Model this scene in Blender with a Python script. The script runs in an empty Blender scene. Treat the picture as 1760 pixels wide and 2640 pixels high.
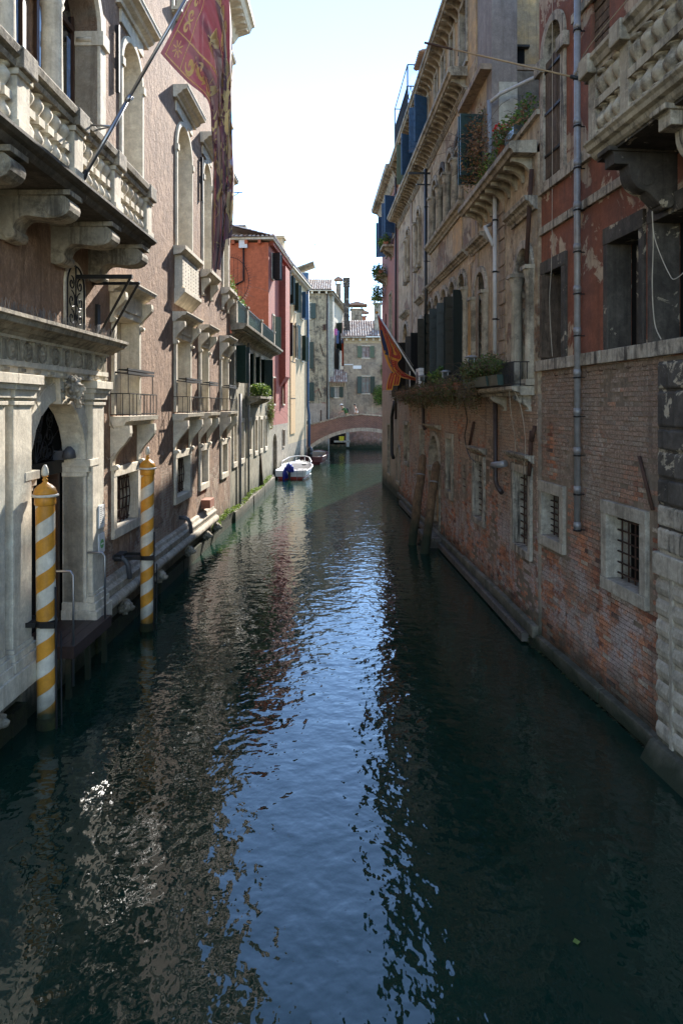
import bpy, bmesh, math, random
from math import sin, cos, pi, radians, sqrt, atan2, hypot
from mathutils import Vector, Matrix, noise as mnoise
C = bpy.context.scene
COL = C.collection
rnd = random.Random(7)

# ------------------------------------------------------------------ camera, sky, sun, exposure
H = 4.7          # eye height above the water
FP = 1800.0      # focal length measured on the 1760 x 2640 photograph
cam_d = bpy.data.cameras.new('camera'); cam = bpy.data.objects.new('camera', cam_d); COL.objects.link(cam)
cam.location = (0, 0, H); cam.rotation_euler = (pi/2, 0, 0)
cam_d.sensor_fit = 'VERTICAL'; cam_d.sensor_height = 36.0; cam_d.sensor_width = 24.0
cam_d.lens = FP/2640*36.0; cam_d.shift_y = -275/2640
cam_d.clip_start = 0.1; cam_d.clip_end = 3000
C.camera = cam
SUN_DIR = Vector((0.31, 1.0, 0.66)).normalized()     # towards the sun
SUN_EL = math.asin(SUN_DIR.z); SUN_AZ = atan2(SUN_DIR.x, SUN_DIR.y)
world = bpy.data.worlds.new('World'); C.world = world; world.use_nodes = True
wn = world.node_tree; wn.nodes.clear()
sky = wn.nodes.new('ShaderNodeTexSky'); sky.sky_type = 'NISHITA'; sky.sun_disc = False
sky.sun_elevation = SUN_EL; sky.sun_rotation = SUN_AZ
sky.air_density = 1.0; sky.dust_density = 0.0; sky.ozone_density = 3.0; sky.altitude = 900
bg = wn.nodes.new('ShaderNodeBackground'); bg.inputs[1].default_value = 0.14
wo = wn.nodes.new('ShaderNodeOutputWorld')
wn.links.new(sky.outputs[0], bg.inputs[0]); wn.links.new(bg.outputs[0], wo.inputs[0])
sun_d = bpy.data.lights.new('sun', 'SUN'); sun_d.energy = 3.8; sun_d.angle = radians(0.5); sun_d.color = (1.0, 0.95, 0.87)
sun = bpy.data.objects.new('sun', sun_d); COL.objects.link(sun)
sun.rotation_euler = (-SUN_DIR).to_track_quat('-Z', 'Y').to_euler(); sun.location = SUN_DIR*150
C.view_settings.view_transform = 'Standard'; C.view_settings.look = 'None'
C.view_settings.gamma = 1.0; C.view_settings.exposure = 2.0; C.view_settings.use_curve_mapping = False
C.render.engine = 'CYCLES'
C.cycles.max_bounces = 7; C.cycles.diffuse_bounces = 4; C.cycles.glossy_bounces = 3
C.cycles.transparent_max_bounces = 6; C.cycles.caustics_reflective = False; C.cycles.caustics_refractive = False

# ------------------------------------------------------------------ frames: walls and how they map to the picture
class Frame:
    """a wall plane: origin O, unit direction dir along the wall, d = distance out of the wall"""
    def __init__(self, ox, oy, dx, dy, side, uc=0.0):
        n = hypot(dx, dy); self.O = Vector((ox, oy)); self.dir = Vector((dx/n, dy/n)); self.s = side
        self.ex = Vector((self.dir.y, -self.dir.x)); self.nrm = self.ex*side; self.uc = uc
    def U(self, px, d=0.0):
        r = (px-880)/FP
        # O + d n + u dir = t (r,1)
        P = self.O + self.nrm*d
        det = self.dir.x*1.0 - self.dir.y*r
        return (-P.x + r*P.y)/det
    def Y(self, u, d=0.0): return (self.O + self.nrm*d + self.dir*u).y
    def Z(self, px, py, d=0.0): return H + (1045-py)*self.Y(self.U(px, d), d)/FP
    def W(self, d, u, z=0.0):
        p = self.O + self.nrm*d + self.dir*u
        return Vector((p.x, p.y, z))
    def place(self, o):
        p = self.O + self.dir*self.uc
        o.location = (p.x, p.y, 0); o.rotation_euler = (0, 0, atan2(-self.dir.x, self.dir.y))
WORLD = Frame(0, 0, 0, 1, 1)          # d = x, u = y
def at(px, py, Y): return Vector(((px-880)/FP*Y, Y, H+(1045-py)/FP*Y))

def thing(name, label, cat, loc=(0,0,0), frame=None, group=None, kind=None):
    o = bpy.data.objects.new(name, None); COL.objects.link(o); o.location = loc
    o.empty_display_size = .3
    if frame: frame.place(o)
    return tag(o, label, cat, group, kind)
def tag(o, label=None, cat=None, group=None, kind=None):
    if label: o['label'] = label
    if cat: o['category'] = cat
    if group: o['group'] = group
    if kind: o['kind'] = kind
    return o

class MB:
    """collects faces in wall coordinates (d, u, z) of a frame, or plain x, y, z"""
    def __init__(self, frame=None, org=None):
        self.v = []; self.f = []; self.m = []; self.att = []; self.f_s = frame.s if frame else 1
        self.uc = frame.uc if frame else 0.0; self.org = org; self.mi = 0; self.smooth = []; self.sm = False; self.a = 0.0
    def V(self, d, u, z):
        if self.org: self.v.append((d-self.org[0], u-self.org[1], z-self.org[2]))
        else: self.v.append((self.f_s*d, u-self.uc, z))
        return len(self.v)-1
    def F(self, *idx):
        self.f.append(tuple(idx) if self.f_s > 0 else tuple(reversed(idx))); self.m.append(self.mi); self.smooth.append(self.sm); self.att.append(self.a)
    def box(self, d0, d1, u0, u1, z0, z1, skip=''):
        if d0 > d1: d0, d1 = d1, d0
        if u0 > u1: u0, u1 = u1, u0
        if z0 > z1: z0, z1 = z1, z0
        i = [self.V(a, b, c) for a in (d0, d1) for b in (u0, u1) for c in (z0, z1)]
        fs = {'d': (i[0], i[1], i[3], i[2]), 'D': (i[4], i[6], i[7], i[5]), 'u': (i[0], i[4], i[5], i[1]),
              'U': (i[2], i[3], i[7], i[6]), 'z': (i[0], i[2], i[6], i[4]), 'Z': (i[1], i[5], i[7], i[3])}
        for k, q in fs.items():
            if k not in skip: self.F(*q)
        return self
    def hexa(self, pts):   # 8 points: bottom ring 4, top ring 4
        i = [self.V(*p) for p in pts]
        self.F(i[3], i[2], i[1], i[0]); self.F(i[4], i[5], i[6], i[7])
        for a in range(4):
            b = (a+1) % 4; self.F(i[a], i[b], i[4+b], i[4+a])
        return self
    def prism_u(self, poly, u0, u1):      # poly in (d, z), extruded along u
        n = len(poly); A = [self.V(d, u0, z) for d, z in poly]; B = [self.V(d, u1, z) for d, z in poly]
        for k in range(n):
            l = (k+1) % n; self.F(A[k], A[l], B[l], B[k])
        self.F(*reversed(A)); self.F(*B); return self
    def prism_d(self, poly, d0, d1):      # poly in (u, z), extruded along d
        n = len(poly); A = [self.V(d0, u, z) for u, z in poly]; B = [self.V(d1, u, z) for u, z in poly]
        for k in range(n):
            l = (k+1) % n; self.F(A[k], A[l], B[l], B[k])
        self.F(*reversed(A)); self.F(*B); return self
    def prism_z(self, poly, z0, z1):      # poly in (d, u)
        n = len(poly); A = [self.V(d, u, z0) for d, u in poly]; B = [self.V(d, u, z1) for d, u in poly]
        for k in range(n):
            l = (k+1) % n; self.F(A[k], A[l], B[l], B[k])
        self.F(*reversed(A)); self.F(*B); return self
    def ring(self, pts_out, pts_in, d0, d1, closed=False):    # band between two (u,z) polylines, extruded along d
        n = len(pts_out); O0 = [self.V(d0, *p) for p in pts_out]; I0 = [self.V(d0, *p) for p in pts_in]
        O1 = [self.V(d1, *p) for p in pts_out]; I1 = [self.V(d1, *p) for p in pts_in]
        for k in range(n if closed else n-1):
            l = (k+1) % n
            self.F(O1[k], O1[l], I1[l], I1[k]); self.F(O0[l], O0[k], I0[k], I0[l])
            self.F(O0[k], O0[l], O1[l], O1[k]); self.F(I0[l], I0[k], I1[k], I1[l])
        if not closed:
            self.F(O0[0], O1[0], I1[0], I0[0]); self.F(O0[-1], I0[-1], I1[-1], O1[-1])
        return self
    def tube(self, path, r, seg=6, cap=True):
        P = [Vector(p) for p in path]; rs = r if isinstance(r, (list, tuple)) else [r]*len(P); rings = []
        prev = None
        for k, p in enumerate(P):
            t = (P[min(k+1, len(P)-1)]-P[max(k-1, 0)])
            if t.length < 1e-9: t = Vector((0, 0, 1))
            t.normalize()
            if prev is None:
                a = Vector((0, 0, 1)) if abs(t.z) < .9 else Vector((1, 0, 0)); x = t.cross(a).normalized()
            else:
                x = prev - t*prev.dot(t)
                x = x.normalized() if x.length > 1e-6 else t.orthogonal().normalized()
            prev = x; y = t.cross(x)
            rings.append([self.V(*(p + (x*cos(2*pi*j/seg)+y*sin(2*pi*j/seg))*rs[k])) for j in range(seg)])
        sm = self.sm; self.sm = seg > 4
        for k in range(len(P)-1):
            for j in range(seg):
                l = (j+1) % seg; self.F(rings[k][j], rings[k][l], rings[k+1][l], rings[k+1][j])
        self.sm = sm
        if cap: self.F(*reversed(rings[0])); self.F(*rings[-1])
        return self
    def lathe(self, prof, c, seg=12, squash=1.0):   # prof: (r, z)
        rings = [[self.V(c[0]+r*cos(2*pi*j/seg), c[1]+r*sin(2*pi*j/seg)*squash, c[2]+z) for j in range(seg)] for r, z in prof]
        sm = self.sm; self.sm = True
        for k in range(len(prof)-1):
            for j in range(seg):
                l = (j+1) % seg; self.F(rings[k][j], rings[k][l], rings[k+1][l], rings[k+1][j])
        self.sm = sm
        self.F(*reversed(rings[0])); self.F(*rings[-1]); return self
    def ball(self, c, r, seg=8, rows=5):
        rx, ry, rz = r if isinstance(r, (tuple, list)) else (r, r, r); rings = []
        for i in range(1, rows):
            a = pi*i/rows
            rings.append([self.V(c[0]+rx*sin(a)*cos(2*pi*j/seg), c[1]+ry*sin(a)*sin(2*pi*j/seg), c[2]-rz*cos(a)) for j in range(seg)])
        b = self.V(c[0], c[1], c[2]-rz); t = self.V(c[0], c[1], c[2]+rz); sm = self.sm; self.sm = True
        for j in range(seg):
            l = (j+1) % seg; self.F(b, rings[0][l], rings[0][j]); self.F(t, rings[-1][j], rings[-1][l])
            for k in range(len(rings)-1): self.F(rings[k][j], rings[k][l], rings[k+1][l], rings[k+1][j])
        self.sm = sm; return self
    def quad(self, a, b, c, d): self.F(*[self.V(*p) for p in (a, b, c, d)]); return self
    def mesh(self, name, mats, attr=False):
        me = bpy.data.meshes.new(name); me.from_pydata(self.v, [], self.f)
        if not isinstance(mats, (list, tuple)): mats = [mats]
        for m in mats: me.materials.append(m)
        me.polygons.foreach_set('material_index', self.m); me.polygons.foreach_set('use_smooth', self.smooth)
        if attr:
            a = me.attributes.new('rnd', 'FLOAT', 'FACE'); a.data.foreach_set('value', self.att)
        me.update(); return me
    def build(self, name, mats, parent=None, attr=False, kind=None, label=None, loc=None, bevel=0):
        o = bpy.data.objects.new(name, self.mesh(name, mats, attr)); COL.objects.link(o)
        if parent: o.parent = parent
        if self.org and loc is None: o.location = self.org
        if loc is not None: o.location = loc
        if kind: o['kind'] = kind
        if label: o['label'] = label
        if bevel:
            b = o.modifiers.new('bevel', 'BEVEL'); b.width = bevel; b.segments = 2; b.limit_method = 'ANGLE'
        return o
def inst(src, parent, loc, rot=None, scale=None, name=None):
    c = src.copy(); COL.objects.link(c); c.parent = parent; c.location = loc
    if rot is not None: c.rotation_euler = rot
    if scale is not None: c.scale = scale
    return c
def copy_tree(o, parent=None):
    c = o.copy(); COL.objects.link(c)
    if parent is not None: c.parent = parent
    for ch in [x for x in o.children]: copy_tree(ch, c)
    return c

# ------------------------------------------------------------------ materials
class NT:
    def __init__(self, name):
        self.mat = bpy.data.materials.new(name); self.mat.use_nodes = True; self.t = self.mat.node_tree
        self.t.nodes.clear()
        self.out = self.t.nodes.new('ShaderNodeOutputMaterial'); self.b = self.t.nodes.new('ShaderNodeBsdfPrincipled')
        self.t.links.new(self.b.outputs[0], self.out.inputs[0])
        g = self.t.nodes.new('ShaderNodeNewGeometry'); self.pos = g.outputs['Position']
    def set(self, sock, v):
        if isinstance(v, bpy.types.NodeSocket): self.t.links.new(v, sock)
        elif isinstance(v, (tuple, list)):
            sock.default_value = tuple(v)+((1,) if len(v) == 3 and sock.type == 'RGBA' else ())
        else: sock.default_value = v
    def node(self, typ, props=None, **ins):
        n = self.t.nodes.new(typ)
        for k, v in (props or {}).items(): setattr(n, k, v)
        for k, v in ins.items():
            s = n.inputs[int(k[1:])] if k[0] == '_' else n.inputs[k.replace('_', ' ')]
            self.set(s, v)
        return n
    def math(self, op, a, b=0.0, clamp=False): return self.node('ShaderNodeMath', {'operation': op, 'use_clamp': clamp}, _0=a, _1=b).outputs[0]
    def scale(self, v, s): return self.node('ShaderNodeMapping', None, Vector=v, Scale=s).outputs[0]
    def noise(self, scale, detail=5, rough=.55, vec=None, dist=0.0):
        return self.node('ShaderNodeTexNoise', None, Vector=vec or self.pos, Scale=scale, Detail=detail, Roughness=rough, Distortion=dist).outputs['Fac']
    def ramp(self, x, lo, hi, a=0.0, b=1.0): return self.node('ShaderNodeMapRange', {'clamp': True}, Value=x, _1=lo, _2=hi, _3=a, _4=b).outputs[0]
    def mix(self, f, a, b, mode='MIX'):
        n = self.t.nodes.new('ShaderNodeMix'); n.data_type = 'RGBA'; n.blend_type = mode
        self.set(n.inputs[0], f); self.set(n.inputs[6], a); self.set(n.inputs[7], b); return n.outputs[2]
    def bump(self, h, strength, dist=.02, nrm=None):
        n = self.node('ShaderNodeBump', None, Height=h, Strength=strength, Distance=dist)
        if nrm is not None: self.set(n.inputs['Normal'], nrm)
        return n.outputs[0]
    def sep(self): return self.node('ShaderNodeSeparateXYZ', None, Vector=self.pos).outputs
    def done(self, col, rough=.8, nrm=None, **kw):
        self.set(self.b.inputs['Base Color'], col); self.set(self.b.inputs['Roughness'], rough)
        if nrm is not None: self.set(self.b.inputs['Normal'], nrm)
        for k, v in kw.items(): self.set(self.b.inputs[k.replace('_', ' ')], v)
        return self.mat

def weather(name, c1, c2, dark=(.05,.045,.04), streak=.5, grime=.35, bscale=18, bump=.5, rough=.88, sc=1.0,
            patch=None, brick=None, damp=None, stretch=1.0, bdist=.02, coarse=.3, fine_col=.25):
    """plaster or stone: two tones, rain streaks, fine grain, optional bare patches and a damp foot"""
    wm = lambda c: (min(.85, c[0]*1.05), c[1]*.985, c[2]*.86)
    c1, c2, dark = wm(c1), wm(c2), wm(dark)
    if patch: patch = (wm(patch[0]),)+tuple(patch[1:])
    n = NT(name)
    base = n.mix(n.ramp(n.noise(.9*sc, 9, .68), .38, .62), c1, c2)
    mid = n.noise(4.5*sc, 7, .72, n.scale(n.pos, (1, 1, max(.3, stretch))), .4)
    base = n.mix(n.ramp(mid, .42, .62, 0, .55), base, tuple(x*.62 for x in c2))
    base = n.mix(n.ramp(mid, .44, .30, 0, .45), base, tuple(min(.8, x*1.22) for x in c1))
    g = n.noise(24*sc, 5, .75, n.scale(n.pos, (1, 1, stretch)))
    base = n.mix(n.ramp(g, .42, .66, 0, fine_col*1.3), base, tuple(x*.4 for x in c1))
    h = n.math('ADD', g, n.math('MULTIPLY', mid, 1.4))
    if patch:
        pc, lo, ps = patch[:3]
        pm = n.ramp(n.noise(ps, 10, .66, dist=.5), lo, lo+.02)
        if len(patch) > 3:  # only below/around some height
            z = n.sep()[2]; pm = n.math('MULTIPLY', pm, n.ramp(z, patch[3]+1.2, patch[3]-.6))
        if brick:
            s = n.sep(); v = n.node('ShaderNodeCombineXYZ', None, X=n.math('ADD', s[0], s[1]), Y=s[2]).outputs[0]
            br = n.node('ShaderNodeTexBrick', None, Vector=v, Color1=brick[0], Color2=brick[1], Mortar=brick[2], Scale=1.0,
                        **{'Mortar_Size': .010, 'Brick_Width': .26, 'Row_Height': .075, 'Mortar_Smooth': .3})
            pcol = n.mix(n.ramp(n.noise(3.0, 7, .7), .42, .58, 0, .85), br.outputs[0], pc)
            h = n.math('ADD', h, n.math('MULTIPLY', n.math('MULTIPLY', br.outputs['Fac'], pm), -1.2))
        else: pcol = pc
        base = n.mix(pm, base, n.mix(n.ramp(mid, .4, .6, 0, .5), pcol, tuple(x*.6 for x in pc))); h = n.math('ADD', h, n.math('MULTIPLY', pm, -2.0))
    st = n.noise(2.4*sc, 7, .7, n.scale(n.pos, (2.6, 2.6, .2)))
    base = n.mix(n.ramp(st, .50, .64, 0, streak), base, dark)
    gr = n.noise(1.7*sc, 10, .74)
    base = n.mix(n.ramp(gr, .49, .62, 0, grime), base, dark)
    if damp:
        z = n.sep()[2]; w = n.math('ADD', z, n.math('MULTIPLY', n.noise(2.5, 5), -1.3*damp))
        base = n.mix(n.ramp(w, damp*.55, -.35*damp), base, (.028, .034, .018))
    co = n.noise(5*sc, 4, .6)
    nr = n.bump(n.math('ADD', h, n.math('MULTIPLY', co, coarse*3)), bump, bdist)
    return n.done(base, rough, nr, Specular_IOR_Level=.25)

def plain(name, c, rough=.6, metallic=0.0, var=.25, nscale=8, bump=.15, spec=.4, streak=None):
    n = NT(name); x = n.noise(nscale, 5, .6)
    col = n.mix(n.ramp(x, .35, .7), c, tuple(v*(1-var) for v in c))
    if streak:
        st = n.noise(3, 6, .7, n.scale(n.pos, (3, 3, .3))); col = n.mix(n.ramp(st, .5, .75, 0, streak[1]), col, streak[0])
    return n.done(col, rough, n.bump(n.noise(nscale*5, 3), bump, .005), Metallic=metallic, Specular_IOR_Level=spec)

M = {}
M['stucco'] = weather('brown_stucco', (.42,.29,.22), (.27,.18,.135), dark=(.13,.088,.066), streak=.55, grime=.3, bump=.9, stretch=.6, bdist=.03, coarse=.6,
    patch=((.50,.42,.35), .475, .9, 2.9), brick=((.30,.13,.08), (.34,.2,.14), (.42,.38,.33)), damp=.9, fine_col=.55)
M['stone'] = weather('istrian_stone', (.72,.68,.61), (.62,.58,.51), dark=(.26,.225,.19), streak=.4, grime=.3, bump=.3, bscale=30, damp=.5)
M['stone_grey'] = weather('weathered_stone', (.47,.43,.37), (.34,.31,.265), dark=(.06,.053,.046), streak=.75, grime=.7, bump=.5, damp=.5)
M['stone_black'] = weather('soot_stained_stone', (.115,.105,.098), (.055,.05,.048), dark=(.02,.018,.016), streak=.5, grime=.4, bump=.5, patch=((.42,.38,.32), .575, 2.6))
M['stone_streak'] = weather('streaked_stone', (.50,.46,.41), (.36,.33,.29), dark=(.035,.032,.03), streak=.95, grime=.65, bump=.6, sc=1.5)
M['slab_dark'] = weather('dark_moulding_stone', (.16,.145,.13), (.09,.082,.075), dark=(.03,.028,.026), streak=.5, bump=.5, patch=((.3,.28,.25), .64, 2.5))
M['red'] = weather('red_stucco', (.27,.105,.07), (.19,.08,.058), dark=(.10,.055,.045), streak=.6, grime=.3, bump=.35, bscale=14,
    patch=((.44,.36,.29), .545, .8), sc=.9, fine_col=.3)
M['mortar'] = weather('old_mortar', (.33,.27,.225), (.20,.16,.13), dark=(.07,.055,.045), streak=.4, grime=.4, bump=.8, bdist=.02, damp=.7)
M['crumble'] = weather('crumbling_plaster', (.72,.60,.47), (.50,.40,.30), dark=(.15,.115,.085), streak=.5, grime=.38, bump=1.0, bdist=.05, coarse=.7, sc=1.1,
    patch=((.36,.22,.15), .55, .9), brick=((.38,.25,.17), (.42,.31,.22), (.40,.34,.28)))
M['crumble_low'] = weather('plaster_residue', (.42,.34,.28), (.28,.22,.18), dark=(.1,.08,.065), streak=.7, grime=.5, bump=.8)
M['ochre'] = weather('ochre_plaster', (.58,.37,.16), (.46,.35,.24), dark=(.16,.12,.09), streak=.7, grime=.45, bump=.4)
M['grey_render'] = weather('grey_render', (.22,.2,.18), (.16,.145,.13), dark=(.06,.055,.05), streak=.5, grime=.5, bump=.5)
M['mauve_render'] = weather('mauve_render', (.30,.27,.265), (.26,.23,.225), dark=(.12,.1,.1), streak=.4, grime=.3, bump=.3)
M['white_render'] = weather('white_render', (.55,.54,.50), (.46,.45,.41), dark=(.2,.19,.17), streak=.3, grime=.3, bump=.3)
M['pink'] = weather('pink_render', (.40,.19,.165), (.33,.16,.14), dark=(.2,.11,.1), streak=.5, grime=.3, bump=.3)
M['pink_low'] = weather('beige_render', (.42,.35,.30), (.34,.28,.24), dark=(.16,.13,.11), streak=.5, grime=.3, bump=.3, damp=.9)
M['orange'] = weather('orange_render', (.56,.165,.085), (.47,.14,.075), dark=(.3,.09,.05), streak=.3, grime=.2, bump=.2)
M['rose'] = weather('rose_red_render', (.38,.12,.095), (.31,.10,.085), dark=(.22,.08,.07), streak=.5, grime=.3, bump=.3)
M['cream'] = weather('cream_render', (.52,.43,.29), (.43,.35,.24), dark=(.26,.2,.14), streak=.45, grime=.25, bump=.2, damp=.8)
M['green_grey'] = weather('grey_green_render', (.40,.38,.31), (.32,.30,.25), dark=(.12,.12,.09), streak=.6, grime=.5, bump=.4, damp=1.1)
M['grey_house'] = weather('mottled_grey_render', (.47,.40,.29), (.30,.26,.20), dark=(.06,.055,.05), streak=.8, grime=.95, bump=.5, sc=.9,
    patch=((.36,.19,.14), .56, .5, 6.5), brick=((.36,.16,.12), (.40,.24,.18), (.42,.36,.3)))
M['small_house'] = weather('grey_ochre_render', (.46,.38,.29), (.31,.26,.215), dark=(.12,.1,.09), streak=.5, grime=.6, bump=.4, sc=.8,
    patch=((.30,.16,.11), .47, .6, 3.6), brick=((.36,.16,.12), (.40,.24,.18), (.42,.36,.3)), damp=.9)
M['pebble'] = weather('pebbly_stone_wall', (.42,.385,.33), (.27,.245,.21), dark=(.1,.09,.075), streak=.3, grime=.5, bump=1.0, sc=3, damp=1.0)
M['kerb'] = weather('tidal_kerb_stone', (.24,.22,.19), (.14,.135,.11), dark=(.04,.042,.03), streak=.3, grime=.5, bump=.7, damp=.35)
M['stone_mid'] = weather('pitted_stone', (.50,.465,.415), (.40,.37,.33), dark=(.13,.115,.10), streak=.5, grime=.55, bump=.5, sc=1.6)
M['algae'] = weather('algae_covered_stone', (.045,.055,.02), (.022,.024,.014), dark=(.012,.012,.01), streak=.4, grime=.6, bump=1.0, sc=3)
M['unlit_dark'] = plain('unlit_interior', (.012,.011,.010), .95, spec=.1)  # near-black fill: the shade inside openings put in as colour
M['wood'] = weather('old_grey_wood', (.17,.125,.10), (.10,.075,.06), dark=(.03,.022,.018), streak=.6, grime=.4, bump=.7, sc=3, stretch=.1)
M['post'] = weather('mooring_wood', (.26,.165,.10), (.15,.095,.06), dark=(.05,.035,.025), streak=.7, grime=.4, bump=1.0, sc=3, stretch=.08, damp=1.2, bdist=.03)
M['deck'] = plain('dark_deck_wood', (.055,.033,.026), .55, var=.4, nscale=12)
M['winewood'] = plain('brown_window_wood', (.06,.03,.018), .5, var=.3)
M['green'] = plain('dark_green_paint', (.012,.035,.026), .45, var=.45, streak=((.03,.05,.04), .5))
M['shade_green'] = plain('weathered_bottle_green', (.010,.018,.015), .5, var=.5, streak=((.03,.036,.032), .5), spec=.35)
M['green_mid'] = plain('faded_green_paint', (.10,.13,.075), .6, var=.3)
M['green_rail'] = plain('pale_green_paint', (.16,.33,.21), .6, var=.3)
M['blue'] = plain('blue_paint', (.03,.085,.17), .5, var=.35)
M['black'] = plain('near_black_paint', (.014,.015,.015), .4, var=.3)
M['iron'] = plain('dark_iron', (.02,.018,.017), .55, var=.5, metallic=.3)
M['rust'] = plain('rusty_iron', (.07,.033,.02), .85, var=.5)
M['steel'] = plain('brushed_steel', (.30,.30,.31), .35, metallic=.9, var=.1)
M['zinc'] = plain('zinc_pipe', (.27,.26,.255), .5, metallic=.25, var=.3, streak=((.16,.10,.07), .7))
M['pipe_white'] = plain('pale_plastic_pipe', (.50,.48,.46), .5, var=.2, streak=((.3,.26,.22), .5))
M['pipe_brown'] = plain('brown_pipe', (.045,.03,.026), .5, var=.4)
M['cable'] = plain('pale_cable', (.42,.36,.28), .6)
M['cable_dark'] = plain('black_cable', (.02,.02,.02), .6)
M['curtain'] = plain('pale_curtain', (.5,.48,.42), .9)
M['white'] = plain('white_paint', (.72,.71,.68), .35, var=.12)
M['white_gel'] = plain('white_gelcoat', (.75,.74,.70), .3, var=.08)
M['yellow'] = weather('ochre_yellow_paint', (.62,.29,.035), (.56,.26,.035), dark=(.30,.15,.04), streak=.4, grime=.25, bump=.12, rough=.42, patch=((.40,.33,.2), .70, 3), damp=.5, fine_col=.08)
M['polewhite'] = weather('pole_white_paint', (.66,.64,.60), (.58,.56,.52), dark=(.34,.31,.26), streak=.4, grime=.25, bump=.12, rough=.45, patch=((.40,.33,.25), .70, 3), damp=.5, fine_col=.08)
M['redpaint'] = plain('red_hull_paint', (.38,.05,.03), .4); M['maroon'] = plain('maroon_hull_paint', (.10,.03,.03), .45)
M['tarp'] = plain('blue_tarpaulin', (.02,.035,.30), .45, var=.3, nscale=20, bump=.5)
M['rubber'] = plain('dark_rubber', (.02,.02,.022), .7)
M['terracotta'] = plain('terracotta', (.34,.13,.07), .8, var=.4)
M['plastic_grey'] = plain('grey_plastic', (.08,.08,.085), .5)
M['yellowbox'] = plain('yellow_plastic', (.75,.6,.03), .5)
M['skin'] = plain('skin', (.45,.25,.17), .55, var=.1)
M['hair'] = plain('dark_hair', (.03,.02,.016), .7)
M['cloth_white'] = plain('white_cotton', (.75,.74,.72), .9)
M['cloth_green'] = plain('green_cotton', (.06,.13,.045), .9)
M['cloth_tan'] = plain('tan_cotton', (.36,.30,.22), .9)
M['cloth_black'] = plain('black_cloth', (.02,.02,.022), .9)
M['cloth_pink'] = plain('pink_laundry', (.55,.16,.35), .9); M['cloth_blue'] = plain('blue_laundry', (.08,.13,.26), .9)
M['cloth_red'] = plain('red_laundry', (.55,.10,.05), .9)
def tiles_mat():
    n = NT('clay_roof_tile'); x = n.noise(9, 4, .7)
    a = n.node('ShaderNodeAttribute', {'attribute_name': 'rnd'}).outputs['Fac']
    c = n.mix(a, (.30,.18,.13), (.62,.56,.49)); c = n.mix(n.ramp(x, .45, .7, 0, .7), c, (.10,.08,.07))
    return n.done(c, .85, n.bump(n.noise(40, 3), .4, .01))
M['tile'] = tiles_mat()
def brick_mat(name, dirt, z_salt=1.5):
    n = NT(name)
    a = n.node('ShaderNodeAttribute', {'attribute_name': 'rnd'}).outputs['Fac']
    r = n.node('ShaderNodeObjectInfo').outputs['Random']
    k = n.math('FRACT', n.math('ADD', n.math('MULTIPLY', a, 3.7), r))
    c = n.mix(n.ramp(k, 0, .6), (.20,.075,.047), (.62,.26,.135))
    c = n.mix(n.ramp(k, .6, .8), c, (.34,.23,.17)); c = n.mix(n.ramp(k, .88, .91), c, (.50,.41,.31)); c = n.mix(n.ramp(k, .96, .97), c, (.10,.06,.05))
    z = n.sep()[2]
    # grey film of old plaster and soot high up, salt bloom in the middle, red and damp at the foot
    m1 = n.ramp(n.math('ADD', n.math('MULTIPLY', n.noise(.8, 8, .68), 2.2), n.math('MULTIPLY', z, .10)), 1.22, 1.45, 0, .86)
    c = n.mix(m1, c, dirt)
    salt = n.math('MULTIPLY', n.ramp(n.noise(1.8, 10, .76), .485, .56, 0, .82), n.math('MULTIPLY', n.ramp(z, .35, .9), n.ramp(z, z_salt+1.3, z_salt)))
    c = n.mix(salt, c, (.50,.43,.39))
    st = n.noise(2.0, 7, .7, n.scale(n.pos, (2.4, 2.4, .2))); c = n.mix(n.ramp(st, .52, .68, 0, .6), c, (.075,.055,.045)); er = n.noise(1.3, 9, .75, None, .4); c = n.mix(n.ramp(er, .56, .59, 0, .6), c, (.44,.36,.29))
    f = n.noise(30, 4, .7); c = n.mix(n.ramp(f, .42, .62, 0, .6), c, (.09,.05,.035))
    w = n.math('ADD', z, n.math('MULTIPLY', n.noise(2.5, 5), -.6)); c = n.mix(n.ramp(w, .45, -.1), c, (.035,.03,.018))
    return n.done(c, .92, n.bump(n.math('ADD', f, n.math('MULTIPLY', n.noise(9, 4), 2.0)), .8, .015), Specular_IOR_Level=.2)
M['brick'] = brick_mat('old_brick', (.30,.235,.18)); M['brick2'] = brick_mat('old_brick_far', (.42,.32,.235), 1.8)
def bridge_mat():
    n = NT('bridge_brick'); s = n.sep(); v = n.node('ShaderNodeCombineXYZ', None, X=s[0], Y=s[2]).outputs[0]
    br = n.node('ShaderNodeTexBrick', None, Vector=v, Color1=(.14,.058,.040), Color2=(.23,.095,.065), Mortar=(.25,.20,.16), Scale=1.0,
                **{'Mortar_Size': .012, 'Brick_Width': .26, 'Row_Height': .085})
    c = n.mix(n.ramp(n.noise(1.2, 7), .45, .75, 0, .6), br.outputs[0], (.08,.06,.05))
    return n.done(c, .9, n.bump(n.math('MULTIPLY', br.outputs['Fac'], -1), .5, .01))
M['bridge'] = bridge_mat()
def glass_mat(name, c, rough=.06):
    n = NT(name); w = n.noise(1.5, 2)
    return n.done(n.mix(n.ramp(n.noise(3, 4), .4, .7), c, tuple(x*.4 for x in c)), rough, n.bump(w, .12, .03), Specular_IOR_Level=.8)
M['glass'] = glass_mat('dark_window_glass', (.022,.022,.022)); M['glass_sky'] = glass_mat('sky_tinted_glass', (.10,.20,.36), .03)  # second glass has the reflected sky put in as blue base colour
M['glass_pale'] = glass_mat('dusty_window_glass', (.15,.17,.17), .15); M['glass_teal'] = glass_mat('teal_window_glass', (.03,.16,.17), .1)
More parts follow.
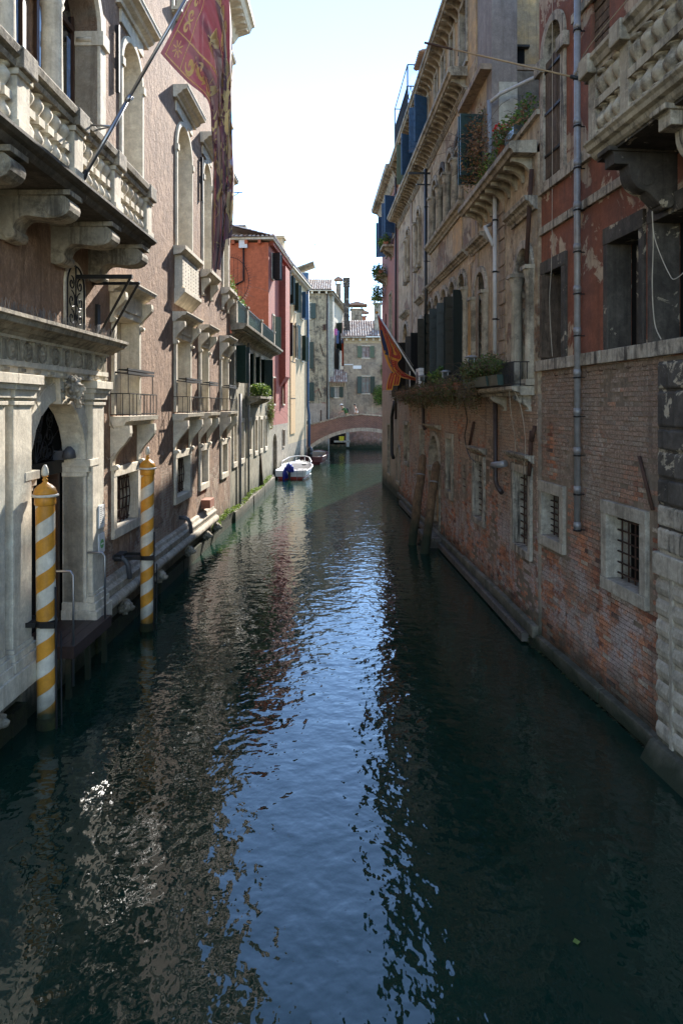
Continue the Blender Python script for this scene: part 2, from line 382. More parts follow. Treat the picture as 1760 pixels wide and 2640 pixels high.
def leaf_mat(name, a, b):
    n = NT(name); at_ = n.node('ShaderNodeAttribute', {'attribute_name': 'rnd'}).outputs['Fac']
    c = n.mix(at_, a, b); n.done(c, .6, None, Specular_IOR_Level=.3)
    tr = n.node('ShaderNodeBsdfTranslucent', None, Color=c); mx = n.node('ShaderNodeMixShader', None, Fac=.3, _1=n.b.outputs[0], _2=tr.outputs[0])
    n.t.links.new(mx.outputs[0], n.out.inputs[0]); return n.mat
M['leaf'] = leaf_mat('green_leaf', (.03,.075,.015), (.10,.16,.035)); M['leaf_lime'] = leaf_mat('lime_leaf', (.10,.17,.03), (.24,.30,.06))
M['leaf_dry'] = leaf_mat('dry_creeper_leaf', (.075,.055,.025), (.20,.12,.06)); M['leaf_olive'] = leaf_mat('olive_leaf', (.045,.075,.018), (.14,.14,.045))
M['leaf_rust'] = leaf_mat('rust_leaf', (.16,.07,.03), (.28,.15,.07)); M['petal'] = leaf_mat('red_petal', (.5,.01,.015), (.7,.05,.05))
M['petal_w'] = leaf_mat('pale_petal', (.6,.5,.4), (.75,.75,.7))
def cloth_mat(name, c, trans=.45, alpha=1.0):
    n = NT(name); n.done(c, .75, n.bump(n.noise(60, 2), .1, .003), Sheen_Weight=.2)
    tr = n.node('ShaderNodeBsdfTranslucent', None, Color=tuple(min(1, x*1.2) for x in c)); mx = n.node('ShaderNodeMixShader', None, Fac=trans, _1=n.b.outputs[0], _2=tr.outputs[0])
    o = mx.outputs[0]
    if alpha < 1:
        tp = n.node('ShaderNodeBsdfTransparent'); o = n.node('ShaderNodeMixShader', None, Fac=alpha, _1=tp.outputs[0], _2=o).outputs[0]
    n.t.links.new(o, n.out.inputs[0]); return n.mat
M['burgundy'] = cloth_mat('burgundy_voile', (.135,.030,.045), .2, .94); M['gold'] = cloth_mat('gold_print', (.62,.42,.17), .25)
M['flag_red'] = cloth_mat('flag_red_cloth', (.36,.03,.02), .35); M['flag_gold'] = cloth_mat('flag_gold_cloth', (.62,.26,.03), .3)
M['flag_navy'] = cloth_mat('flag_navy_cloth', (.012,.02,.06), .3)
def water_mat():
    n = NT('canal_water')
    a = n.noise(2.7, 1.5, .5, n.scale(n.pos, (.9, .9, 1)), .3); b = n.noise(7.0, 1.5, .5, n.scale(n.pos, (.85, .85, 1)), .2); c = n.noise(17, 1.2, .5, n.scale(n.pos, (1, .6, 1)), .2)
    big = n.ramp(n.noise(.3, 2), .3, .7, .6, 1.25)
    h = n.math('ADD', n.math('ADD', n.math('MULTIPLY', a, 1.0), n.math('MULTIPLY', b, .42)), n.math('MULTIPLY', c, .085))
    nr = n.bump(n.math('MULTIPLY', h, big), 1.0, .021)
    col = n.mix(n.ramp(n.noise(.5, 3), .35, .65), (.005,.022,.0132), (.007,.027,.0165))
    return n.done(col, .01, nr, IOR=1.5, Specular_IOR_Level=.5)
M['water'] = water_mat()
# ------------------------------------------------------------------ building components
def arcpts(uc, zs, r, n=12, a0=pi, a1=0.0, ez=1.0): return [(uc+r*cos(a0+(a1-a0)*k/n), zs+ez*r*sin(a0+(a1-a0)*k/n)) for k in range(n+1)]

def wall(fr, par, u0, u1, z0, z1, holes, mat, d=0.0, th=.5, name='wall', cap=True):
    """sheet with real thickness th; holes = (u0,u1,z0,z1[,'arch']) cut through"""
    m = MB(fr)
    us = sorted(set([u0, u1]+[min(max(h[i], u0), u1) for h in holes for i in (0, 1)]))
    zs = sorted(set([z0, z1]+[min(max(h[i], z0), z1) for h in holes for i in (2, 3)]))
    solid = [[not any(h[0] < (a+b)/2 < h[1] and h[2] < (c+e)/2 < h[3] for h in holes) for c, e in zip(zs, zs[1:])] for a, b in zip(us, us[1:])]
    nu, nz = len(us)-1, len(zs)-1; B = d-th
    ok = lambda i, j: 0 <= i < nu and 0 <= j < nz and solid[i][j]
    for i in range(nu):
        for j in range(nz):
            if not solid[i][j]: continue
            a, b, c, e = us[i], us[i+1], zs[j], zs[j+1]
            m.quad((d, a, c), (d, b, c), (d, b, e), (d, a, e))
            if not ok(i-1, j): m.quad((d, a, c), (d, a, e), (B, a, e), (B, a, c))
            if not ok(i+1, j): m.quad((d, b, e), (d, b, c), (B, b, c), (B, b, e))
            if not ok(i, j-1): m.quad((d, b, c), (d, a, c), (B, a, c), (B, b, c))
            if not ok(i, j+1): m.quad((d, a, e), (d, b, e), (B, b, e), (B, a, e))
    for h in holes:
        if len(h) > 4:
            uc, r = (h[0]+h[1])/2, (h[1]-h[0])/2; zs_ = h[3]-r
            P = arcpts(uc, zs_, r, 14)
            for (ua, za), (ub, zb) in zip(P, P[1:]):
                m.quad((d, ua, za), (d, ub, zb), (d, ub, h[3]), (d, ua, h[3]))
                m.quad((d, ub, zb), (d, ua, za), (B, ua, za), (B, ub, zb))
    return m.build(name, mat, par)

def body(fr, par, u0, u1, z1, depth, mat=None, name='inner_mass', z0=-1.0):
    m = MB(fr); m.box(-depth, -.52, u0, u1, z0, z1); return m.build(name, mat or M['grey_render'], par)

def mould(m, u0, u1, prof):      # prof: list of (z0, z1, d1) courses against the wall
    for z0, z1, d1 in prof: m.box(-.02, d1, u0-max(0, d1*.35), u1+max(0, d1*.35), z0, z1)

def cornice_prof(z0, h, d): return [(-.02, z0), (d*.25, z0), (d*.3, z0+h*.2), (d*.55, z0+h*.35), (d*.62, z0+h*.55), (d*.93, z0+h*.66), (d*.96, z0+h*.86), (d, z0+h*.9), (d, z0+h), (-.02, z0+h)]

def scroll_poly(d_out, z_top, z_bot, d_in=0.06, n=10):
    """console bracket outline in (d,z): bold at the top, tapering in an S to a small foot"""
    P = [(-.02, z_top), (d_out, z_top)]; hgt = z_top-z_bot
    for k in range(1, n+1):
        t = k/n; e = .5+.5*cos(pi*t); w = d_in+(d_out-d_in)*(e**1.1); w += .035*sin(2*pi*t)*(1-t); P.append((w, z_top-hgt*(.08+.84*t)))
    P += [(d_in+.05, z_bot+hgt*.05), (d_in+.035, z_bot), (-.02, z_bot)]
    return P

def bars(m, u0, u1, z0, z1, d, nu, nz, r=.011, seg=4):
    for i in range(nu):
        u = u0+(u1-u0)*(i+1)/(nu+1); m.box(d-r, d+r, u-r, u+r, z0, z1)
    for j in range(nz):
        z = z0+(z1-z0)*(j+1)/(nz+1); m.box(d+.012-r, d+.012+r, u0, u1, z-r, z+r)

def window(fr, par, u0, u1, z0, z1, fw=.14, arch=False, proud=.05, mat='stone', depth=.30, pane='glass', grille=None, sill=.0,
           mull=(1, 2), wood='winewood', label=None, head=None, foot=None, top_hole=None):
    """opening u0..u1 x z0..z1; stone surround is the part, its pane, sash, grille and sill are sub-parts. returns hole"""
    m = MB(fr); D0 = -depth
    head = fw if head is None else head; foot = fw if foot is None else foot
    if arch:
        r = (u1-u0)/2; uc = (u0+u1)/2; zs = z1-r
        m.ring([(u0-fw, z0)]+arcpts(uc, zs, r+fw, 14)+[(u1+fw, z0)], [(u0, z0)]+arcpts(uc, zs, r, 14)+[(u1, z0)], D0, proud)
        if foot: m.box(D0, proud+.01, u0-fw, u1+fw, z0-foot, z0)
    else:
        m.box(D0, proud, u0-fw, u0, z0, z1); m.box(D0, proud, u1, u1+fw, z0, z1)
        m.box(D0, proud+.008, u0-fw-.004, u1+fw+.004, z1, z1+head)
        if foot: m.box(D0, proud+.012, u0-fw-.004, u1+fw+.004, z0-foot, z0)
    w = m.build('window', M[mat], par, label=label, bevel=.008)
    g = MB(fr); g.box(-depth-.02, -depth-.005, u0, u1, z0, z1); g.build('pane', M[pane], w)
    if mull:
        s = MB(fr); t = .035; a = -depth-.004; b = -depth+.03
        s.box(a, b, u0, u0+t, z0, z1); s.box(a, b, u1-t, u1, z0, z1); s.box(a, b, u0+t, u1-t, z0, z0+t); s.box(a, b, u0+t, u1-t, z1-t, z1)
        for i in range(mull[0]):
            u = u0+(u1-u0)*(i+1)/(mull[0]+1); s.box(a, b-.003, u-t*.6, u+t*.6, z0+t, z1-t)
        for j in range(mull[1]):
            z = z0+(z1-z0)*(j+1)/(mull[1]+1); s.box(a, b-.006, u0+t, u1-t, z-t*.35, z+t*.35)
        s.build('sash', M[wood], w)
    if grille:
        s = MB(fr); bars(s, u0, u1, z0, z1, -depth*.45 if len(grille) < 3 else grille[2], grille[0], grille[1]); s.build('grille', M['rust'], w)
    if sill:
        s = MB(fr); s.box(-.05, proud+sill, u0-fw-.05, u1+fw+.05, z0-.10, z0-.002); s.build('sill', M[mat], w)
    return (u0-.01, u1+.01, z0-.01, z1+.01)+(('arch',) if arch else ()), w

def shutter(fr, par, u, z0, z1, w, ang, mat='green', d=.07, t=.045, style='board', dirn=1, label=None):
    """leaf hinged at u; ang = degrees opened from flat-on-the-wall; dirn = which way along the wall it lies"""
    ca, sa = cos(radians(ang)), sin(radians(ang))
    def P(x, y, z): return (d+x*sa+y*ca, u+dirn*(x*ca-y*sa), z)     # x across the leaf, y out of its face
    m = MB(fr)
    def slab(x0, x1, y0, y1, a, b): m.hexa([P(x0, y0, a), P(x1, y0, a), P(x1, y1, a), P(x0, y1, a), P(x0, y0, b), P(x1, y0, b), P(x1, y1, b), P(x0, y1, b)])
    if style == 'board':
        n = max(5, int((z1-z0)/.22)); h = (z1-z0)/n
        for k in range(n): slab(0, w, 0, t*.8, z0+k*h+.006, z0+(k+1)*h-.006)
        slab(.01, w-.01, .008, .02, z0, z1); slab(.0, .07, t*.8, t*1.2, z0, z1); slab(w-.07, w, t*.8, t*1.2, z0, z1)
    elif style == 'block':
        n = int((z1-z0)/.34); h = (z1-z0)/n; slab(0, w, 0, .03, z0, z1)
        for k in range(n): slab(.03, w-.03, .03, .065, z0+k*h+.03, z0+(k+1)*h-.03); slab(.08, w-.08, .065, .08, z0+k*h+.08, z0+(k+1)*h-.08)
    elif style == 'panel':
        s = .075
        slab(0, s, 0, t, z0, z1); slab(w-s, w, 0, t, z0, z1); slab(s, w-s, .012, t-.012, z0, z1)
        for k in range(4):
            z = z0+(z1-z0-s)*k/3; slab(s, w-s, 0, t, z, z+s)
    else:   # louvre
        s = .06; slab(0, s, 0, t, z0, z1); slab(w-s, w, 0, t, z0, z1)
        n = max(8, int((z1-z0)/.09)); h = (z1-z0)/n
        for k in range(n): slab(s, w-s, 0, t*.8, z0+k*h+.01, z0+(k+1)*h-.004)
    return m.build('shutter', M[mat], par, label=label)

def hood(fr, par, u0, u1, z, h=.28, d=.36, mat='stone', brk=None, bw=.13, name='hood'):
    m = MB(fr); m.prism_u(cornice_prof(z, h, d), u0, u1); o = m.build(name, M[mat], par)
    if brk:
        for uu in (u0+.07, u1-.07-bw):
            b = MB(fr); b.prism_u(scroll_poly(d*.8, z, z-brk), uu, uu+bw); b.tube([(d*.62, uu-.012, z-.09), (d*.62, uu+bw+.012, z-.09)], .055, 10); b.tube([(.09, uu-.012, z-brk+.06), (.09, uu+bw+.012, z-brk+.06)], .045, 8)
            b.build('bracket', M[mat], o)
    return o

def railing(fr, par, u0, u1, z0, z1, d, n, mat='iron', r=.010, name='railing', ends=True):
    m = MB(fr)
    for zz in (z0+.03, z1): m.box(d-.012, d+.012, u0, u1, zz-.010, zz+.010)
    for k in range(n+1):
        u = u0+(u1-u0)*k/n; m.box(d-r*.7, d+r*.7, u-r*.7, u+r*.7, z0, z1)
    if ends:
        for u in (u0, u1):
            m.box(0, d, u-.01, u+.01, z1-.01, z1+.01); m.box(0, d, u-.01, u+.01, z0+.02, z0+.04)
            for q in (.33, .66): m.box(d*q-.007, d*q+.007, u-.007, u+.007, z0, z1)
    return m.build(name, M[mat], par)

def modillions(fr, par, u0, u1, z_top, d, h, step, mat='stone_grey', w=.09, cover=.9):
    """curved stone brackets carrying a cornice: each is a part, they share one mesh"""
    P = [(0, 0), (d*cover, 0), (d*cover, -h*.22)]
    for k in range(7):
        t = k/6; P.append((d*cover-(d*cover-.04)*sin(t*pi/2), -h*.22-h*.78*(1-cos(t*pi/2))))
    P.append((0, -h))
    m = MB(Frame(0, 0, 0, 1, fr.s)); m.prism_u(P, -w/2, w/2); me = m.mesh('modillion', M[mat])
    n = int((u1-u0)/step)
    for k in range(n+1):
        u = u0+(u1-u0)*(k+.5)/(n+1)
        o = bpy.data.objects.new('modillion', me); COL.objects.link(o); o.parent = par; o.location = (0, u-fr.uc, z_top)

def baluster_mesh(h, r, mat, name='baluster'):
    q = h/2; pr = []
    one = [(.95, 0), (.95, .05), (.55, .09), (.50, .13), (.72, .22), (.98, .36), (1.0, .48), (.82, .62), (.52, .78), (.40, .88), (.60, .93), (.78, .95), (.78, 1.0)]
    for a, b in one: pr.append((r*a, (q-.04)*(1-b) if False else b*(q-.045)))
    up = [(a, h-z) for a, z in reversed(pr)]
    m = MB(); m.lathe([(a, z) for a, z in pr], (0, 0, 0), 12); m.lathe(up, (0, 0, 0), 12)
    m.box(-r*.86, r*.86, -r*.86, r*.86, q-.05, q+.05)
    return m.mesh(name, M[mat])

def roof_tiles(fr, par, u0, u1, z0, z1, d0, d1, mat='tile', pitch=.24, rows=None, name='roof_tiles'):
    """barrel tiles running from the eave (d0,z0) up to the ridge (d1,z1)"""
    m = MB(fr); L = hypot(d1-d0, z1-z0); rows = rows or max(3, int(L/.36)); nc = int((u1-u0)/pitch); sd, sz = (d1-d0)/L, (z1-z0)/L
    nx, nz = -sz*(1 if d1 > d0 else -1), abs(sd)
    if nz < 0: nx, nz = -nx, -nz
    for c in range(nc):
        uc = u0+(c+.5)*(u1-u0)/nc
        for r in range(rows):
            m.a = rnd.random(); a = L*r/rows-.02; b = L*(r+1)/rows+.03; jit = rnd.uniform(-.012, .012); W0, W1 = .085, .07
            for hgt, ww, side in ((.075, 1, 1),):
                ring0 = []; ring1 = []
                for k in range(5):
                    t = pi*k/4
                    ring0.append(m.V(d0+sd*a+nx*(sin(t)*W0+.02), uc+jit+cos(t)*W0, z0+sz*a+nz*(sin(t)*W0+.02)))
                    ring1.append(m.V(d0+sd*b+nx*(sin(t)*W1), uc+jit+cos(t)*W1, z0+sz*b+nz*(sin(t)*W1)))
                for k in range(4): m.F(ring0[k], ring0[k+1], ring1[k+1], ring1[k])
                m.F(*ring0)
    base = MB(fr); base.quad((d0, u0, z0), (d0, u1, z0), (d1, u1, z1), (d1, u0, z1)); base.quad((d0, u0, z0-.06), (d0, u1, z0-.06), (d1, u1, z1-.06), (d1, u0, z1-.06))
    m.a = 0
    i = len(m.v); m.quad((d0, u0, z0), (d0, u1, z0), (d1, u1, z1), (d1, u0, z1)); m.quad((d0, u0, z0-.07), (d0, u1, z0-.07), (d1, u1, z1-.07), (d1, u0, z1-.07)); m.quad((d0, u0, z0-.07), (d0, u1, z0-.07), (d0, u1, z0), (d0, u0, z0))
    return m.build(name, M[mat], par, attr=True, kind='stuff')

def leaves(m, pts, n, size, spread, seed=1, hang=0.0, flat=.6):
    """leaf sized quads scattered about the given blobs (centre, radii)"""
    R = random.Random(seed)
    for k in range(n):
        c, r = pts[R.randrange(len(pts))]
        while True:
            p = Vector((R.uniform(-1, 1), R.uniform(-1, 1), R.uniform(-1, 1)))
            if p.length <= 1: break
        p = Vector((c[0]+p.x*r[0]*spread, c[1]+p.y*r[1]*spread, c[2]+p.z*r[2]*spread-hang*R.random()**2))
        a = Vector((R.gauss(0, 1), R.gauss(0, 1), R.gauss(0, flat))).normalized(); b = a.cross(Vector((R.gauss(0, 1), R.gauss(0, 1), R.gauss(0, 1)))).normalized()
        s = size*R.uniform(.6, 1.3); m.a = R.random()
        m.quad(p-a*s*.5, p+b*s*.32, p+a*s*.55, p-b*s*.32)
    return m
def stems(m, pts, n, r=.006, seed=2, length=.5, droop=.6):
    R = random.Random(seed)
    for k in range(n):
        c, rr = pts[R.randrange(len(pts))]; p = Vector(c)+Vector((R.uniform(-1, 1)*rr[0]*.6, R.uniform(-1, 1)*rr[1]*.7, -rr[2]*.3)); v = Vector((R.gauss(0, .5), R.gauss(0, .5), R.uniform(.1, 1))); path = [tuple(p)]
        for q in range(4):
            p = p+v*length/4; v.z -= droop*.5; path.append(tuple(p))
        m.tube(path, r, 3, cap=False)
    return m

def voxel(o, size=.012, smooth=True):
    md = o.modifiers.new('merge', 'REMESH'); md.mode = 'VOXEL'; md.voxel_size = size; md.use_smooth_shade = smooth
    dg = bpy.context.evaluated_depsgraph_get(); me = bpy.data.meshes.new_from_object(o.evaluated_get(dg)); o.modifiers.remove(md); o.data = me
    return o
# ================================================================== setting
FL = Frame(-5.0, 0, .01944, 1, 1, 18.0)
FR = Frame(4.4, 0, -.0444, 1, -1, 24.0)        # long pale palace on the right
FN = Frame(5.3, 0, -.1056, 1, -1, 11.0)        # near red house on the right
m = MB(); N_ = 1
m.quad((-60, -20, 0), (60, -20, 0), (60, 200, 0), (-60, 200, 0))
o = m.build('water', M['water']); tag(o, 'dark green canal water with blue sky reflected', 'water', kind='structure')
m = MB(); m.quad((-400, -60, -1.6), (400, -60, -1.6), (400, 600, -1.6), (-400, 600, -1.6))
o = m.build('ground', M['algae']); tag(o, 'canal bed under the water', 'ground', kind='structure')

# ================================================================== LEFT PALACE
PL = thing('palace', 'brown stuccoed palace with white stone windows and a long balustraded balcony', 'palace', frame=FL)
U = lambda p, d=.06: FL.U(p, d)
holes = []
def add(r): holes.append(r[0]); return r[1]
gcols = [(303, 357), (458.5, 491), (521, 537), (574.5, 587)]
gcols = [(U(a), U(b)) for a, b in gcols]
# ground floor windows
for i, (a, b) in enumerate(gcols):
    w = add(window(FL, PL, a, b, 2.14, 3.22, .2, proud=.06, depth=.38, pane='unlit_dark', mull=None))
    g = MB(FL); R = random.Random(i)
    if i < 3:   # rows of lozenge bars
        nn = 6
        for k in range(nn+1):
            for sgn in (1, -1):
                x0 = a+(b-a)*k/nn; g.tube([(-.16, x0-.09*sgn, 2.14), (-.13, x0, 2.68), (-.16, x0+.09*sgn, 3.22)], .012, 4)
        for k in range(5): z = 2.2+k*.22; g.box(-.165, -.14, a, b, z-.012, z+.012)
        g.build('grille', M['rust'], w)
# middle floor door-windows with hoods, little balconies and flower shelves
mcols = [(301, 358.5), (457.5, 491), (520, 537), (573, 588)]
mids = []
for i, (pa, pb) in enumerate(mcols):
    a, b = U(pa), U(pb)
    w = add(window(FL, PL, a, b, 4.5, 6.58, .15, proud=.07, depth=.36, pane='stone', mull=None, foot=0))
    mids.append((a, b, w))
    h_ = MB(FL); h_.box(-.05, .11, a-.18, b+.18, 6.72, 7.02); h_.box(-.05, .09, a-.2, a-.02, 6.58, 6.72); h_.box(-.05, .09, b+.02, b+.2, 6.58, 6.72); h_.build('frieze', M['stone'], w)
    hood(FL, w, a-.3, b+.3, 7.02, .26, .40, 'stone', brk=.62, bw=.15)
    # balcony slab and scrolled consoles
    s = MB(FL); s.prism_u([(-.02, 4.28), (.30, 4.28), (.34, 4.36), (.42, 4.38), (.44, 4.47), (-.02, 4.47)], a-.26, b+.26); s.build('balcony_slab', M['stone'], w)
    for uu in (a-.2, b+.04):
        s = MB(FL); s.prism_u(scroll_poly(.40, 4.28, 3.36, .04), uu, uu+.16); s.tube([(.30, uu-.015, 4.16), (.30, uu+.175, 4.16)], .09, 12); s.tube([(.09, uu-.02, 3.42), (.09, uu+.18, 3.42)], .055, 10); s.build('console', M['stone'], w)
    railing(FL, w, a-.22, b+.22, 4.48, 4.94, .40, 8)
    s = MB(FL)
    for zz in (5.36, 5.43):
        s.box(.12, .34, a-.10, b+.14, zz, zz+.02); s.box(.33, .36, a-.16, b+.2, zz-.01, zz+.04)
    for uu in (a-.12, b+.1): s.box(0, .12, uu, uu+.03, 5.36, 5.40); s.box(.335, .35, uu, uu+.015, 4.94, 5.36)
    s.build('flower_shelf', M['iron'], w)
# upper floor: arched windows
ucols = [(320, 368, 12.72, 8.0), (460, 496, 12.78, 9.12), (527, 546, 12.8, 9.12), (578, 589, 12.8, 9.12)]
for i, (pa, pb, zt, zb) in enumerate(ucols):
    a, b = U(pa), U(pb)
    w = add(window(FL, PL, a, b, zb, zt, .13, arch=True, proud=.06, depth=.42, pane='stone', mull=None, foot=0 if i == 0 else .1))
    r = (b-a)/2; s = MB(FL)
    for uu in (a-.15, b-.01): s = MB(FL); s.box(-.02, .10, uu, uu+.16, zt-r-.12, zt-r+.05); s.build('impost', M['stone'], w)
    s = MB(FL); s.box(-.02, .05, a-.12, b+.12, zt+.13, zt+.42); s.build('spandrel_panel', M['stone'], w)
    hood(FL, w, a-.34, b+.34, zt+.42, .34, .42, 'stone')
    if i:
        s = MB(FL); s.prism_u([(-.02, 8.86), (.2, 8.9), (.3, 9.0), (.34, 9.02), (.34, 9.12), (-.02, 9.12)], a-.3, b+.3); s.build('sill', M['stone'], w)
    if i == 1:     # parapet box below the sill; near-black blocks paint the dark of its holes
        s = MB(FL); s.box(0, .20, a-.16, b+.16, 7.95, 8.88)
        s.prism_u([(-.02, 7.5), (.1, 7.62), (.3, 7.85), (.3, 7.95), (-.02, 7.95)], a-.22, b+.22)
        s.box(.2, .22, a-.16, b+.16, 8.0, 8.86)
        s.mi = 1
        for r_ in range(8):
            for c in range(7):
                u = a-.1+(b-a+.2)*c/6; z = 8.07+r_*.103; s.box(.19, .224, u-.016, u+.016, z-.016, z+.016, skip='d')
        s.build('pierced_parapet', [M['stone'], M['unlit_dark']], w)
    elif i:
        for uu in (a-.16, b+.02):
            s = MB(FL); s.prism_u(scroll_poly(.26, 8.86, 8.3), uu, uu+.14); s.build('console', M['stone'], w)
    if i in (0, 2):   # flat iron strap beside the window
        s = MB(FL); s.box(.02, .10, a-.42, a-.37, zt-1.5, zt-.1); s.build('shutter_bar', M['iron'], w)
for i, (pa, pb) in enumerate([(330, 372), (452, 484), (524, 543), (577, 588)]):   # attic row, mostly above the picture
    a, b = U(pa), U(pb)
    w = add(window(FL, PL, a, b, 15.6, 17.6, .13, arch=True, proud=.06, depth=.3, pane='glass', foot=.14, sill=.2))
    hood(FL, w, a-.25, b+.25, 17.9, .3, .36, 'stone')
# small oval window with wrought scrolls
a, b = U(178), U(222); w = add(window(FL, PL, a, b, 6.05, 7.18, .08, arch=True, proud=.03, depth=.35, pane='stone_grey', mull=None))
g = MB(FL); uc = (a+b)/2; rr = (b-a)/2
def spiral(g, cu, cz, r, turns, a0, d, th=.012, sgn=1):
    n = int(14*turns); g.tube([(d, cu+r*(1-.85*k/n)*cos(a0+sgn*2*pi*turns*k/n), cz+r*(1-.85*k/n)*sin(a0+sgn*2*pi*turns*k/n)) for k in range(n+1)], th, 4)
for sg in (1, -1):
    for zz, r in ((6.25, .17), (6.55, .2), (6.85, .15)):
        spiral(g, uc+sg*rr*.48, zz, r*.85, 1.3, pi/2 if sg > 0 else pi/2, .03, .013, sg)
g.tube([(.03, uc, 6.05), (.03, uc, 7.18)], .014, 4)
P = [(a, 6.05)]+arcpts(uc, 7.18-rr, rr, 12)+[(b, 6.05), (a, 6.05)]
g.tube([(.03, u, z) for u, z in P], .02, 4); g.build('scroll_grille', M['iron'], w)

# loggia behind the big balcony
z0l, zsp = 7.9, 11.97
cols = [5.0, 6.7, 8.4, 10.1, 11.75]
edges = [(4.0, 4.85), (5.1, 6.5), (6.9, 8.2), (8.6, 9.85), (10.35, 11.5), (12.0, 13.57)]
for (a, b) in edges[1:]:
    r = (b-a)/2; zt = zsp+r; holes.append((a, b, z0l, zt, 'arch'))
    s = MB(FL); s.ring(arcpts((a+b)/2, zsp, r+.16, 14), arcpts((a+b)/2, zsp, r, 14), -.5, .08)
    w = s.build('window', M['stone'], PL)
    g = MB(FL); g.box(-.52, -.5, a, b, z0l, zt); g.build('pane', M['glass'], w)
    s = MB(FL); a2, b2 = -.50, -.44
    for q in (0, .46, .54, 1): u = a+(b-a)*q; s.box(a2, b2, u-.05, u+.05, z0l, zt)
    for z in (z0l+.1, z0l+.75, zsp): s.box(a2, b2-.005, a, b, z-.05, z+.05)
    s.build('sash', M['winewood'], w)
    s = MB(FL); s.box(-.425, -.42, b-.42, b-.26, z0l, zsp-.3); s.build('side_light', M['glass_sky'], w)
s = MB(FL); s.box(-.5, .06, 13.57, 13.87, z0l, zsp+.4); s.box(-.5, .12, 13.55, 13.92, zsp-.28, zsp); jam = s.build('jamb', M['stone'], PL, bevel=.01)
s = MB(FL); s.tube([(-.4, 13.56, zsp-.17), (-.1, 13.56, zsp-.17)], .05, 8); s.build('capital_moulding', M['stone'], jam)
for (x0, x1), (y0, y1) in zip(edges, edges[1:]): holes.append((x1-.01, y0+.01, z0l, zsp))
s = MB(FL); s.box(-.56, -.53, 4.6, 13.57, z0l, zsp); s.build('dark_glazing', M['glass'], PL)
for uc in cols:
    s = MB(FL); s.lathe([(.23, 0), (.23, .12), (.19, .2), (.185, 1.6), (.165, 3.5), (.2, 3.56), (.18, 3.62), (.25, 3.85), (.27, 3.9)], (-.12, uc+.06, z0l), 20); s.box(-.42, .14, uc-.24, uc+.36, zsp-.17, zsp); c_ = s.build('column', M['stone'], PL)
# portal arch opening in the wall
pa0, pa1 = 10.42, 12.58
holes.append((pa0-.25, pa1+.15, .6, 5.0))
wall(FL, PL, 2.0, 28.0, -.8, 19.6, holes, M['stucco'], name='stucco_wall')
body(FL, PL, 2.0, 28.0, 19.9, 9.0, M['stucco'])
s = MB(FL); s.box(-9, .02, 2.0, 28.05, 19.6, 19.8)
s.prism_u([(0, 19.3), (.12, 19.35), (.3, 19.6), (.75, 19.75), (.85, 19.95), (.95, 20.0), (.95, 20.2), (0, 20.25)], 2, 28.3); s.build('eave_cornice', M['stone'], PL)
modillions(FL, PL, 22.5, 28.1, 19.72, .8, .45, .55, 'stone', .16)
# ---------- balcony
bd = 1.12
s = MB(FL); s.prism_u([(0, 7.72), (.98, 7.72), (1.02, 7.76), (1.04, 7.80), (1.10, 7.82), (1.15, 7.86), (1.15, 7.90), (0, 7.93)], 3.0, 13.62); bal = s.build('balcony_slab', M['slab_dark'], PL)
for k in range(9):   # slab stones meet in shallow joints
    u = 4.1+k*1.2; s = MB(FL); s.box(.9, 1.156, u-.006, u+.006, 7.73, 7.905)
s = MB(FL); s.prism_u([(.82, 8.60), (1.10, 8.60), (1.12, 8.66), (1.09, 8.68), (1.16, 8.72), (1.18, 8.80), (1.16, 8.83), (.80, 8.83), (.78, 8.74), (.86, 8.68)], 3.0, 13.5); rail = s.build('balcony_rail', M['stone_grey'], PL)
s = MB(FL); s.box(.1, .95, 13.22, 13.44, 8.62, 8.82); s.build('end_rail', M['stone_grey'], PL)
piers = [4.95, 6.6, 8.25, 9.9, 11.52, 13.28]; bmesh_ = baluster_mesh(.69, .10, 'stone')
for i, uc in enumerate(piers):
    s = MB(FL); s.box(.86, 1.10, uc-.16, uc+.16, 7.91, 8.60); s.box(.83, 1.13, uc-.19, uc+.19, 8.52, 8.60); s.box(.83, 1.135, uc-.19, uc+.19, 7.90, 8.0)
    s.build('pier', M['stone'], PL, bevel=.008)
    s = MB(FL); s.box(.80, 1.19, uc-.2, uc+.2, 8.585, 8.845); s.build('rail_cap', M['stone_grey'], PL, bevel=.02)
    if i < 5:
        n = 5 if i < 4 else 5
        for k in range(n):
            u = uc+.16+(piers[i+1]-uc-.32)*(k+.5)/n
            o = bpy.data.objects.new('baluster', bmesh_); COL.objects.link(o); o.parent = PL; o.location = (.98, u-18.0, 7.91)
for k in range(3):
    o = bpy.data.objects.new('baluster', bmesh_); COL.objects.link(o); o.parent = PL; o.location = (.18+k*.24, 13.3-18, 7.91)
for uc in (4.95, 6.6, 8.3, 9.98, 11.68, 13.3):
    P = [(-.02, 7.71), (1.0, 7.71), (1.0, 7.64)]+[(.80+.22*cos(t), 7.50+.17*sin(t)) for t in [pi/2*.8, pi/2*.6, pi*.2, pi*.1, 0, -pi*.12, -pi*.25, -pi*.38, -pi*.5]]
    P += [(.70, 7.325), (.60, 7.335), (.5, 7.35), (.42, 7.36), (.34, 7.355), (.27, 7.31), (.23, 7.26), (.21, 7.2), (.22, 7.15), (.25, 7.11), (.2, 7.04), (.1, 7.02), (-.02, 7.05)]
    s = MB(FL); s.prism_u(P, uc-.19, uc+.19)
    s.tube([(.80, uc-.21, 7.49), (.80, uc+.21, 7.49)], .15, 14); s.tube([(.16, uc-.22, 7.12), (.16, uc+.22, 7.12)], .085, 12)
    s.box(-.02, 1.03, uc-.23, uc+.23, 7.64, 7.715)
    s.build('corbel', M['stone_grey'], PL, bevel=.012)
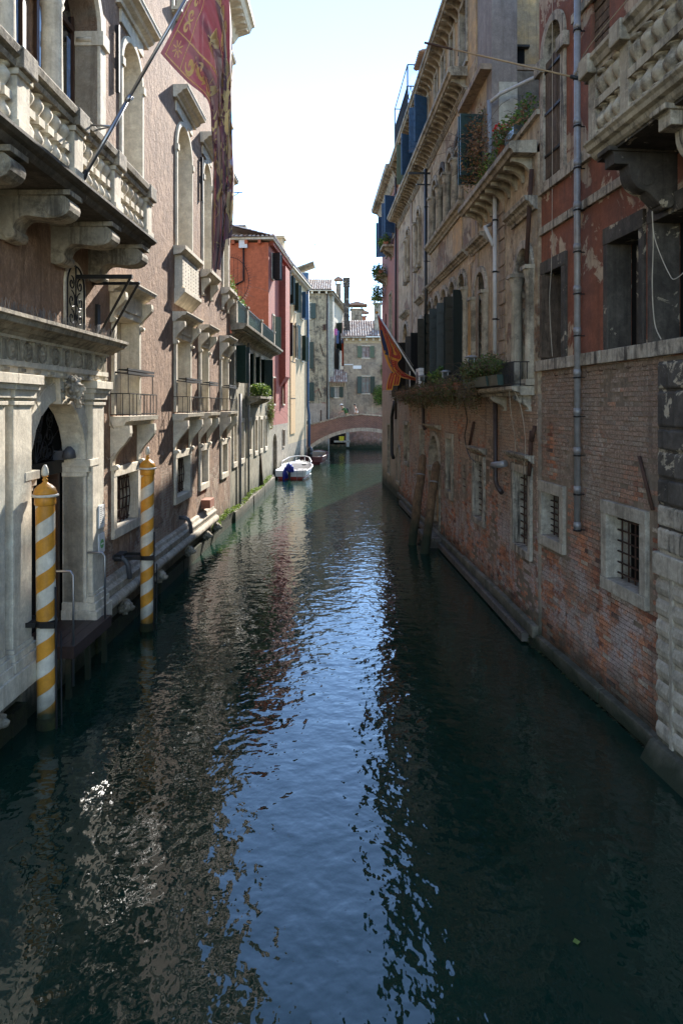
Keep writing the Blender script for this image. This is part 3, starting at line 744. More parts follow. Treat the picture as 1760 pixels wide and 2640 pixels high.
# ---------- portal facing
s = wall(FL, PL, 10.26, 12.7, .72, 5.16, [(pa0+.02, pa1-.02, .70, 4.78, 'arch')], M['stone'], d=.12, th=.36, name='portal_panel')
r = (pa1-pa0)/2; uc = (pa0+pa1)/2
s = MB(FL)
n = 11; P = arcpts(uc, 3.73, r+.28, n); Q = arcpts(uc, 3.73, r-.015, n)
for k in range(n):     # wedge stones, each its own piece
    v = MB(FL); e = .006; v.ring([P[k], P[k+1]], [Q[k], Q[k+1]], -.26, .15+(.02 if k % 2 else .012)); o = v.build('voussoir', M['stone'], PL, bevel=.008)
for uj, side in ((pa0, -1), (pa1, 1)):
    s = MB(FL); a_, b_ = (uj-.02, uj+.30) if side > 0 else (uj-.30, uj+.02)
    s.box(-.26, .17, a_, b_, 1.15, 3.42); s.box(-.27, .24, a_-.04, b_+.04, .75, 1.02); s.box(-.265, .21, a_-.02, b_+.02, 1.02, 1.15)
    s.box(-.265, .19, a_-.02, b_+.02, 3.42, 3.5); s.box(-.27, .23, a_-.05, b_+.05, 3.5, 3.60); s.box(-.275, .27, a_-.07, b_+.07, 3.60, 3.73)
    s.build('door_jamb', M['stone'], PL, bevel=.008)
for a_, b_ in ((12.64, 13.2), (9.70, 10.26), (8.86, 9.48), (6.6, 7.2)):
    s = MB(FL); s.box(-.02, .26, a_, b_, 1.3, 4.72)
    for z_, h_, e in ((.70, .30, .12), (1.0, .14, .08), (1.14, .10, .05), (1.24, .06, .02), (4.70, .06, .03), (4.80, .12, .05), (4.92, .08, .09), (5.0, .14, .13)):
        s.box(-.02, .26+e, a_-e, b_+e, z_, z_+h_)
    s.box(-.02, .255, a_+.02, b_-.02, 4.76, 4.80)
    s.build('pilaster', M['stone'], PL, bevel=.008)
s = MB(FL); s.box(-.02, .30, 6.0, 13.22, 5.14, 5.24); s.box(-.02, .33, 6.0, 13.25, 5.24, 5.32)
s.box(-.02, .27, 6.0, 13.2, 5.32, 5.62)
s.box(-.02, .34, 6.0, 13.27, 5.62, 5.67); ent = s.build('entablature', M['stone'], PL)
R = random.Random(3)
k = 0; u = 8.2
while u < 13.15:       # frieze: grooved blocks between carved roundels
    s = MB(FL)
    if k % 2:
        for q in range(3): s.prism_u([(.26, 5.33), (.31, 5.33), (.31, 5.61), (.26, 5.61)], u-.07+q*.05, u-.07+q*.05+.032)
        s.box(.26, .33, u-.09, u+.09, 5.59, 5.62)
        for q in range(5): s.box(.30, .335, u-.08+q*.036, u-.08+q*.036+.02, 5.17, 5.22)
        s.build('triglyph', M['stone_grey'], ent)
    else:
        rr = .115
        for q in range(9 if k % 4 else 7):
            t = 2*pi*q/(9 if k % 4 else 7); s.ball((.28, u+cos(t)*rr*.55, 5.47+sin(t)*rr*.62), (.035, .042, .048), 6, 4)
        s.ball((.29, u, 5.47), (.04, .035, .04), 6, 4)
        s.ring([(u+cos(2*pi*q/14)*.135, 5.47+sin(2*pi*q/14)*.14) for q in range(14)], [(u+cos(2*pi*q/14)*.115, 5.47+sin(2*pi*q/14)*.12) for q in range(14)], .26, .30, True)
        s.build('rosette', M['stone_grey'], ent)
    u += .235; k += 1
s = MB(FL); s.prism_u([(-.02, 5.66), (.36, 5.66), (.40, 5.70), (.44, 5.71), (.5, 5.76), (.60, 5.78), (.62, 5.84), (.66, 5.86), (.66, 5.91), (-.02, 5.99)], 6.0, 13.42); s.build('portal_cornice', M['stone_grey'], PL)
s = MB(FL); R = random.Random(4)      # pigeon spikes
for k in range(260):
    u = 9+R.random()*4.35; d = .1+R.random()*.45; z = 5.93+.1*(.6-d)*.3; s.tube([(d, u, z-.03), (d+R.uniform(-.05, .05), u+R.uniform(-.06, .06), z+.16)], .0035, 3, cap=False)
s.build('pigeon_spikes', M['steel'], PL, kind='stuff')
# fanlight, lintel and dark doorway
s = MB(FL); s.box(-.34, -.24, pa0, pa1, 3.50, 3.74); s.box(-.34, -.20, pa0, pa1, 3.68, 3.74); s.build('transom', M['iron'], PL)
s = MB(FL)
R = random.Random(11)
for k in range(30):
    t = R.uniform(.12, pi-.12); q = R.uniform(.25, .88)*r; spiral(s, uc+cos(t)*q, 3.8+sin(t)*q, R.uniform(.10, .19), 1.4, R.uniform(0, 6), -.25, .011, R.choice((1, -1)))
for k in range(9): t = pi*(k+.5)/9; s.tube([(-.26, uc, 3.74), (-.26, uc+cos(t)*r*.97, 3.74+sin(t)*r*.97)], .010, 4)
s.build('fanlight_grille', M['iron'], PL)
s = MB(FL); s.box(-.515, -.495, pa0-.24, pa1+.14, .61, 4.99); s.box(-.49, .1, pa0-.2, pa1+.1, .56, .70); s.box(-.49, -.27, pa0-.24, pa0-.2, .72, 4.98); s.box(-.49, -.27, pa1+.1, pa1+.14, .72, 4.98); s.build('entrance_dark_panel', M['unlit_dark'], PL)  # near-black panels stand in for the unlit hall behind the arch
for uu, sg in ((pa1-.12, -1), (pa0+.12, 1)):
    s = MB(FL); s.box(-.48, -.28, uu-.04, uu+.04, .72, 3.5)
    for z in (.9, 2.0, 2.1, 3.3): s.box(-.46, -.30, uu-.055, uu+.055, z, z+.08)
    s.build('door', M['winewood'], PL)
s = MB(FL); s.box(-.3, -.1, pa1-.32, pa1-.2, 3.74, 3.9); s.lathe([(.03, .2), (.10, .12), (.12, 0), (.06, -.02)], (-.02, pa1-.3, 3.78), 10); s.build('door_lamp', M['plastic_grey'], PL)
# keystone with a bearded head
hd = MB(FL); hd.prism_d([(uc-.16, 4.72), (uc+.16, 4.72), (uc+.22, 5.14), (uc-.22, 5.14)], .10, .24)
key = hd.build('keystone', M['stone'], PL)
R = random.Random(5); hz = 4.98; hu = uc
hm = MB(FL)
hm.ball((.36, hu, hz), (.15, .13, .17), 12, 8); hm.ball((.46, hu, hz-.06), (.07, .075, .09), 10, 6)
hm.ball((.535, hu, hz-.01), (.035, .022, .045), 8, 5); hm.ball((.55, hu, hz-.04), (.028, .026, .02), 8, 5)
for sg in (1, -1):
    hm.ball((.49, hu+sg*.045, hz+.05), (.04, .042, .022), 8, 5); hm.ball((.475, hu+sg*.05, hz+.015), (.026, .024, .016), 8, 5); hm.ball((.47, hu+sg*.07, hz-.04), (.04, .035, .035), 8, 5)
hm.ball((.52, hu, hz-.095), (.03, .04, .012), 8, 5); hm.ball((.51, hu, hz-.125), (.03, .035, .012), 8, 5)
for k in range(60):
    t = R.uniform(.0, 2*pi); rad = R.uniform(.12, .18); low = sin(t) < 0
    hm.ball((.36+R.uniform(-.12, .13)-(.0 if low else .03), hu+cos(t)*rad*1.05, hz+sin(t)*rad*(1.35 if low else 1.05)), R.uniform(.024, .04), 6, 4)
for k in range(26): hm.ball((.44+R.uniform(-.05, .06), hu+R.uniform(-.09, .09), hz-.17-R.random()*.14), R.uniform(.02, .034), 6, 4)
ho = hm.build('carved_head', M['stone_grey'], key); voxel(ho, .011)
# ---------- torus base along the water
for a_, b_ in ((3.0, 10.3), (13.2, 24.3)):
    s = MB(FL)
    s.prism_u([(-.02, .66), (.16, .66)]+[(.17+.115*cos(t), .79+.115*sin(t)) for t in [-pi/2+pi*k/8 for k in range(9)]]+[(.18, .94), (.17, 1.0), (.20, 1.02), (.20, 1.07), (.12, 1.12), (.10, 1.2), (.06, 1.22), (-.02, 1.24)], a_, b_)
    s.build('torus_moulding', M['stone_mid'], PL)
    s = MB(FL); s.box(-.02, .04, a_, b_, .36, .66); s.build('recessed_course', M['kerb'], PL)
    s = MB(FL); u = a_
    while u < b_: v = min(b_, u+rnd.uniform(.8, 1.4)); s.box(-.02, .16+rnd.uniform(-.02, .02), u+.006, v-.006, -.6, .34+rnd.uniform(-.02, .02)); u = v
    s.build('water_course', M['algae'], PL)
s = MB(FL); s.box(-.02, .12, 24.3, 28, -.6, .42); s.build('water_course', M['algae'], PL)
s = MB(FL); s.box(-.02, .10, 10.3, 13.2, -.6, .66); s.build('threshold', M['stone_grey'], PL)
lm = MB(FL); R = random.Random(9)
lm.ball((.12, 0, 0), (.14, .12, .13), 12, 8); lm.ball((.23, 0, -.03), (.08, .07, .065), 10, 6); lm.ball((.29, 0, -.01), (.03, .035, .025), 8, 5)
for sg in (1, -1): lm.ball((.22, sg*.055, .05), (.03, .028, .022), 8, 5); lm.ball((.14, sg*.11, .09), (.035, .03, .04), 8, 5); lm.ball((.25, sg*.045, -.045), (.045, .035, .035), 8, 5)
for k in range(34): t = R.uniform(0, 2*pi); lm.ball((.08+R.uniform(-.06, .08), cos(t)*.14, sin(t)*.15), R.uniform(.022, .042), 6, 4)
lm.uc = 0; lm.v = [(a_, b_+18.0, c_) for a_, b_, c_ in lm.v]
lo = lm.build('lion_head', M['stone_grey'], PL); voxel(lo, .013)
lus = [8.0, 9.3, 14.6, 17.2, 20.2, 22.6, 24.2]
lo.location = (.10, lus[0]-18, .50)
for i, u in enumerate(lus[1:]): inst(lo, PL, (.10, u-18, .50))
# loose iron, plates, boxes on the wall
s = MB(FL)
for uu in (13.25, 13.75): s.tube([(.95, uu-.6, 7.02), (.06, uu+.1, 5.95)], .03, 4)
s.box(0, 1.0, 12.55, 12.61, 6.98, 7.05); s.box(0.0, .9, 13.3, 13.36, 7.0, 7.05); s.box(0, .05, 13.45, 13.60, 5.75, 6.65)
s.build('iron_brace', M['iron'], PL)
for zz, hh in ((2.42, .42), (1.95, .36)):
    s = MB(FL); s.box(.26, .285, 12.9, 13.18, zz, zz+hh); p_ = s.build('plaque', M['white'], PL)
    s = MB(FL)
    if zz > 2.2:
        for q in range(9): s.box(.284, .2875, 12.94, 12.94+.1+.1*((q*37) % 10)/10, zz+.38-q*.037, zz+.388-q*.037)
        s.build('print', M['plastic_grey'], p_)
    else:
        s.prism_d([(13.04+.09*cos(2*pi*q/16), zz+.17+.085*sin(2*pi*q/16)) for q in range(16)], .284, .288); s.build('print', plain('logo_green', (.12,.40,.10), .5), p_)
        s = MB(FL); s.box(.287, .290, 12.975, 13.105, zz+.155, zz+.185); s.build('lettering', M['white'], p_)
s = MB(FL); s.box(0, .3, U(523), U(534), 1.35, 1.62); s.build('meter_box', M['terracotta'], PL)
# top window pieces beyond: iron hook
s = MB(FL); s.tube([(0, 27.9, 13.2), (.5, 27.95, 13.22)], .02, 4); s.tube([(0, 27.9, 12.95), (.35, 27.95, 13.2)], .015, 4); s.build('iron_hook', M['iron'], PL)
# spiked fan at the far corner
s = MB(FL); cu = 28.4; 
P = [(-.05+.75*sin(pi*k/14), 28.3, 9.75-.95*cos(pi*k/14)) for k in range(15)]
s.tube(P, .012, 4)
for k in range(1, 30):
    t = pi*k/30; d0, z0 = -.05+.72*sin(t), 9.75-.95*cos(t); s.tube([(d0, 28.3, z0), (d0+.14*sin(t), 28.3, z0-.14*cos(t))], .008, 3)
for q in (.1, .25, .4, .55): zz = .95*sqrt(max(0, 1-((q+.05)/.75)**2)); s.tube([(q, 28.3, 9.75-zz), (q, 28.3, 9.75+zz)], .008, 3)
s.build('spiked_guard', M['iron'], PL)
# drain elbows
for u, z, q in ((U(300), 1.55, .35), (U(468), 1.5, .3)):
    s = MB(FL); s.tube([(0, u, z), (.14, u, z), (.24, u+.02, z-.05), (.30, u+.03, z-.16), (.33, u+.05, z-.45)], .055, 10); s.build('drain_pipe', M['plastic_grey'], PL)

# ================================================================== things by the portal
dk = thing('landing_stage', 'dark wooden landing stage with steel handrails before the arched doorway', 'landing stage', FL.W(.0, 12.0, .0))
dk.rotation_euler = (0, 0, atan2(-FL.dir.x, FL.dir.y))
for k in range(6):
    s = MB(); a_ = -.44+k*.155; s.box(a_, a_+.146, -.86, .84, .80, .85); s.build('plank', M['deck'], dk)
s = MB(); s.box(.485, .53, -.87, .85, .66, .852); s.box(-.1, .485, -.86, -.80, .66, .798); s.box(-.1, .485, .78, .84, .66, .798); s.build('frame', M['deck'], dk)
for y in (-.8, 0, .78):
    s = MB(); s.box(.38, .46, y-.04, y+.04, -1.0, .66); s.build('leg', M['post'], dk)
for y0 in (-.80, .62):
    s = MB(); s.tube([(-.10, y0, .85), (-.10, y0, 1.98), (-.05, y0, 2.04), (.44, y0, 2.04), (.49, y0, 1.98), (.49, y0, .2 if y0 < 0 else .85)], .02, 8); s.build('handrail', M['steel'], dk)

def striped_pole(px, Y, label, zcl):
    t = thing('striped_mooring_pole', label, 'mooring pole', ((px-880)/FP*Y, Y, 0), group='striped mooring poles'); t.rotation_euler = (0, -.008 if Y < 12 else .004, 0); t.scale = (.96, .96, .982)
    r = .140; seg = 28; nz = 0; s = MB(); s.sm = True
    ztop, zpaint = 3.30, .17; pitch = .97; bands = 2
    # shaft: columns follow the spiral so every band is its own paint
    lv = 64; g = []
    for i in range(lv+1):
        z = zpaint+(ztop-zpaint)*i/lv; g.append([s.V(r*cos(2*pi*j/seg), r*sin(2*pi*j/seg), z) for j in range(seg)])
    def cut(z, th): return int(math.floor(((z)/.505 - th/(2*pi))*2)) % 2
    s = MB(); s.sm = True; seg = 40; cl = lambda z: min(ztop, max(zpaint, z))
    for k in range(-2, 14):      # every band of paint winds once round the shaft
        for j in range(seg):
            for q in range(2):
                z = lambda jj, qq: cl(zpaint+.2525*(k+qq/2)+.505*jj/seg)
                a0, a1 = 2*pi*j/seg, 2*pi*(j+1)/seg; s.mi = k % 2
                c_ = [z(j, q), z(j+1, q), z(j+1, q+1), z(j, q+1)]
                if abs(c_[2]-c_[1])+abs(c_[3]-c_[0]) < 1e-6: continue
                s.quad((r*cos(a0), r*sin(a0), c_[0]), (r*cos(a1), r*sin(a1), c_[1]), (r*cos(a1), r*sin(a1), c_[2]), (r*cos(a0), r*sin(a0), c_[3]))
    s.build('shaft', [M['yellow'], M['polewhite']], t)
    s = MB(); s.sm = True; s.lathe([(.152, -2.2), (.150, .10), (.146, .165), (.136, .18)], (0, 0, 0), 20); s.build('wet_foot', M['algae'], t)
    s = MB(); s.lathe([(.142, 3.30), (.156, 3.32), (.156, 3.42), (.150, 3.43)], (0, 0, 0), 28)
    s.lathe([(.165, 3.465), (.175, 3.475), (.168, 3.50), (.150, 3.55), (.128, 3.575), (.100, 3.60), (.05, 3.63), (.028, 3.66), (.045, 3.68), (.028, 3.70), (.024, 3.715), (.05, 3.73)], (0, 0, 0), 28); s.build('cap', M['yellow'], t)
    s = MB(); s.lathe([(.150, 3.425), (.19, 3.43), (.198, 3.445), (.19, 3.465), (.15, 3.47)], (0, 0, 0), 28); s.build('collar', M['polewhite'], t)
    s = MB(); s.lathe([(.022, 3.725), (.05, 3.75), (.054, 3.79), (.044, 3.85), (.02, 3.90), (.002, 3.905)], (0, 0, 0), 16); s.build('finial', M['polewhite'], t)
    s = MB(); s.tube([(.17, -.06, -1.5), (.17, -.06, 2.1)], .014, 6); s.tube([(.19, .08, -1.5), (.19, .08, 1.4)], .012, 6); s.build('guide_rod', M['iron'], t)
    zc = 1.56; s = MB(); dx = -5+.0194*Y-((px-880)/FP*Y)
    s.lathe([(.142, zc-.045), (.160, zc-.045), (.160, zc+.045), (.142, zc+.045)], (0, 0, 0), 20)
    s.box(-.02, .20, -.19, -.155, zc-.04, zc+.04)
    s.box(dx+.15, -.1, -.16, -.13, zc-.035, zc+.035); s.box(dx+.15, -.1, .12, .15, zc-.035+.03, zc+.035+.03); s.box(dx-.0, dx+.16, -.2, .2, zc-.06, zc+.08); s.box(dx+.1, -.12, -.13, .12, zc-.01, zc+.02)
    s.build('clamp', M['iron'], t, bevel=.004)
    return t
striped_pole(122, 10.2, 'nearest yellow and white striped mooring pole with white acorn finial, beside the arched portal', 0)
striped_pole(379, 14.6, 'farther yellow and white striped mooring pole beyond the landing stage', 0)

# security camera and its looping cable
t = thing('security_camera', 'small black security camera on the white stone beside the portal', 'camera', FL.W(.05, 13.45, 4.85)); 
s = MB(); s.tube([(0, 0, 0), (.14, 0, .0), (.16, 0, .04)], .02, 6); s.build('bracket', M['white'], t)
s = MB(); s.box(.10, .20, -.17, .12, .03, .12); s.box(.08, .22, -.17, .14, .118, .128); s.build('housing', M['black'], t, bevel=.01)
s = MB(); s.lathe([(.03, 0), (.035, .01)], (0, 0, 0), 10); s.build('lens', M['glass'], t, loc=(.15, -.175, .075)).rotation_euler = (pi/2, 0, 0)
def cable(name, label, pts, r=.008, mat='cable', seg=4):
    P = [Vector(p) for p in pts]; Q = []
    for k in range(len(P)-1):      # catmull-rom
        p0, p1, p2, p3 = P[max(0, k-1)], P[k], P[k+1], P[min(len(P)-1, k+2)]
        for q in range(6):
            tt = q/6; Q.append(.5*((2*p1)+(p2-p0)*tt+(2*p0-5*p1+4*p2-p3)*tt*tt+(3*p1-p0-3*p2+p3)*tt**3))
    Q.append(P[-1]); m = MB(org=tuple(P[0])); m.tube([tuple(q) for q in Q], r, seg)
    o = m.build(name, M[mat]); return tag(o, label, 'cable')
cable('cable', 'pale cable looping down the brown wall below the security camera', [FL.W(.06, 14.05, 4.9), FL.W(.05, 14.12, 4.4), FL.W(.08, 14.42, 4.1), FL.W(.1, 14.45, 3.85), FL.W(.05, 14.1, 3.62), FL.W(.04, 13.98, 3.66)], .011)

# ================================================================== burgundy flag on its pole
fp0, fp1 = at(212, 463, 10.0), at(530, -92, 10.05)
t = thing('flagpole', 'slanting grey metal flagpole rising from the white stone balcony', 'flagpole', fp0)
s = MB(org=tuple(fp0)); e = (fp1-fp0).normalized()
s.tube([tuple(fp0+e*x) for x in (-.05, 1.35)], .030, 12); o = s.build('pole', M['steel'], t, loc=(0, 0, 0))
s = MB(org=tuple(fp0)); s.tube([tuple(fp0+e*x) for x in (1.33, (fp1-fp0).length+.1)], .024, 12); s.build('upper_pole', M['steel'], t, loc=(0, 0, 0))
s = MB(org=tuple(fp0)); q = fp0+e*1.34; s.tube([tuple(q-e*.05), tuple(q+e*.05)], .036, 10); s.tube([tuple(q), tuple(q+Vector((.05, 0, -.02))), tuple(q+Vector((.07, 0, .03)))], .012, 5); s.build('cleat', M['steel'], t, loc=(0, 0, 0))
q = fp0+e*.88; s = MB(org=tuple(fp0)); w_ = FL.W(.95, 10.3, 8.84); s.tube([tuple(q), tuple(w_)], .016, 6); s.tube([tuple(q), tuple(w_+Vector((0, .3, 0)))], .012, 6); s.build('stay', M['steel'], t, loc=(0, 0, 0))
s = MB(org=tuple(fp0)); q = fp0+e*.02; s.tube([tuple(q-e*.08), tuple(q+e*.12)], .045, 10); s.build('socket', M['iron'], t, loc=(0, 0, 0))

def lerp_path(P, t):
    x = t*(len(P)-1); k = min(int(x), len(P)-2); f = x-k
    p0, p1, p2, p3 = P[max(0, k-1)], P[k], P[k+1], P[min(len(P)-1, k+2)]
    return .5*((2*p1)+(p2-p0)*f+(2*p0-5*p1+4*p2-p3)*f*f+(3*p1-p0-3*p2+p3)*f**3)
def sheet(S, ns, nt, th=0.0):
    m = MB(); m.sm = True
    g = [[m.V(*S(i/ns, j/nt)) for j in range(nt+1)] for i in range(ns+1)]
    for i in range(ns):
        for j in range(nt): m.F(g[i][j], g[i+1][j], g[i+1][j+1], g[i][j+1])
    return m
def print_on(m, S, pts, widths, off=.004):
    """flat printed ribbon following (s,t) points on both faces of a cloth"""
    n = len(pts); L = []; Rr = []
    for k, (s_, t_) in enumerate(pts):
        a = pts[max(0, k-1)]; b = pts[min(n-1, k+1)]; dx, dy = b[0]-a[0], b[1]-a[1]; l = hypot(dx, dy*3) or 1; nx, ny = -dy*3/l, dx/l/3; w = widths[k] if isinstance(widths, list) else widths
        L.append((s_+nx*w, t_+ny*w)); Rr.append((s_-nx*w, t_-ny*w))
    cl = lambda p: (min(.995, max(.005, p[0])), min(.995, max(.005, p[1])))
    def nrm(p):
        e_ = .004; P0 = S(*p); a = S(min(1, p[0]+e_), p[1])-P0 if p[0] < .99 else P0-S(p[0]-e_, p[1]); b = S(p[0], min(1, p[1]+e_))-P0 if p[1] < .99 else P0-S(p[0], p[1]-e_)
        c = a.cross(b); return c.normalized() if c.length > 1e-12 else Vector((0, 1, 0))
    for sg in (1, -1):
        A = []; B = []
        for p, q in zip(L, Rr):
            p, q = cl(p), cl(q); A.append(m.V(*(S(*p)+nrm(p)*off*sg))); B.append(m.V(*(S(*q)+nrm(q)*off*sg)))
        for k in range(n-1): m.F(A[k], A[k+1], B[k+1], B[k])
A_, B_ = at(404, 136, 10.0), fp1
low = [at(*p) for p in ((414, 137, 10.0), (476, 205, 10.0), (536, 265, 9.97), (546, 360, 9.95), (553, 470, 9.95), (549, 600, 9.96), (540, 722, 9.97))]
upp = [at(*p) for p in ((530, -92, 10.05), (566, -70, 10.03), (590, 20, 10.0), (597, 170, 10.0), (596, 330, 10.0), (601, 470, 10.0), (597, 615, 10.0))]
def S1(s_, t_):
    a = lerp_path(low, t_); b = lerp_path(upp, t_)
    hang = min(1, max(0, (t_-.05)/.35)); hang = hang*hang*(3-2*hang)
    q = s_+hang*.035*sin(s_*2*pi*3.0+t_*5)
    p = a.lerp(b, q); ph = s_*2*pi*3.6
    p.y += hang*(.11*sin(ph+.6*sin(t_*7))+.05*sin(ph*1.9+t_*9))+.03*sin(t_*8+s_*3)
    p.x += hang*.02*sin(ph*1.3+t_*14)
    if t_ > .8: p.z += (t_-.8)*5*(.20*sin(s_*9+1)+.12*sin(s_*23))*.5
    return p
fl_ = sheet(S1, 90, 110); fo = fl_.build('flag', M['burgundy']); tag(fo, 'long burgundy and gold printed flag hanging in folds from the slanting pole', 'flag')
pr = MB()
for s0 in (.035, .30): print_on(pr, S1, [(s0, .03+.94*k/60) for k in range(61)], .006)
print_on(pr, S1, [(.035, .035), (.96, .035)], .006)
print_on(pr, S1, [(.035+.93*k/20, .035) for k in range(21)], .006); print_on(pr, S1, [(.035+.93*k/20, .125) for k in range(21)], .006)
for t0 in (.125, .40, .66, .90): print_on(pr, S1, [(.035+.265*k/8, t0) for k in range(9)], .006)
def scroll2(cs, ct, r, a0, sg, w=.022):
    n = 16; pts = [(cs+r*(1-.82*k/n)*cos(a0+sg*2*pi*1.15*k/n), ct+r*(1-.82*k/n)*sin(a0+sg*2*pi*1.15*k/n)/3) for k in range(n+1)]
    print_on(pr, S1, pts, [w*(.25+1.1*sin(pi*min(1, k/n*1.05))) for k in range(n+1)])
R = random.Random(12)
for k in range(11):
    tc = .17+k*.072; sg = 1 if k % 2 else -1
    scroll2(.165+.03*sg, tc, .085, pi/2*sg, sg)
    print_on(pr, S1, [(.165-.09*sg, tc+.018), (.165-.03*sg, tc+.03), (.165+.05*sg, tc+.052)], [.004, .018, .003])
for k in range(5): scroll2(.38+k*.13, .08, .065, pi/2, 1 if k % 2 else -1, .013)
for k in range(8):   # star in the corner box
    a0 = pi/4*k; print_on(pr, S1, [(.165+.02*cos(a0), .08+.007*sin(a0)), (.165+.085*cos(a0), .08+.028*sin(a0))], .007)
for k in range(60):   # charge in the field: broken by the folds into gold patches
    cs, ct = R.uniform(.36, .95), R.uniform(.2, .95)
    if k % 3: scroll2(cs, ct, R.uniform(.05, .10), R.uniform(0, 6), R.choice((1, -1)), .03)
    else: print_on(pr, S1, [(cs+R.uniform(-.05, .05)*q, ct+.02*q) for q in range(5)], [.004, .03, .035, .02, .003])
pr.build('gold_print', M['gold'], fo)
hm_ = MB()
for t0, t1, s0 in ((0, 1, .002), (0, 1, .998)): print_on(hm_, S1, [(s0, t0+(t1-t0)*k/60) for k in range(61)], .006)
hm_.build('hem', M['burgundy'], fo)
# ================================================================== RIGHT: LONG PALE PALACE
PR = thing('pale_palace', 'long weathered pale palace with arched windows, two bracketed cornices and bare brick below', 'palace', frame=FR)
V = FR.U
def brickwork(fr, par, u0, u1, z0, z1, holes, mat, single, L=.262, hh=.072, seed=1, prouder=.0, view=None):
    """every brick has its own edges; the largest in view are parts, the rest one joined part"""
    R = random.Random(seed); me = MB(Frame(0, 0, 0, 1, fr.s)); e = .0055; me.box(-.05, .0, -L/2+e, L/2-e, -hh/2+e, hh/2-e, skip='d'); me = me.mesh('brick', M[mat])
    at_ = me.attributes.new('rnd', 'FLOAT', 'FACE')
    cand = []; row = 0; z = z0
    while z < z1:
        u = u0-(L/2 if row % 2 else 0)
        while u < u1:
            a, b = max(u, u0), min(u+L, u1); c = ((a+b)/2, z+hh/2)
            if b-a > .08 and not any(h[0]-.0 < c[0]+ (b-a)/2 and c[0]-(b-a)/2 < h[1] and h[2] < c[1]+hh/2 and c[1]-hh/2 < h[3] for h in holes):
                cand.append((a, b, z, z+hh, b-a > L-.01))
            u += L
        z += hh; row += 1
    full = sorted([c for c in cand if c[4] and (view is None or view(c))], key=lambda c: c[0])[:single]; fs = set(full)
    m = MB(fr)
    for c in cand:
        d = R.uniform(-.010, .008)+prouder; n1 = mnoise.noise(Vector((c[0]*.8, c[2]*.8, 3.1)))
        if n1 > .25: d -= R.uniform(0, .03)
        if R.random() < .012: d -= .04
        if c in fs:
            o = bpy.data.objects.new('brick', me); COL.objects.link(o); o.parent = par; o.location = (fr.s*d, (c[0]+c[1])/2-fr.uc, (c[2]+c[3])/2); o.rotation_euler = (R.gauss(0, .006), 0, R.gauss(0, .012))
        else:
            m.a = R.random(); t = R.gauss(0, .0025); m.box(-.05, d, c[0]+e, c[1]-e, c[2]+e+t, c[3]-e+t, skip='d')
    return m.build('brickwork', M[mat], par, attr=True, kind='stuff')
holes = []
def addr(r): holes.append(r[0]); return r[1]
def px(fr, a, b): return sorted((fr.U(a), fr.U(b)))
Yend, Yst = 13.55, 35.0
# --- ground floor
def gwin(pa, pb, z0, z1, hoodz=None, fw=.16, **k):
    a, b = px(FR, pa, pb); w = addr(window(FR, PR, a, b, z0, z1, fw, mat='stone_streak' if hoodz else 'stone_grey', depth=.32, mull=None, pane='unlit_dark', **k))
    if hoodz: hood(FR, w, a-.28, b+.28, hoodz, .16, .2, 'stone_streak')
    return w
gwin(1326, 1364, 1.75, 3.30, 3.55, grille=(4, 9)); gwin(1222, 1246, 1.75, 3.25, 3.45, grille=(3, 9))
gwin(1152, 1165, 2.0, 3.65, grille=(2, 5), foot=.25); gwin(1084, 1091, 2.0, 3.75, mat=None) if False else gwin(1084, 1091, 2.0, 3.75)
gwin(1043, 1052, 2.1, 3.8); gwin(1023, 1031, .9, 2.6, arch=True)
a, b = px(FR, 1190, 1198); holes.append((a, b, 2.15, 3.0, 'arch'))
s = MB(FR); s.box(-.3, -.28, a, b, 2.1, 3.05); o = s.build('slit_opening', M['unlit_dark'], PR); s = MB(FR); bars(s, a, b, 2.15, 3.0, -.05, 0, 3); s.build('bars', M['rust'], o)
# arched water door with piles before it
a, b = px(FR, 1108, 1132); w = addr(window(FR, PR, a, b, .42, 3.62, .16, arch=True, mat='stone_grey', depth=.34, mull=None, pane='white_render', foot=0)); hood(FR, w, a-.3, b+.3, 3.86, .16, .24, 'stone_grey')
s = MB(FR); s.box(-.33, -.26, a, b, .42, 1.6); s.build('door_leaf', M['ochre'], w)
s = MB(FR); s.box(-.33, .1, a-.2, b+.2, 2.35, 2.5); s.build('impost', M['stone_grey'], w)
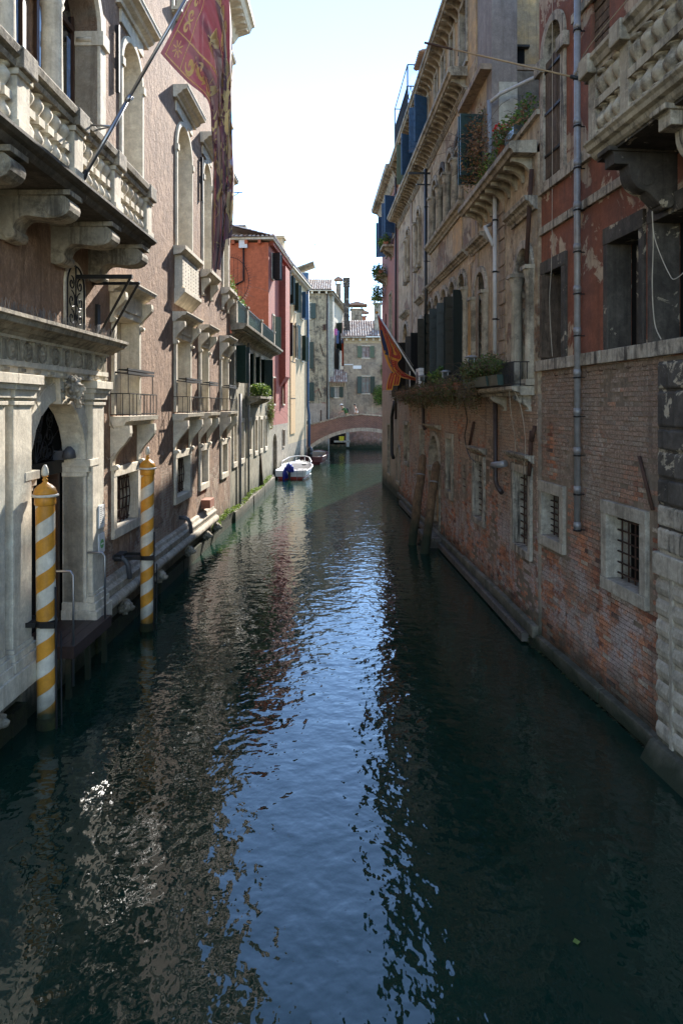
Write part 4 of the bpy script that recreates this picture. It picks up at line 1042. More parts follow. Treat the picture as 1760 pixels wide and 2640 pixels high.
# --- main floor z 5.1
def colonnette(m, u, z0, z1, r=.13, d=.02):
    m.box(-.3, d+.16, u-r*1.25, u+r*1.25, z0, z0+.12); m.lathe([(r, .12), (r*.95, .3), (r*.86, z1-z0-.34), (r*1.05, z1-z0-.30), (r*.9, z1-z0-.26), (r*1.3, z1-z0-.06), (r*1.35, z1-z0)], (d, u, z0), 14); m.box(-.3, d+r*1.4, u-r*1.35, u+r*1.35, z1-.06, z1+.02)
def archdoor(u0, u1, z0, zs, par, col=True, depth=.4, pane='glass', fw=.16, tymp=True, mat='stone_grey', stain='stone_streak', left=True, right=True):
    r = (u1-u0)/2; zt = zs+r; holes.append((u0-.0, u1+.0, z0, zt, 'arch'))
    s = MB(FR); s.ring(arcpts((u0+u1)/2, zs, r+fw, 14), arcpts((u0+u1)/2, zs, r-.0, 14), -depth, .07); w = s.build('window', M[stain], par, bevel=.008)
    g = MB(FR); g.box(-depth-.02, -depth, u0, u1, z0, zs); g.build('pane', M[pane], w)
    if tymp: g = MB(FR); g.box(-.24, -.2, u0, u1, zs-.05, zt); g.build('tympanum', M['ochre'], w)
    s = MB(FR)
    if left: colonnette(s, u0-.02, z0, zs)
    if right: colonnette(s, u1+.02, z0, zs)
    if left or right: s.build('column', M[mat], w)
    s = MB(FR)
    for q in (.0, .5, 1.): s.box(-depth, -depth+.04, u0+(u1-u0)*q-.03, u0+(u1-u0)*q+.03, z0, zs)
    for z in (z0+.7, z0+1.4): s.box(-depth, -depth+.035, u0, u1, z-.03, z+.03)
    s.build('sash', M['green'], w)
    return w
zf = 5.1
a, b = px(FR, 1334, 1370); w = archdoor(a, b, zf, 7.45, PR); hood(FR, w, a-.35, b+.35, 8.52, .26, .26, 'stone_streak')
J = (a, b)
a, b = px(FR, 1226, 1254); w = archdoor(a, b, zf, 7.55, PR); hood(FR, w, a-.3, b+.3, 8.72, .26, .26, 'stone_streak')
s = MB(FR); s.box(.0, .05, b+.2, b+.3, 5.1, 8.7)
edges_ = [px(FR, x0, x1) for x0, x1 in ((1183, 1203), (1160, 1177), (1139, 1155), (1120, 1134), (1105, 1117))]
us = sorted([V(1205), V(1102)])
n = 5; span = (us[1]-us[0])/n
for k in range(n):
    u0 = us[0]+span*k+.16; u1 = us[0]+span*(k+1)-.16; w = archdoor(u0, u1, zf, 8.0, PR, fw=.14, left=(k == 0))
    for sg, uh in ((1, u0), (-1, u1)):
        shutter(FR, w, uh-sg*.04, zf+.05, 7.95, .33, (50, 78, 62, 84, 56)[(k*2+sg) % 5], 'shade_green', style='block', t=.06, dirn=-sg, d=.08)
s = MB(FR); s.prism_u(cornice_prof(8.86, .2, .2), us[0]-.1, us[1]+.3); s.build('hood_course', M['stone_grey'], PR)
for pa, pb in ((1081, 1092), (1040, 1053)):
    a, b = px(FR, pa, pb); w = archdoor(a, b, zf, 7.6, PR, fw=.14); hood(FR, w, a-.3, b+.3, 8.75, .2, .22, 'stone_grey')
    for sg, uh in ((1, a), (-1, b)): shutter(FR, w, uh-sg*.04, zf, 7.5, .5, 70, 'black', style='panel', dirn=-sg)
# --- second floor
z2 = 10.5
us2 = sorted([V(1196), V(1113)]); n = 4; sp = (us2[1]-us2[0])/n
for k in range(n):
    u0 = us2[0]+sp*k+.18; u1 = us2[0]+sp*(k+1)-.18; w = archdoor(u0, u1, z2, 12.15, PR, fw=.17, left=(k == 0), pane='glass_sky' if k % 2 else 'glass', stain='stone_grey' if k % 2 else 'stone_black')
s = MB(FR); s.prism_u(cornice_prof(10.22, .26, .26), us2[0]-.35, us2[1]+.35); s.build('sill_course', M['stone_grey'], PR)
for pa, pb in ((1075, 1084), (1048, 1055)):
    a, b = px(FR, pa, pb); archdoor(a, b, z2-.3, 12.2, PR, fw=.14)
a, b = 17.65, 18.4; w = addr(window(FR, PR, a, b, 10.5, 12.05, .12, mat='stone_grey', depth=.3))
shutter(FR, w, a, 10.5, 12.05, .56, 86, 'green', style='panel', dirn=-1); shutter(FR, w, b, 10.5, 12.3, .45, 84, 'green', style='louvre', dirn=1)
# --- top floor
z3 = 14.3
for i, (pa, pb) in enumerate(((1187, 1203), (1162, 1171), (1140, 1147), (1122, 1128), (1095, 1104), (1058, 1066))):
    a, b = px(FR, pa, pb); w = addr(window(FR, PR, a, b, 14.45, 16.2, .13, mat='stone_grey', depth=.22, pane='glass_sky' if i % 2 == 0 else 'glass', mull=(1, 2)))
    if i >= 4:
        shutter(FR, w, a, 14.45, 16.2, .55, 60, 'blue', dirn=-1); shutter(FR, w, b, 14.45, 16.2, .55, 70, 'blue' if i == 4 else 'green_mid', dirn=1)
    s = MB(FR); s.tube([(.02, a-.15, 14.6), (.28, a-.15, 14.6), (.28, a-.15, 14.45)], .014, 4); s.build('hook', M['iron'], w)
# wall bodies: brick below, crumbling plaster in the middle, ochre at the top; a lower wing nearest us
low = [h for h in holes if h[2] < 4.9]; mid = [h for h in holes if 4.9 <= h[2] < 14.2]; top = [h for h in holes if h[2] >= 14.2]
YW = 17.0; YT = 18.6
wall(FR, PR, Yend, Yst, -.8, 4.93, low, M['mortar'], d=-.014, th=.5, name='mortar_bed')
brickwork(FR, PR, Yend+.02, Yst, .30, 4.93, [(h[0]-.12, h[1]+.12, h[2]-.12, h[3]+.12) for h in low], 'brick2', 240, seed=4, hh=.074)
s = MB(FR)
wall(FR, PR, Yend, YW, 4.93, 9.62, [h for h in mid if h[1] < YW], M['crumble'], name='lower_wing_wall')
wall(FR, PR, YW, YT, 4.93, 12.9, [h for h in mid if YW < h[0] < YT], M['crumble'], name='plaster_return'); wall(FR, PR, YT, Yst, 4.93, 14.0, [h for h in mid if h[0] > YT], M['crumble'], name='plaster_wall')
wall(FR, PR, YT, Yst, 14.0, 17.0, top, M['ochre'], name='top_wall')
body(FR, PR, YT, Yst, 17.1, 7.0, M['ochre']); body(FR, PR, YW, YT, 12.85, 5.0, M['grey_render']); s = MB(FR); s.box(-5, .28, 17.0, 19.6, 12.88, 13.02); s.build('return_ledge', M['crumble_low'], PR); body(FR, PR, Yend, YW, 10.0, 3.0, M['grey_render'])
# ochre remnant panels and pilaster strips
for u0, u1, z0, z1 in ((20.3, 21.6, 9.0, 10.2), (18.7, 19.1, 8.6, 10.6), (19.2, 19.45, 5.1, 8.6)):
    s = MB(FR); s.box(0, .018, u0, u1, z0, z1); s.build('ochre_patch', M['ochre'], PR)
for u0, u1 in ((15.75, 16.35),):
    s = MB(FR); R = random.Random(3); z = 5.1
    while z < 9.3:
        hh = R.uniform(.2, .34); s = MB(FR); s.box(0, R.uniform(.015, .05), u0+R.uniform(0, .1), u1-R.uniform(0, .12), z+.01, z+hh-.01); s.build('block', M['crumble_low'], PR, bevel=.01); z += hh
for u, w_ in ((18.3, .28), (26.6, .3), (30.2, .5)):
    s = MB(FR); s.box(0, .035, u, u+w_, 5.1, 14.0 if u > 18.4 else 9.6); s.build('pilaster_strip', M['crumble_low'], PR)
# cornices
def cornice(u0, u1, z, h, d, mat, mh, step, msk=.9):
    s = MB(FR); s.prism_u([(0, z), (d*.85, z), (d*.9, z+h*.35), (d, z+h*.45), (d, z+h), (d*.9, z+h+.03), (0, z+h+.05)], u0, u1); s.build('cornice', M[mat], PR)
    modillions(FR, PR, u0+.08, u1-.08, z, d*.85, mh, step, mat, .10)
cornice(18.9, 35.2, 16.55, .22, .50, 'stone_grey', .36, .46)
cornice(19.6, 35.2, 13.95, .22, .55, 'stone_grey', .36, .40)
cornice(13.6, 18.3, 9.62, .20, .55, 'stone_grey', .34, .52)
for k in range(3):
    s = MB(FR); s.box(0, .05+.03*k, 19.6, 35, 13.5-k*.0+.06*k, 13.55+.06*k); s.build('string_course', M['stone_grey'], PR)
# terrace parapet over the lower wing, brick
wall(FR, PR, Yend, YW, 9.8, 10.35, [], M['crumble'], d=-.05, th=.3, name='parapet')
s = MB(FR); s.box(-.38, .03, Yend, YW, 10.35, 10.45); s.build('parapet_coping', M['stone_grey'], PR)
s = MB(FR); s.box(-3.0, -.4, Yend, YW, 9.9, 10.0); s.build('terrace_floor', M['grey_render'], PR)
# tall end wall facing us above the terrace, with its flue
FE = Frame(*FR.W(0, YW)[:2], 1, .0444, 1, 0)
a0 = 0.0
we = window(FE, PR, 1.75, 2.3, 12.9, 13.9, .07, mat='grey_render', depth=.15, pane='green', mull=None) if False else None
def epart(name, boxes, mat):
    m = MB()
    for x0, x1, y0, y1, z0, z1 in boxes:
        pts = []
        for z in (z0, z1):
            for x, y in ((x0, y0), (x1, y0), (x1, y1), (x0, y1)):
                p = FE.W(y, x); pts.append((p.x, p.y, z))
        m.hexa(pts)
    o = m.build(name, M[mat]); o.parent = PR; o.matrix_parent_inverse = Matrix.Identity(4)
    base = FR.W(0, FR.uc); T = Matrix.Translation((base.x, base.y, 0)) @ Matrix.Rotation(atan2(-FR.dir.x, FR.dir.y), 4, 'Z'); o.matrix_parent_inverse = T.inverted(); return o
epart('end_wall', [(0.02, 8, -2.1, -1.62, 9.8, 20.0)], 'grey_render'); epart('flue_block', [(.03, .61, -1.6, -.5, 9.8, 19.9)], 'mauve_render')
epart('flue', [(.0, .62, -.5, .03, 9.9, 20.0)], 'mauve_render'); epart('flue_foot', [(.17, .615, .03, .06, 9.9, 12.55)], 'white_render')
epart('pale_lower_wall', [(.62, 2.4, -1.62, -1.55, 9.9, 12.2)], 'white_render')
o = epart('small_window', [(.86, 1.3, -1.62, -1.58, 13.2, 14.2)], 'unlit_dark'); epart('window_shutter', [(.87, 1.08, -1.58, -1.54, 13.25, 14.15)], 'green'); epart('drip_stone', [(.8, 1.4, -1.62, -1.45, 14.2, 14.26)], 'stone_black')
# long ledge (balcony floor) at first floor with low iron railing
zl = 5.08
segs = [(13.75, 15.9), (15.9, 21.9), (21.9, 31.5)]
for a, b in segs:
    s = MB(FR); s.prism_u([(0, 4.90), (.28, 4.90), (.30, 4.96), (.42, 4.99), (.45, 5.02), (.45, 5.08), (0, 5.08)], a, b-.01); s.build('ledge', M['stone_grey'], PR)
for uu in (13.95, 15.7, 18.4, 20.8, 23.2, 26.3, 30.6):
    s = MB(FR); s.prism_u(scroll_poly(.34, 4.9, 4.58, .05), uu, uu+.16); s.tube([(.22, uu-.01, 4.83), (.22, uu+.17, 4.83)], .06, 8); s.build('ledge_bracket', M['stone_streak'], PR)
railing(FR, PR, 13.8, 21.5, 5.09, 5.56, .40, 90, r=.012)
s = MB(FR)
for k in range(26):
    u = 13.9+k*.3
    s.tube([(.41, u+.09*sin(2*pi*q/10), 5.22+.09*cos(2*pi*q/10)) for q in range(11)], .007, 4)
s.build('railing_scrolls', M['iron'], PR)
# kerb at the water
def kerb(fr, par, u0, u1, zt, d, mat='kerb', step=1.6):
    u = u0
    while u < u1-.05:
        v = min(u1, u+step*rnd.uniform(.8, 1.25)); s = MB(fr); s.box(-.02, d+rnd.uniform(-.015, .015), u+.006, v-.006, zt-.24, zt+rnd.uniform(-.02, .012)); s.build('kerb_stone', M[mat], par, bevel=.02); u = v
    s = MB(fr); s.box(-.02, d+.0, u0, u1, -1.2, zt-.25); s.build('footing', M['algae'], par)
    s = MB(fr); R = random.Random(int(u0*7))
    for k in range(int((u1-u0)*170)):
        u = R.uniform(u0, u1); z = R.uniform(-.15, zt-.25); q = R.uniform(.012, .035); s.hexa([(d-.02, u-q, z-q), (d-.02, u+q, z-q*.6), (d-.02, u+q, z+q*.5), (d-.02, u-q, z+q), (d+q, u-q*.5, z-q*.3), (d+q*1.2, u+q*.4, z-q*.4), (d+q, u+q*.5, z+q*.3), (d+q*.8, u-q*.3, z+q*.5)])
    s.build('mussel_crust', M['algae'], par, kind='stuff')
kerb(FR, PR, Yend, 20.0, .42, .10); kerb(FR, PR, 20.0, 34.8, .36, .10)
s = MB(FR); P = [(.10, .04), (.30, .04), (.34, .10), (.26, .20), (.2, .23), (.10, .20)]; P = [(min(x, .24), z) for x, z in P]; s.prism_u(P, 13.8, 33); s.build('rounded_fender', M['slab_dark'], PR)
# pipes on the wall
def pipe(fr, par, pts, r, mat, clips=(), name='downpipe'):
    m = MB(fr); m.tube(pts, r, 12); o = m.build(name, M[mat], par)
    for (u, z) in clips:
        s = MB(fr); s.lathe([(r+.008, -.02), (r+.014, -.02), (r+.014, .02), (r+.008, .02)], (pts[0][0], u, z), 12); s.box(-.02, pts[0][0], u-.012, u+.012, z-.012, z+.012); s.build('clip', M['iron'], o)
    return o
u = V(1277, .1); pipe(FR, PR, [(.12, u, 9.6), (.12, u, 5.9)], .05, 'pipe_white', [(u, 9.0), (u, 7.8), (u, 6.7)])
pipe(FR, PR, [(.12, u+.35, 9.0), (.3, u+.2, 8.9), (.15, u, 8.4)], .045, 'pipe_white')
u = 16.75; pipe(FR, PR, [(.12, u, 12.0), (.12, u, 9.9)], .05, 'zinc', [(u, 10.7)])
pipe(FR, PR, [(-1.3, 15.9, 13.0), (-1.3, 15.9, 12.5), (-1.1, 16.0, 12.4), (-.1, 16.6, 12.1), (.12, u, 11.95)], .045, 'pipe_white')
u = V(1276, .14); pipe(FR, PR, [(.14, u, 4.95), (.14, u, 3.0), (.12, u-.06, 2.85), (.08, u-.3, 2.72)], .055, 'pipe_brown')
u = V(1100, .12); pipe(FR, PR, [(.16, u, 13.4), (.16, u, 5.1)], .055, 'black', [(u, 12), (u, 10), (u, 8), (u, 6)]); s = MB(FR); s.box(0, .8, u-.03, u+.03, 13.2, 13.27); s.box(0, .5, u-.03, u+.03, 12.8, 12.84); s.build('iron_bracket', M['black'], PR)
u = V(1092, .1); pipe(FR, PR, [(.12, u, 4.9), (.12, u, 3.9), (.08, u-.1, 3.8)], .06, 'pipe_brown')
u = V(1018, .1); pipe(FR, PR, [(.12, u, 4.9), (.2, u+.2, 4.4), (.2, u+.6, 4.1), (.2, u+.6, 2.2), (.15, u+.3, 2.0)], .09, 'black')
u = V(1365, .1)
s = MB(FR); s.tube([(.1, 15.4, 3.42), (.32, 15.7, 3.35)], .075, 12); s.build('vent_pipe', M['zinc'], PR)
for pts in ([(.06, 18.6, 4.25), (.06, 19.2, 3.5)], [(.06, 13.75, 4.2), (.06, 13.9, 3.3)], [(.06, 13.55, 4.3), (.10, 13.62, 4.0)]):
    s = MB(FR); s.tube([pts[0], pts[1]], .04, 6); s.build('iron_anchor', M['rust'], PR)
s = MB(FR); s.tube([(.1, 13.62, 9.3), (.12, 13.9, 7.4)], .045, 8); s.build('rusty_flue', M['rust'], PR)

# --- mooring piles, cross step
for i, (pw, Yw, pt, pyt, Yt, lab) in enumerate(((1062, 23.6, 1089, 1180, 24.3, 'slender leaning mooring pile, farther of the pair at the arched water door'), (1094, 22.2, 1124, 1199, 23.0, 'thicker leaning mooring pile, nearer of the pair at the arched water door'))):
    top_ = at(pt, pyt, Yt); bot = Vector(((pw-880)/FP*Yw, Yw, 0)); e = (top_-bot).normalized(); bot2 = bot-e*1.2
    t = thing('mooring_pile', lab, 'mooring pile', bot, group='wooden mooring piles on the right')
    s = MB(org=tuple(bot)); n = 10; r0 = .155; pts = [bot2+(top_-bot2)*k/n for k in range(n+1)]; R = random.Random(i)
    s.tube([tuple(p+Vector((R.gauss(0, .008), R.gauss(0, .008), 0))) for p in pts]+[tuple(top_+e*.12)], [r0*(1-.12*k/n)*R.uniform(.95, 1.05) for k in range(n+1)]+[.06], 12); s.build('post', M['post'], t, loc=(0, 0, 0))
    q = bot+(top_-bot)*.80; s = MB(org=tuple(bot)); s.tube([tuple(q-e*.02), tuple(q+e*.02)], .165, 14); s.build('band', M['zinc'], t, loc=(0, 0, 0))
t = thing('water_step', 'dark stone step at the water door behind the leaning piles', 'step', FR.W(.25, 23.9, .3), frame=None); s = MB(); s.box(-.35, .25, -.95, .95, -.1, .02); s.box(-.3, .2, -.9, .9, -.8, -.1); s.build('slab', M['slab_dark'], t).rotation_euler = (0, 0, .044)

# ================================================================== NEAR RED HOUSE
PN = thing('red_house', 'near red stuccoed house with bare brick below and soot-stained window frames', 'house', frame=FN)
holes = []; a_ = 5.3
def nwin(pa, pb, z0, z1, **k):
    a, b = px(FN, pa, pb); return addr(window(FN, PN, a, b, z0, z1, **k))
def loose_grille(fr, w, a, b, z0, z1, nu, nz, d=-.18, r=.013):
    g = MB(fr)
    for i in range(nu): u = a+(b-a)*(i+.5)/nu; g.tube([(d, u, z0), (d, u, z1)], r, 6)
    for j in range(nz): z = z0+(z1-z0)*(j+.5)/nz; g.tube([(d+.02, a, z), (d+.02, b, z)], r*1.05, 6)
    g.build('grille', M['rust'], w)
for pa, pb, z0, z1, nu, nz, lab in ((1400, 1446, 2.22, 3.05, 4, 7, None), (1568, 1654, 2.02, 3.02, 5, 6, None)):
    w = nwin(pa, pb, z0, z1, fw=.17, mat='stone_mid', depth=.36, pane='unlit_dark', mull=None, head=.2, foot=.19); a, b = px(FN, pa, pb); loose_grille(FN, w, a, b, z0, z1, nu, nz, -.17)
    s = MB(FN); s.box(-.345, -.32, a, a+(b-a)*.5, z0, z1); s.build('inner_shutter', M['wood'], w)
# upper windows over the sill course
a, b = px(FN, 1408, 1451); w = nwin(1408, 1451, 5.57, 7.2, fw=.18, mat='stone_black', depth=.35, pane='glass', mull=None, foot=0, head=.24)
shutter(FN, w, b-.02, 5.6, 7.15, .5, 80, 'wood', d=-.34, dirn=-1)
for pa, pb in ((1571, 1652), (1689, 1800)):
    a, b = px(FN, pa, pb); w = nwin(pa, pb, 5.57, 7.2, fw=.13, mat='stone_black', depth=.35, pane='unlit_dark', mull=None, foot=0, head=.26)
    s = MB(FN); s.box(-.30, -.24, a+.02, a+(b-a)*.62, 5.57, 7.1); s.box(-.24, -.22, a+.1, a+(b-a)*.5, 5.7, 6.3); s.box(-.24, -.22, a+.1, a+(b-a)*.5, 6.4, 7.0); s.build('shutter', M['stone_black'], w)
# tall arched window with boards
a, b = px(FN, 1406, 1449); w = nwin(1406, 1449, 8.95, 11.8, fw=.17, arch=True, mat='stone_streak', depth=.35, pane='unlit_dark', mull=None, foot=0)
s = MB(FN)
for uu in (a-.17-.12, b-.02): s = MB(FN); s.box(-.05, .12, uu, uu+.32, 11.05, 11.3); s.build('impost_block', M['stone_streak'], w)
for k in range(3):
    s = MB(FN); q = (b-a)/3; s.box(-.06+.01*k, -.01+.01*k, a+q*k+.006, a+q*(k+1)-.006, 9.0, 11.2+.05*(k % 2)); s.build('board', M['wood'], w)
s = MB(FN)
for z in (9.4, 10.2, 11.0): s.box(.01, .03, a, b, z, z+.05)
s.build('strap', M['iron'], w)
s = MB(FN); R = random.Random(8)
nn = px(FN, 1522, 1570); holes.append((nn[0], nn[1], 9.0, 13.0))
for k in range(24):
    s = MB(FN); z = 9.0+k*.165; s.box(-.12, -.06+R.uniform(-.01, .01), nn[0], nn[1], z+.012, z+.153); s.build('slat', M['wood'], PN)
s = MB(FN); s.box(-.3, -.25, nn[0]-.1, nn[1]+.1, 8.9, 13.1); s.build('void', M['unlit_dark'], PN)
holes.append((7.2, 9.0, 8.3, 11.6)); w = window(FN, PN, 7.3, 8.9, 8.4, 11.5, .12, mat='stone_grey', depth=.3)
Nst, Nend = 3.0, 13.72
wall(FN, PN, Nst, Nend, -.8, 5.35, [h for h in holes if h[3] < 5], M['mortar'], d=-.014, th=.5, name='mortar_bed')
wall(FN, PN, Nst, Nend, 5.35, 15.5, [h for h in holes if h[2] > 5], M['red'], name='red_wall')
body(FN, PN, Nst, Nend, 15.6, 6.0, M['red'])
vis = lambda c: 9.45 < c[0] and c[3] < 5.3
brickwork(FN, PN, 9.42, Nend, .22, 5.34, [(h[0]-.17, h[1]+.17, h[2]-.2, h[3]+.2) for h in holes if h[3] < 5], 'brick', 298, seed=2, view=vis)
brickwork(FN, PN, 5.0, 8.5, .22, 5.34, [], 'brick', 0, seed=3)
def course(z0, z1, d, u0, u1, mat):
    u = u0; R = random.Random(int(z0*10))
    while u < u1-.05:
        v = min(u1, u+R.uniform(.9, 1.6)); s = MB(FN); s.box(-.02, d+R.uniform(-.006, .006), u+.003, v-.003, z0, z1); s.build('course_stone', M[mat], PN, bevel=.008); u = v
course(5.36, 5.56, .10, 4, 13.74, 'stone_streak'); course(7.97, 8.12, .06, 4, 13.6, 'stone_streak'); course(8.74, 8.93, .07, 4, 13.6, 'stone_streak'); course(11.3, 11.46, .05, 4, 12.2, 'stone_streak')
kerb(FN, PN, 9.4, 13.8, .25, .13, step=1.9)
# rusticated stone corner
R = random.Random(6)
qa, qb = 8.62, 9.36
zs_ = .28; k = 0
while zs_ < 2.4:
    s = MB(FN); s.prism_u([(-.02, zs_+.008), (.10, zs_+.012), (.135, zs_+.05), (.15, zs_+.13), (.135, zs_+.215), (.10, zs_+.255), (-.02, zs_+.262)], qb-.30, qb); s.build('quoin_block', M['stone_mid'], PN, bevel=.012)
    s = MB(FN); s.prism_u([(-.02, zs_+.008), (.10, zs_+.012), (.135, zs_+.05), (.15, zs_+.13), (.135, zs_+.215), (.10, zs_+.255), (-.02, zs_+.262)], qa-.3, qb-.38); s.build('quoin_block', M['stone_mid'], PN, bevel=.012); zs_ += .27
s = MB(FN); s.box(-.02, .14, qb-.375, qb-.305, .28, 2.46); s.build('quoin_strip', M['stone_mid'], PN)
s = MB(FN); s.box(-.02, .17, qa-.3, qb+.05, 2.46, 2.76); s.build('quoin_band', M['stone_mid'], PN, bevel=.02)
zs_ = 2.78
for hh, mt in ((.32, 'stone_streak'), (.30, 'stone_streak'), (.34, 'stone_black'), (.36, 'stone_black'), (.30, 'stone_black'), (.50, 'stone_black'), (.38, 'stone_black')):
    if zs_+hh > 5.36: break
    w_ = .40 if k % 2 else .26; s = MB(FN); s.box(-.02, .13, qb-w_, qb, zs_+.015, zs_+hh-.015); s.build('quoin_block', M[mt], PN, bevel=.035)
    s = MB(FN); s.box(-.02, .155, qa-.3, qb-w_-.02, zs_+.015, zs_+hh-.015); s.build('quoin_block', M[mt], PN, bevel=.035); zs_ += hh; k += 1
s = MB(FN); s.box(-.02, .11, qa-.35, qb, .26, 2.9); s.build('quoin_core', M['stone_grey'], PN); s = MB(FN); s.box(-.02, .10, qa-.35, qb-.005, 2.9, zs_); s.build('upper_quoin_core', M['stone_black'], PN)
s = MB(FN); s.prism_u([(0, -.9), (.34, -.9), (.34, .0), (.30, .08), (.2, .26), (0, .28)], qa-.4, qb+.06); s.build('corner_plinth', M['kerb'], PN, bevel=.03)
# downpipe in sleeves
u = FN.U(1488.5, .12); seg_ = [2.65, 3.25, 3.9, 4.55, 5.2, 5.9, 6.6, 7.3, 8.0, 8.7, 9.4, 10.2, 11.0, 12.0, 13.4]
dp = MB(FN); dp.tube([(.13, u, 2.62), (.13, u, 13.5)], .055, 14); dp = dp.build('downpipe', M['zinc'], PN)
for i, z in enumerate(seg_):
    s = MB(FN); s.lathe([(.062, 0), (.064, .05), (.058, .10)], (.13, u, z), 14); s.build('sleeve', M['zinc'], dp)
    s = MB(FN); s.lathe([(.062, -.05), (.07, -.05), (.07, -.025), (.062, -.025)], (.13, u, z), 14); s.box(-.02, .13, u-.01, u+.01, z-.045, z-.03); s.box(.10, .16, u-.085, u-.06, z-.05, z-.025); s.build('clip', M['iron'], dp)
s = MB(FN); s.tube([(.06, FN.U(1657), 3.98), (.05, FN.U(1690), 3.27)], .025, 6); s.build('iron_rod', M['rust'], PN)
s = MB(FN)
for k in range(9): uu = 9.4+k*.43; s.tube([(0, uu, 5.25), (.06, uu, 5.24), (.065, uu, 5.28)], .006, 4)
s.build('hooks', M['rust'], PN)
# balcony, balustrade
be = 9.62
s = MB(FN); s.box(0, .84, 4, be-.02, 7.99, 8.018); s.build('dark_soffit', M['stone_black'], PN)  # thin near-black sheet, darkens the slab's underside
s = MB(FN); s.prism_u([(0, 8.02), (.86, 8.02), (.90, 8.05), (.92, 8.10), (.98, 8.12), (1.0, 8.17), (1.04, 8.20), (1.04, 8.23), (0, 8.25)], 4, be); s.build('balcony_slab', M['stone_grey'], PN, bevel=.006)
s = MB(FN); s.prism_u([(.80, 9.06), (1.0, 9.06), (1.0, 9.11), (1.03, 9.12), (1.05, 9.19), (1.10, 9.23), (1.10, 9.28), (.78, 9.30), (.76, 9.2), (.80, 9.12)], 4, be+.03); s.build('balcony_rail', M['stone_grey'], PN)
s = MB(FN); s.box(.05, .9, be-.24, be-.02, 9.08, 9.27); s.build('end_rail', M['stone_grey'], PN)
bm2 = baluster_mesh(.80, .135, 'stone_grey', 'baluster')
pn = [9.42, 8.58, 7.2, 5.8]
for i, uc in enumerate(pn):
    s = MB(FN); s.box(.80, 1.0, uc-.11, uc+.11, 8.23, 9.07); s.build('pier', M['stone_grey'], PN, bevel=.008)
    s = MB(FN); s.box(.77, 1.13, uc-.14, uc+.14, 9.05, 9.305); s.build('rail_cap', M['stone_grey'], PN, bevel=.015)
    if i < 3:
        n = (3, 5, 5)[i]
        for k in range(n):
            uu = uc-.11-(uc-pn[i+1]-.22)*(k+.5)/n; o = bpy.data.objects.new('baluster', bm2); COL.objects.link(o); o.parent = PN; o.location = (-.90, uu-11, 8.245)
for k in range(2): o = bpy.data.objects.new('baluster', bm2); COL.objects.link(o); o.parent = PN; o.location = (-.22-.28*k, be-.14-11, 8.245)
for uc in (9.22, 7.95, 6.6):
    P = [(-.02, 8.02), (.92, 8.02), (.92, 7.98), (.86, 7.94), (.86, 7.80), (.66, 7.80)]+[(.40+.26*cos(t), 7.76-.30*sin(t)) for t in [pi*.04*k for k in range(2, 13)]]+[(.34, 7.40), (.24, 7.30), (.12, 7.28), (-.02, 7.34)]
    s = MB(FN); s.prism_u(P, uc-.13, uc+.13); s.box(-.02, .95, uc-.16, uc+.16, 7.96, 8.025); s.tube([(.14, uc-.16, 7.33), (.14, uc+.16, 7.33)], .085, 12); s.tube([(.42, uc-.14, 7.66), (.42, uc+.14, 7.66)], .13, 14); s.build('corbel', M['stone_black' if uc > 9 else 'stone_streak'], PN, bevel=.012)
# loose cables
W_ = FN.W
cable('cable', 'two pale cables dropping from the stone balcony corbel past the dark windows', [W_(.2, 9.35, 7.3), W_(.14, 9.42, 6.9), W_(.12, 9.48, 6.3), W_(.12, 9.42, 5.8), W_(.13, 9.25, 5.57)], .008)
cable('cable', 'pale cable swinging from the corbel towards the right edge of the picture', [W_(.2, 9.34, 7.3), W_(.2, 9.28, 6.9), W_(.18, 9.0, 6.4), W_(.16, 8.85, 6.3), W_(.1, 8.5, 6.5), W_(.1, 8.2, 6.7)], .007)
cable('cable', 'thin pale cord hanging straight down the red wall left of the downpipe', [W_(.04, 13.0, 13.0), W_(.04, 13.0, 9.0), W_(.06, 12.98, 7.4), W_(.1, 12.98, 6.6), W_(.08, 12.9, 5.6)], .006)
Wr = FR.W
cable('cable', 'black cable curving down the brick wall from the planted ledge', [Wr(.2, 19.3, 4.9), Wr(.06, 19.4, 4.3), Wr(.06, 19.7, 3.8), Wr(.06, 19.2, 3.35), Wr(.06, 18.4, 3.2)], .014, 'cable_dark')
cable('cable', 'pair of pale cords looping off the end of the balcony ledge down the brick', [Wr(.4, 14.1, 5.0), Wr(.3, 14.3, 4.5), Wr(.1, 14.7, 3.9), Wr(.08, 14.9, 3.3)], .007)
cable('cable', 'pale cord hanging from the ledge corner beside the red house', [Wr(.4, 13.9, 5.05), Wr(.25, 13.85, 4.7), Wr(.12, 13.95, 4.0), Wr(.1, 14.1, 3.3)], .007)
cable('cable', 'sagging pale wire strung under the balcony ledge', [Wr(.2, 18.2, 4.6), Wr(.12, 17, 4.3), Wr(.1, 15.8, 4.15), Wr(.2, 14.4, 4.35)], .006)
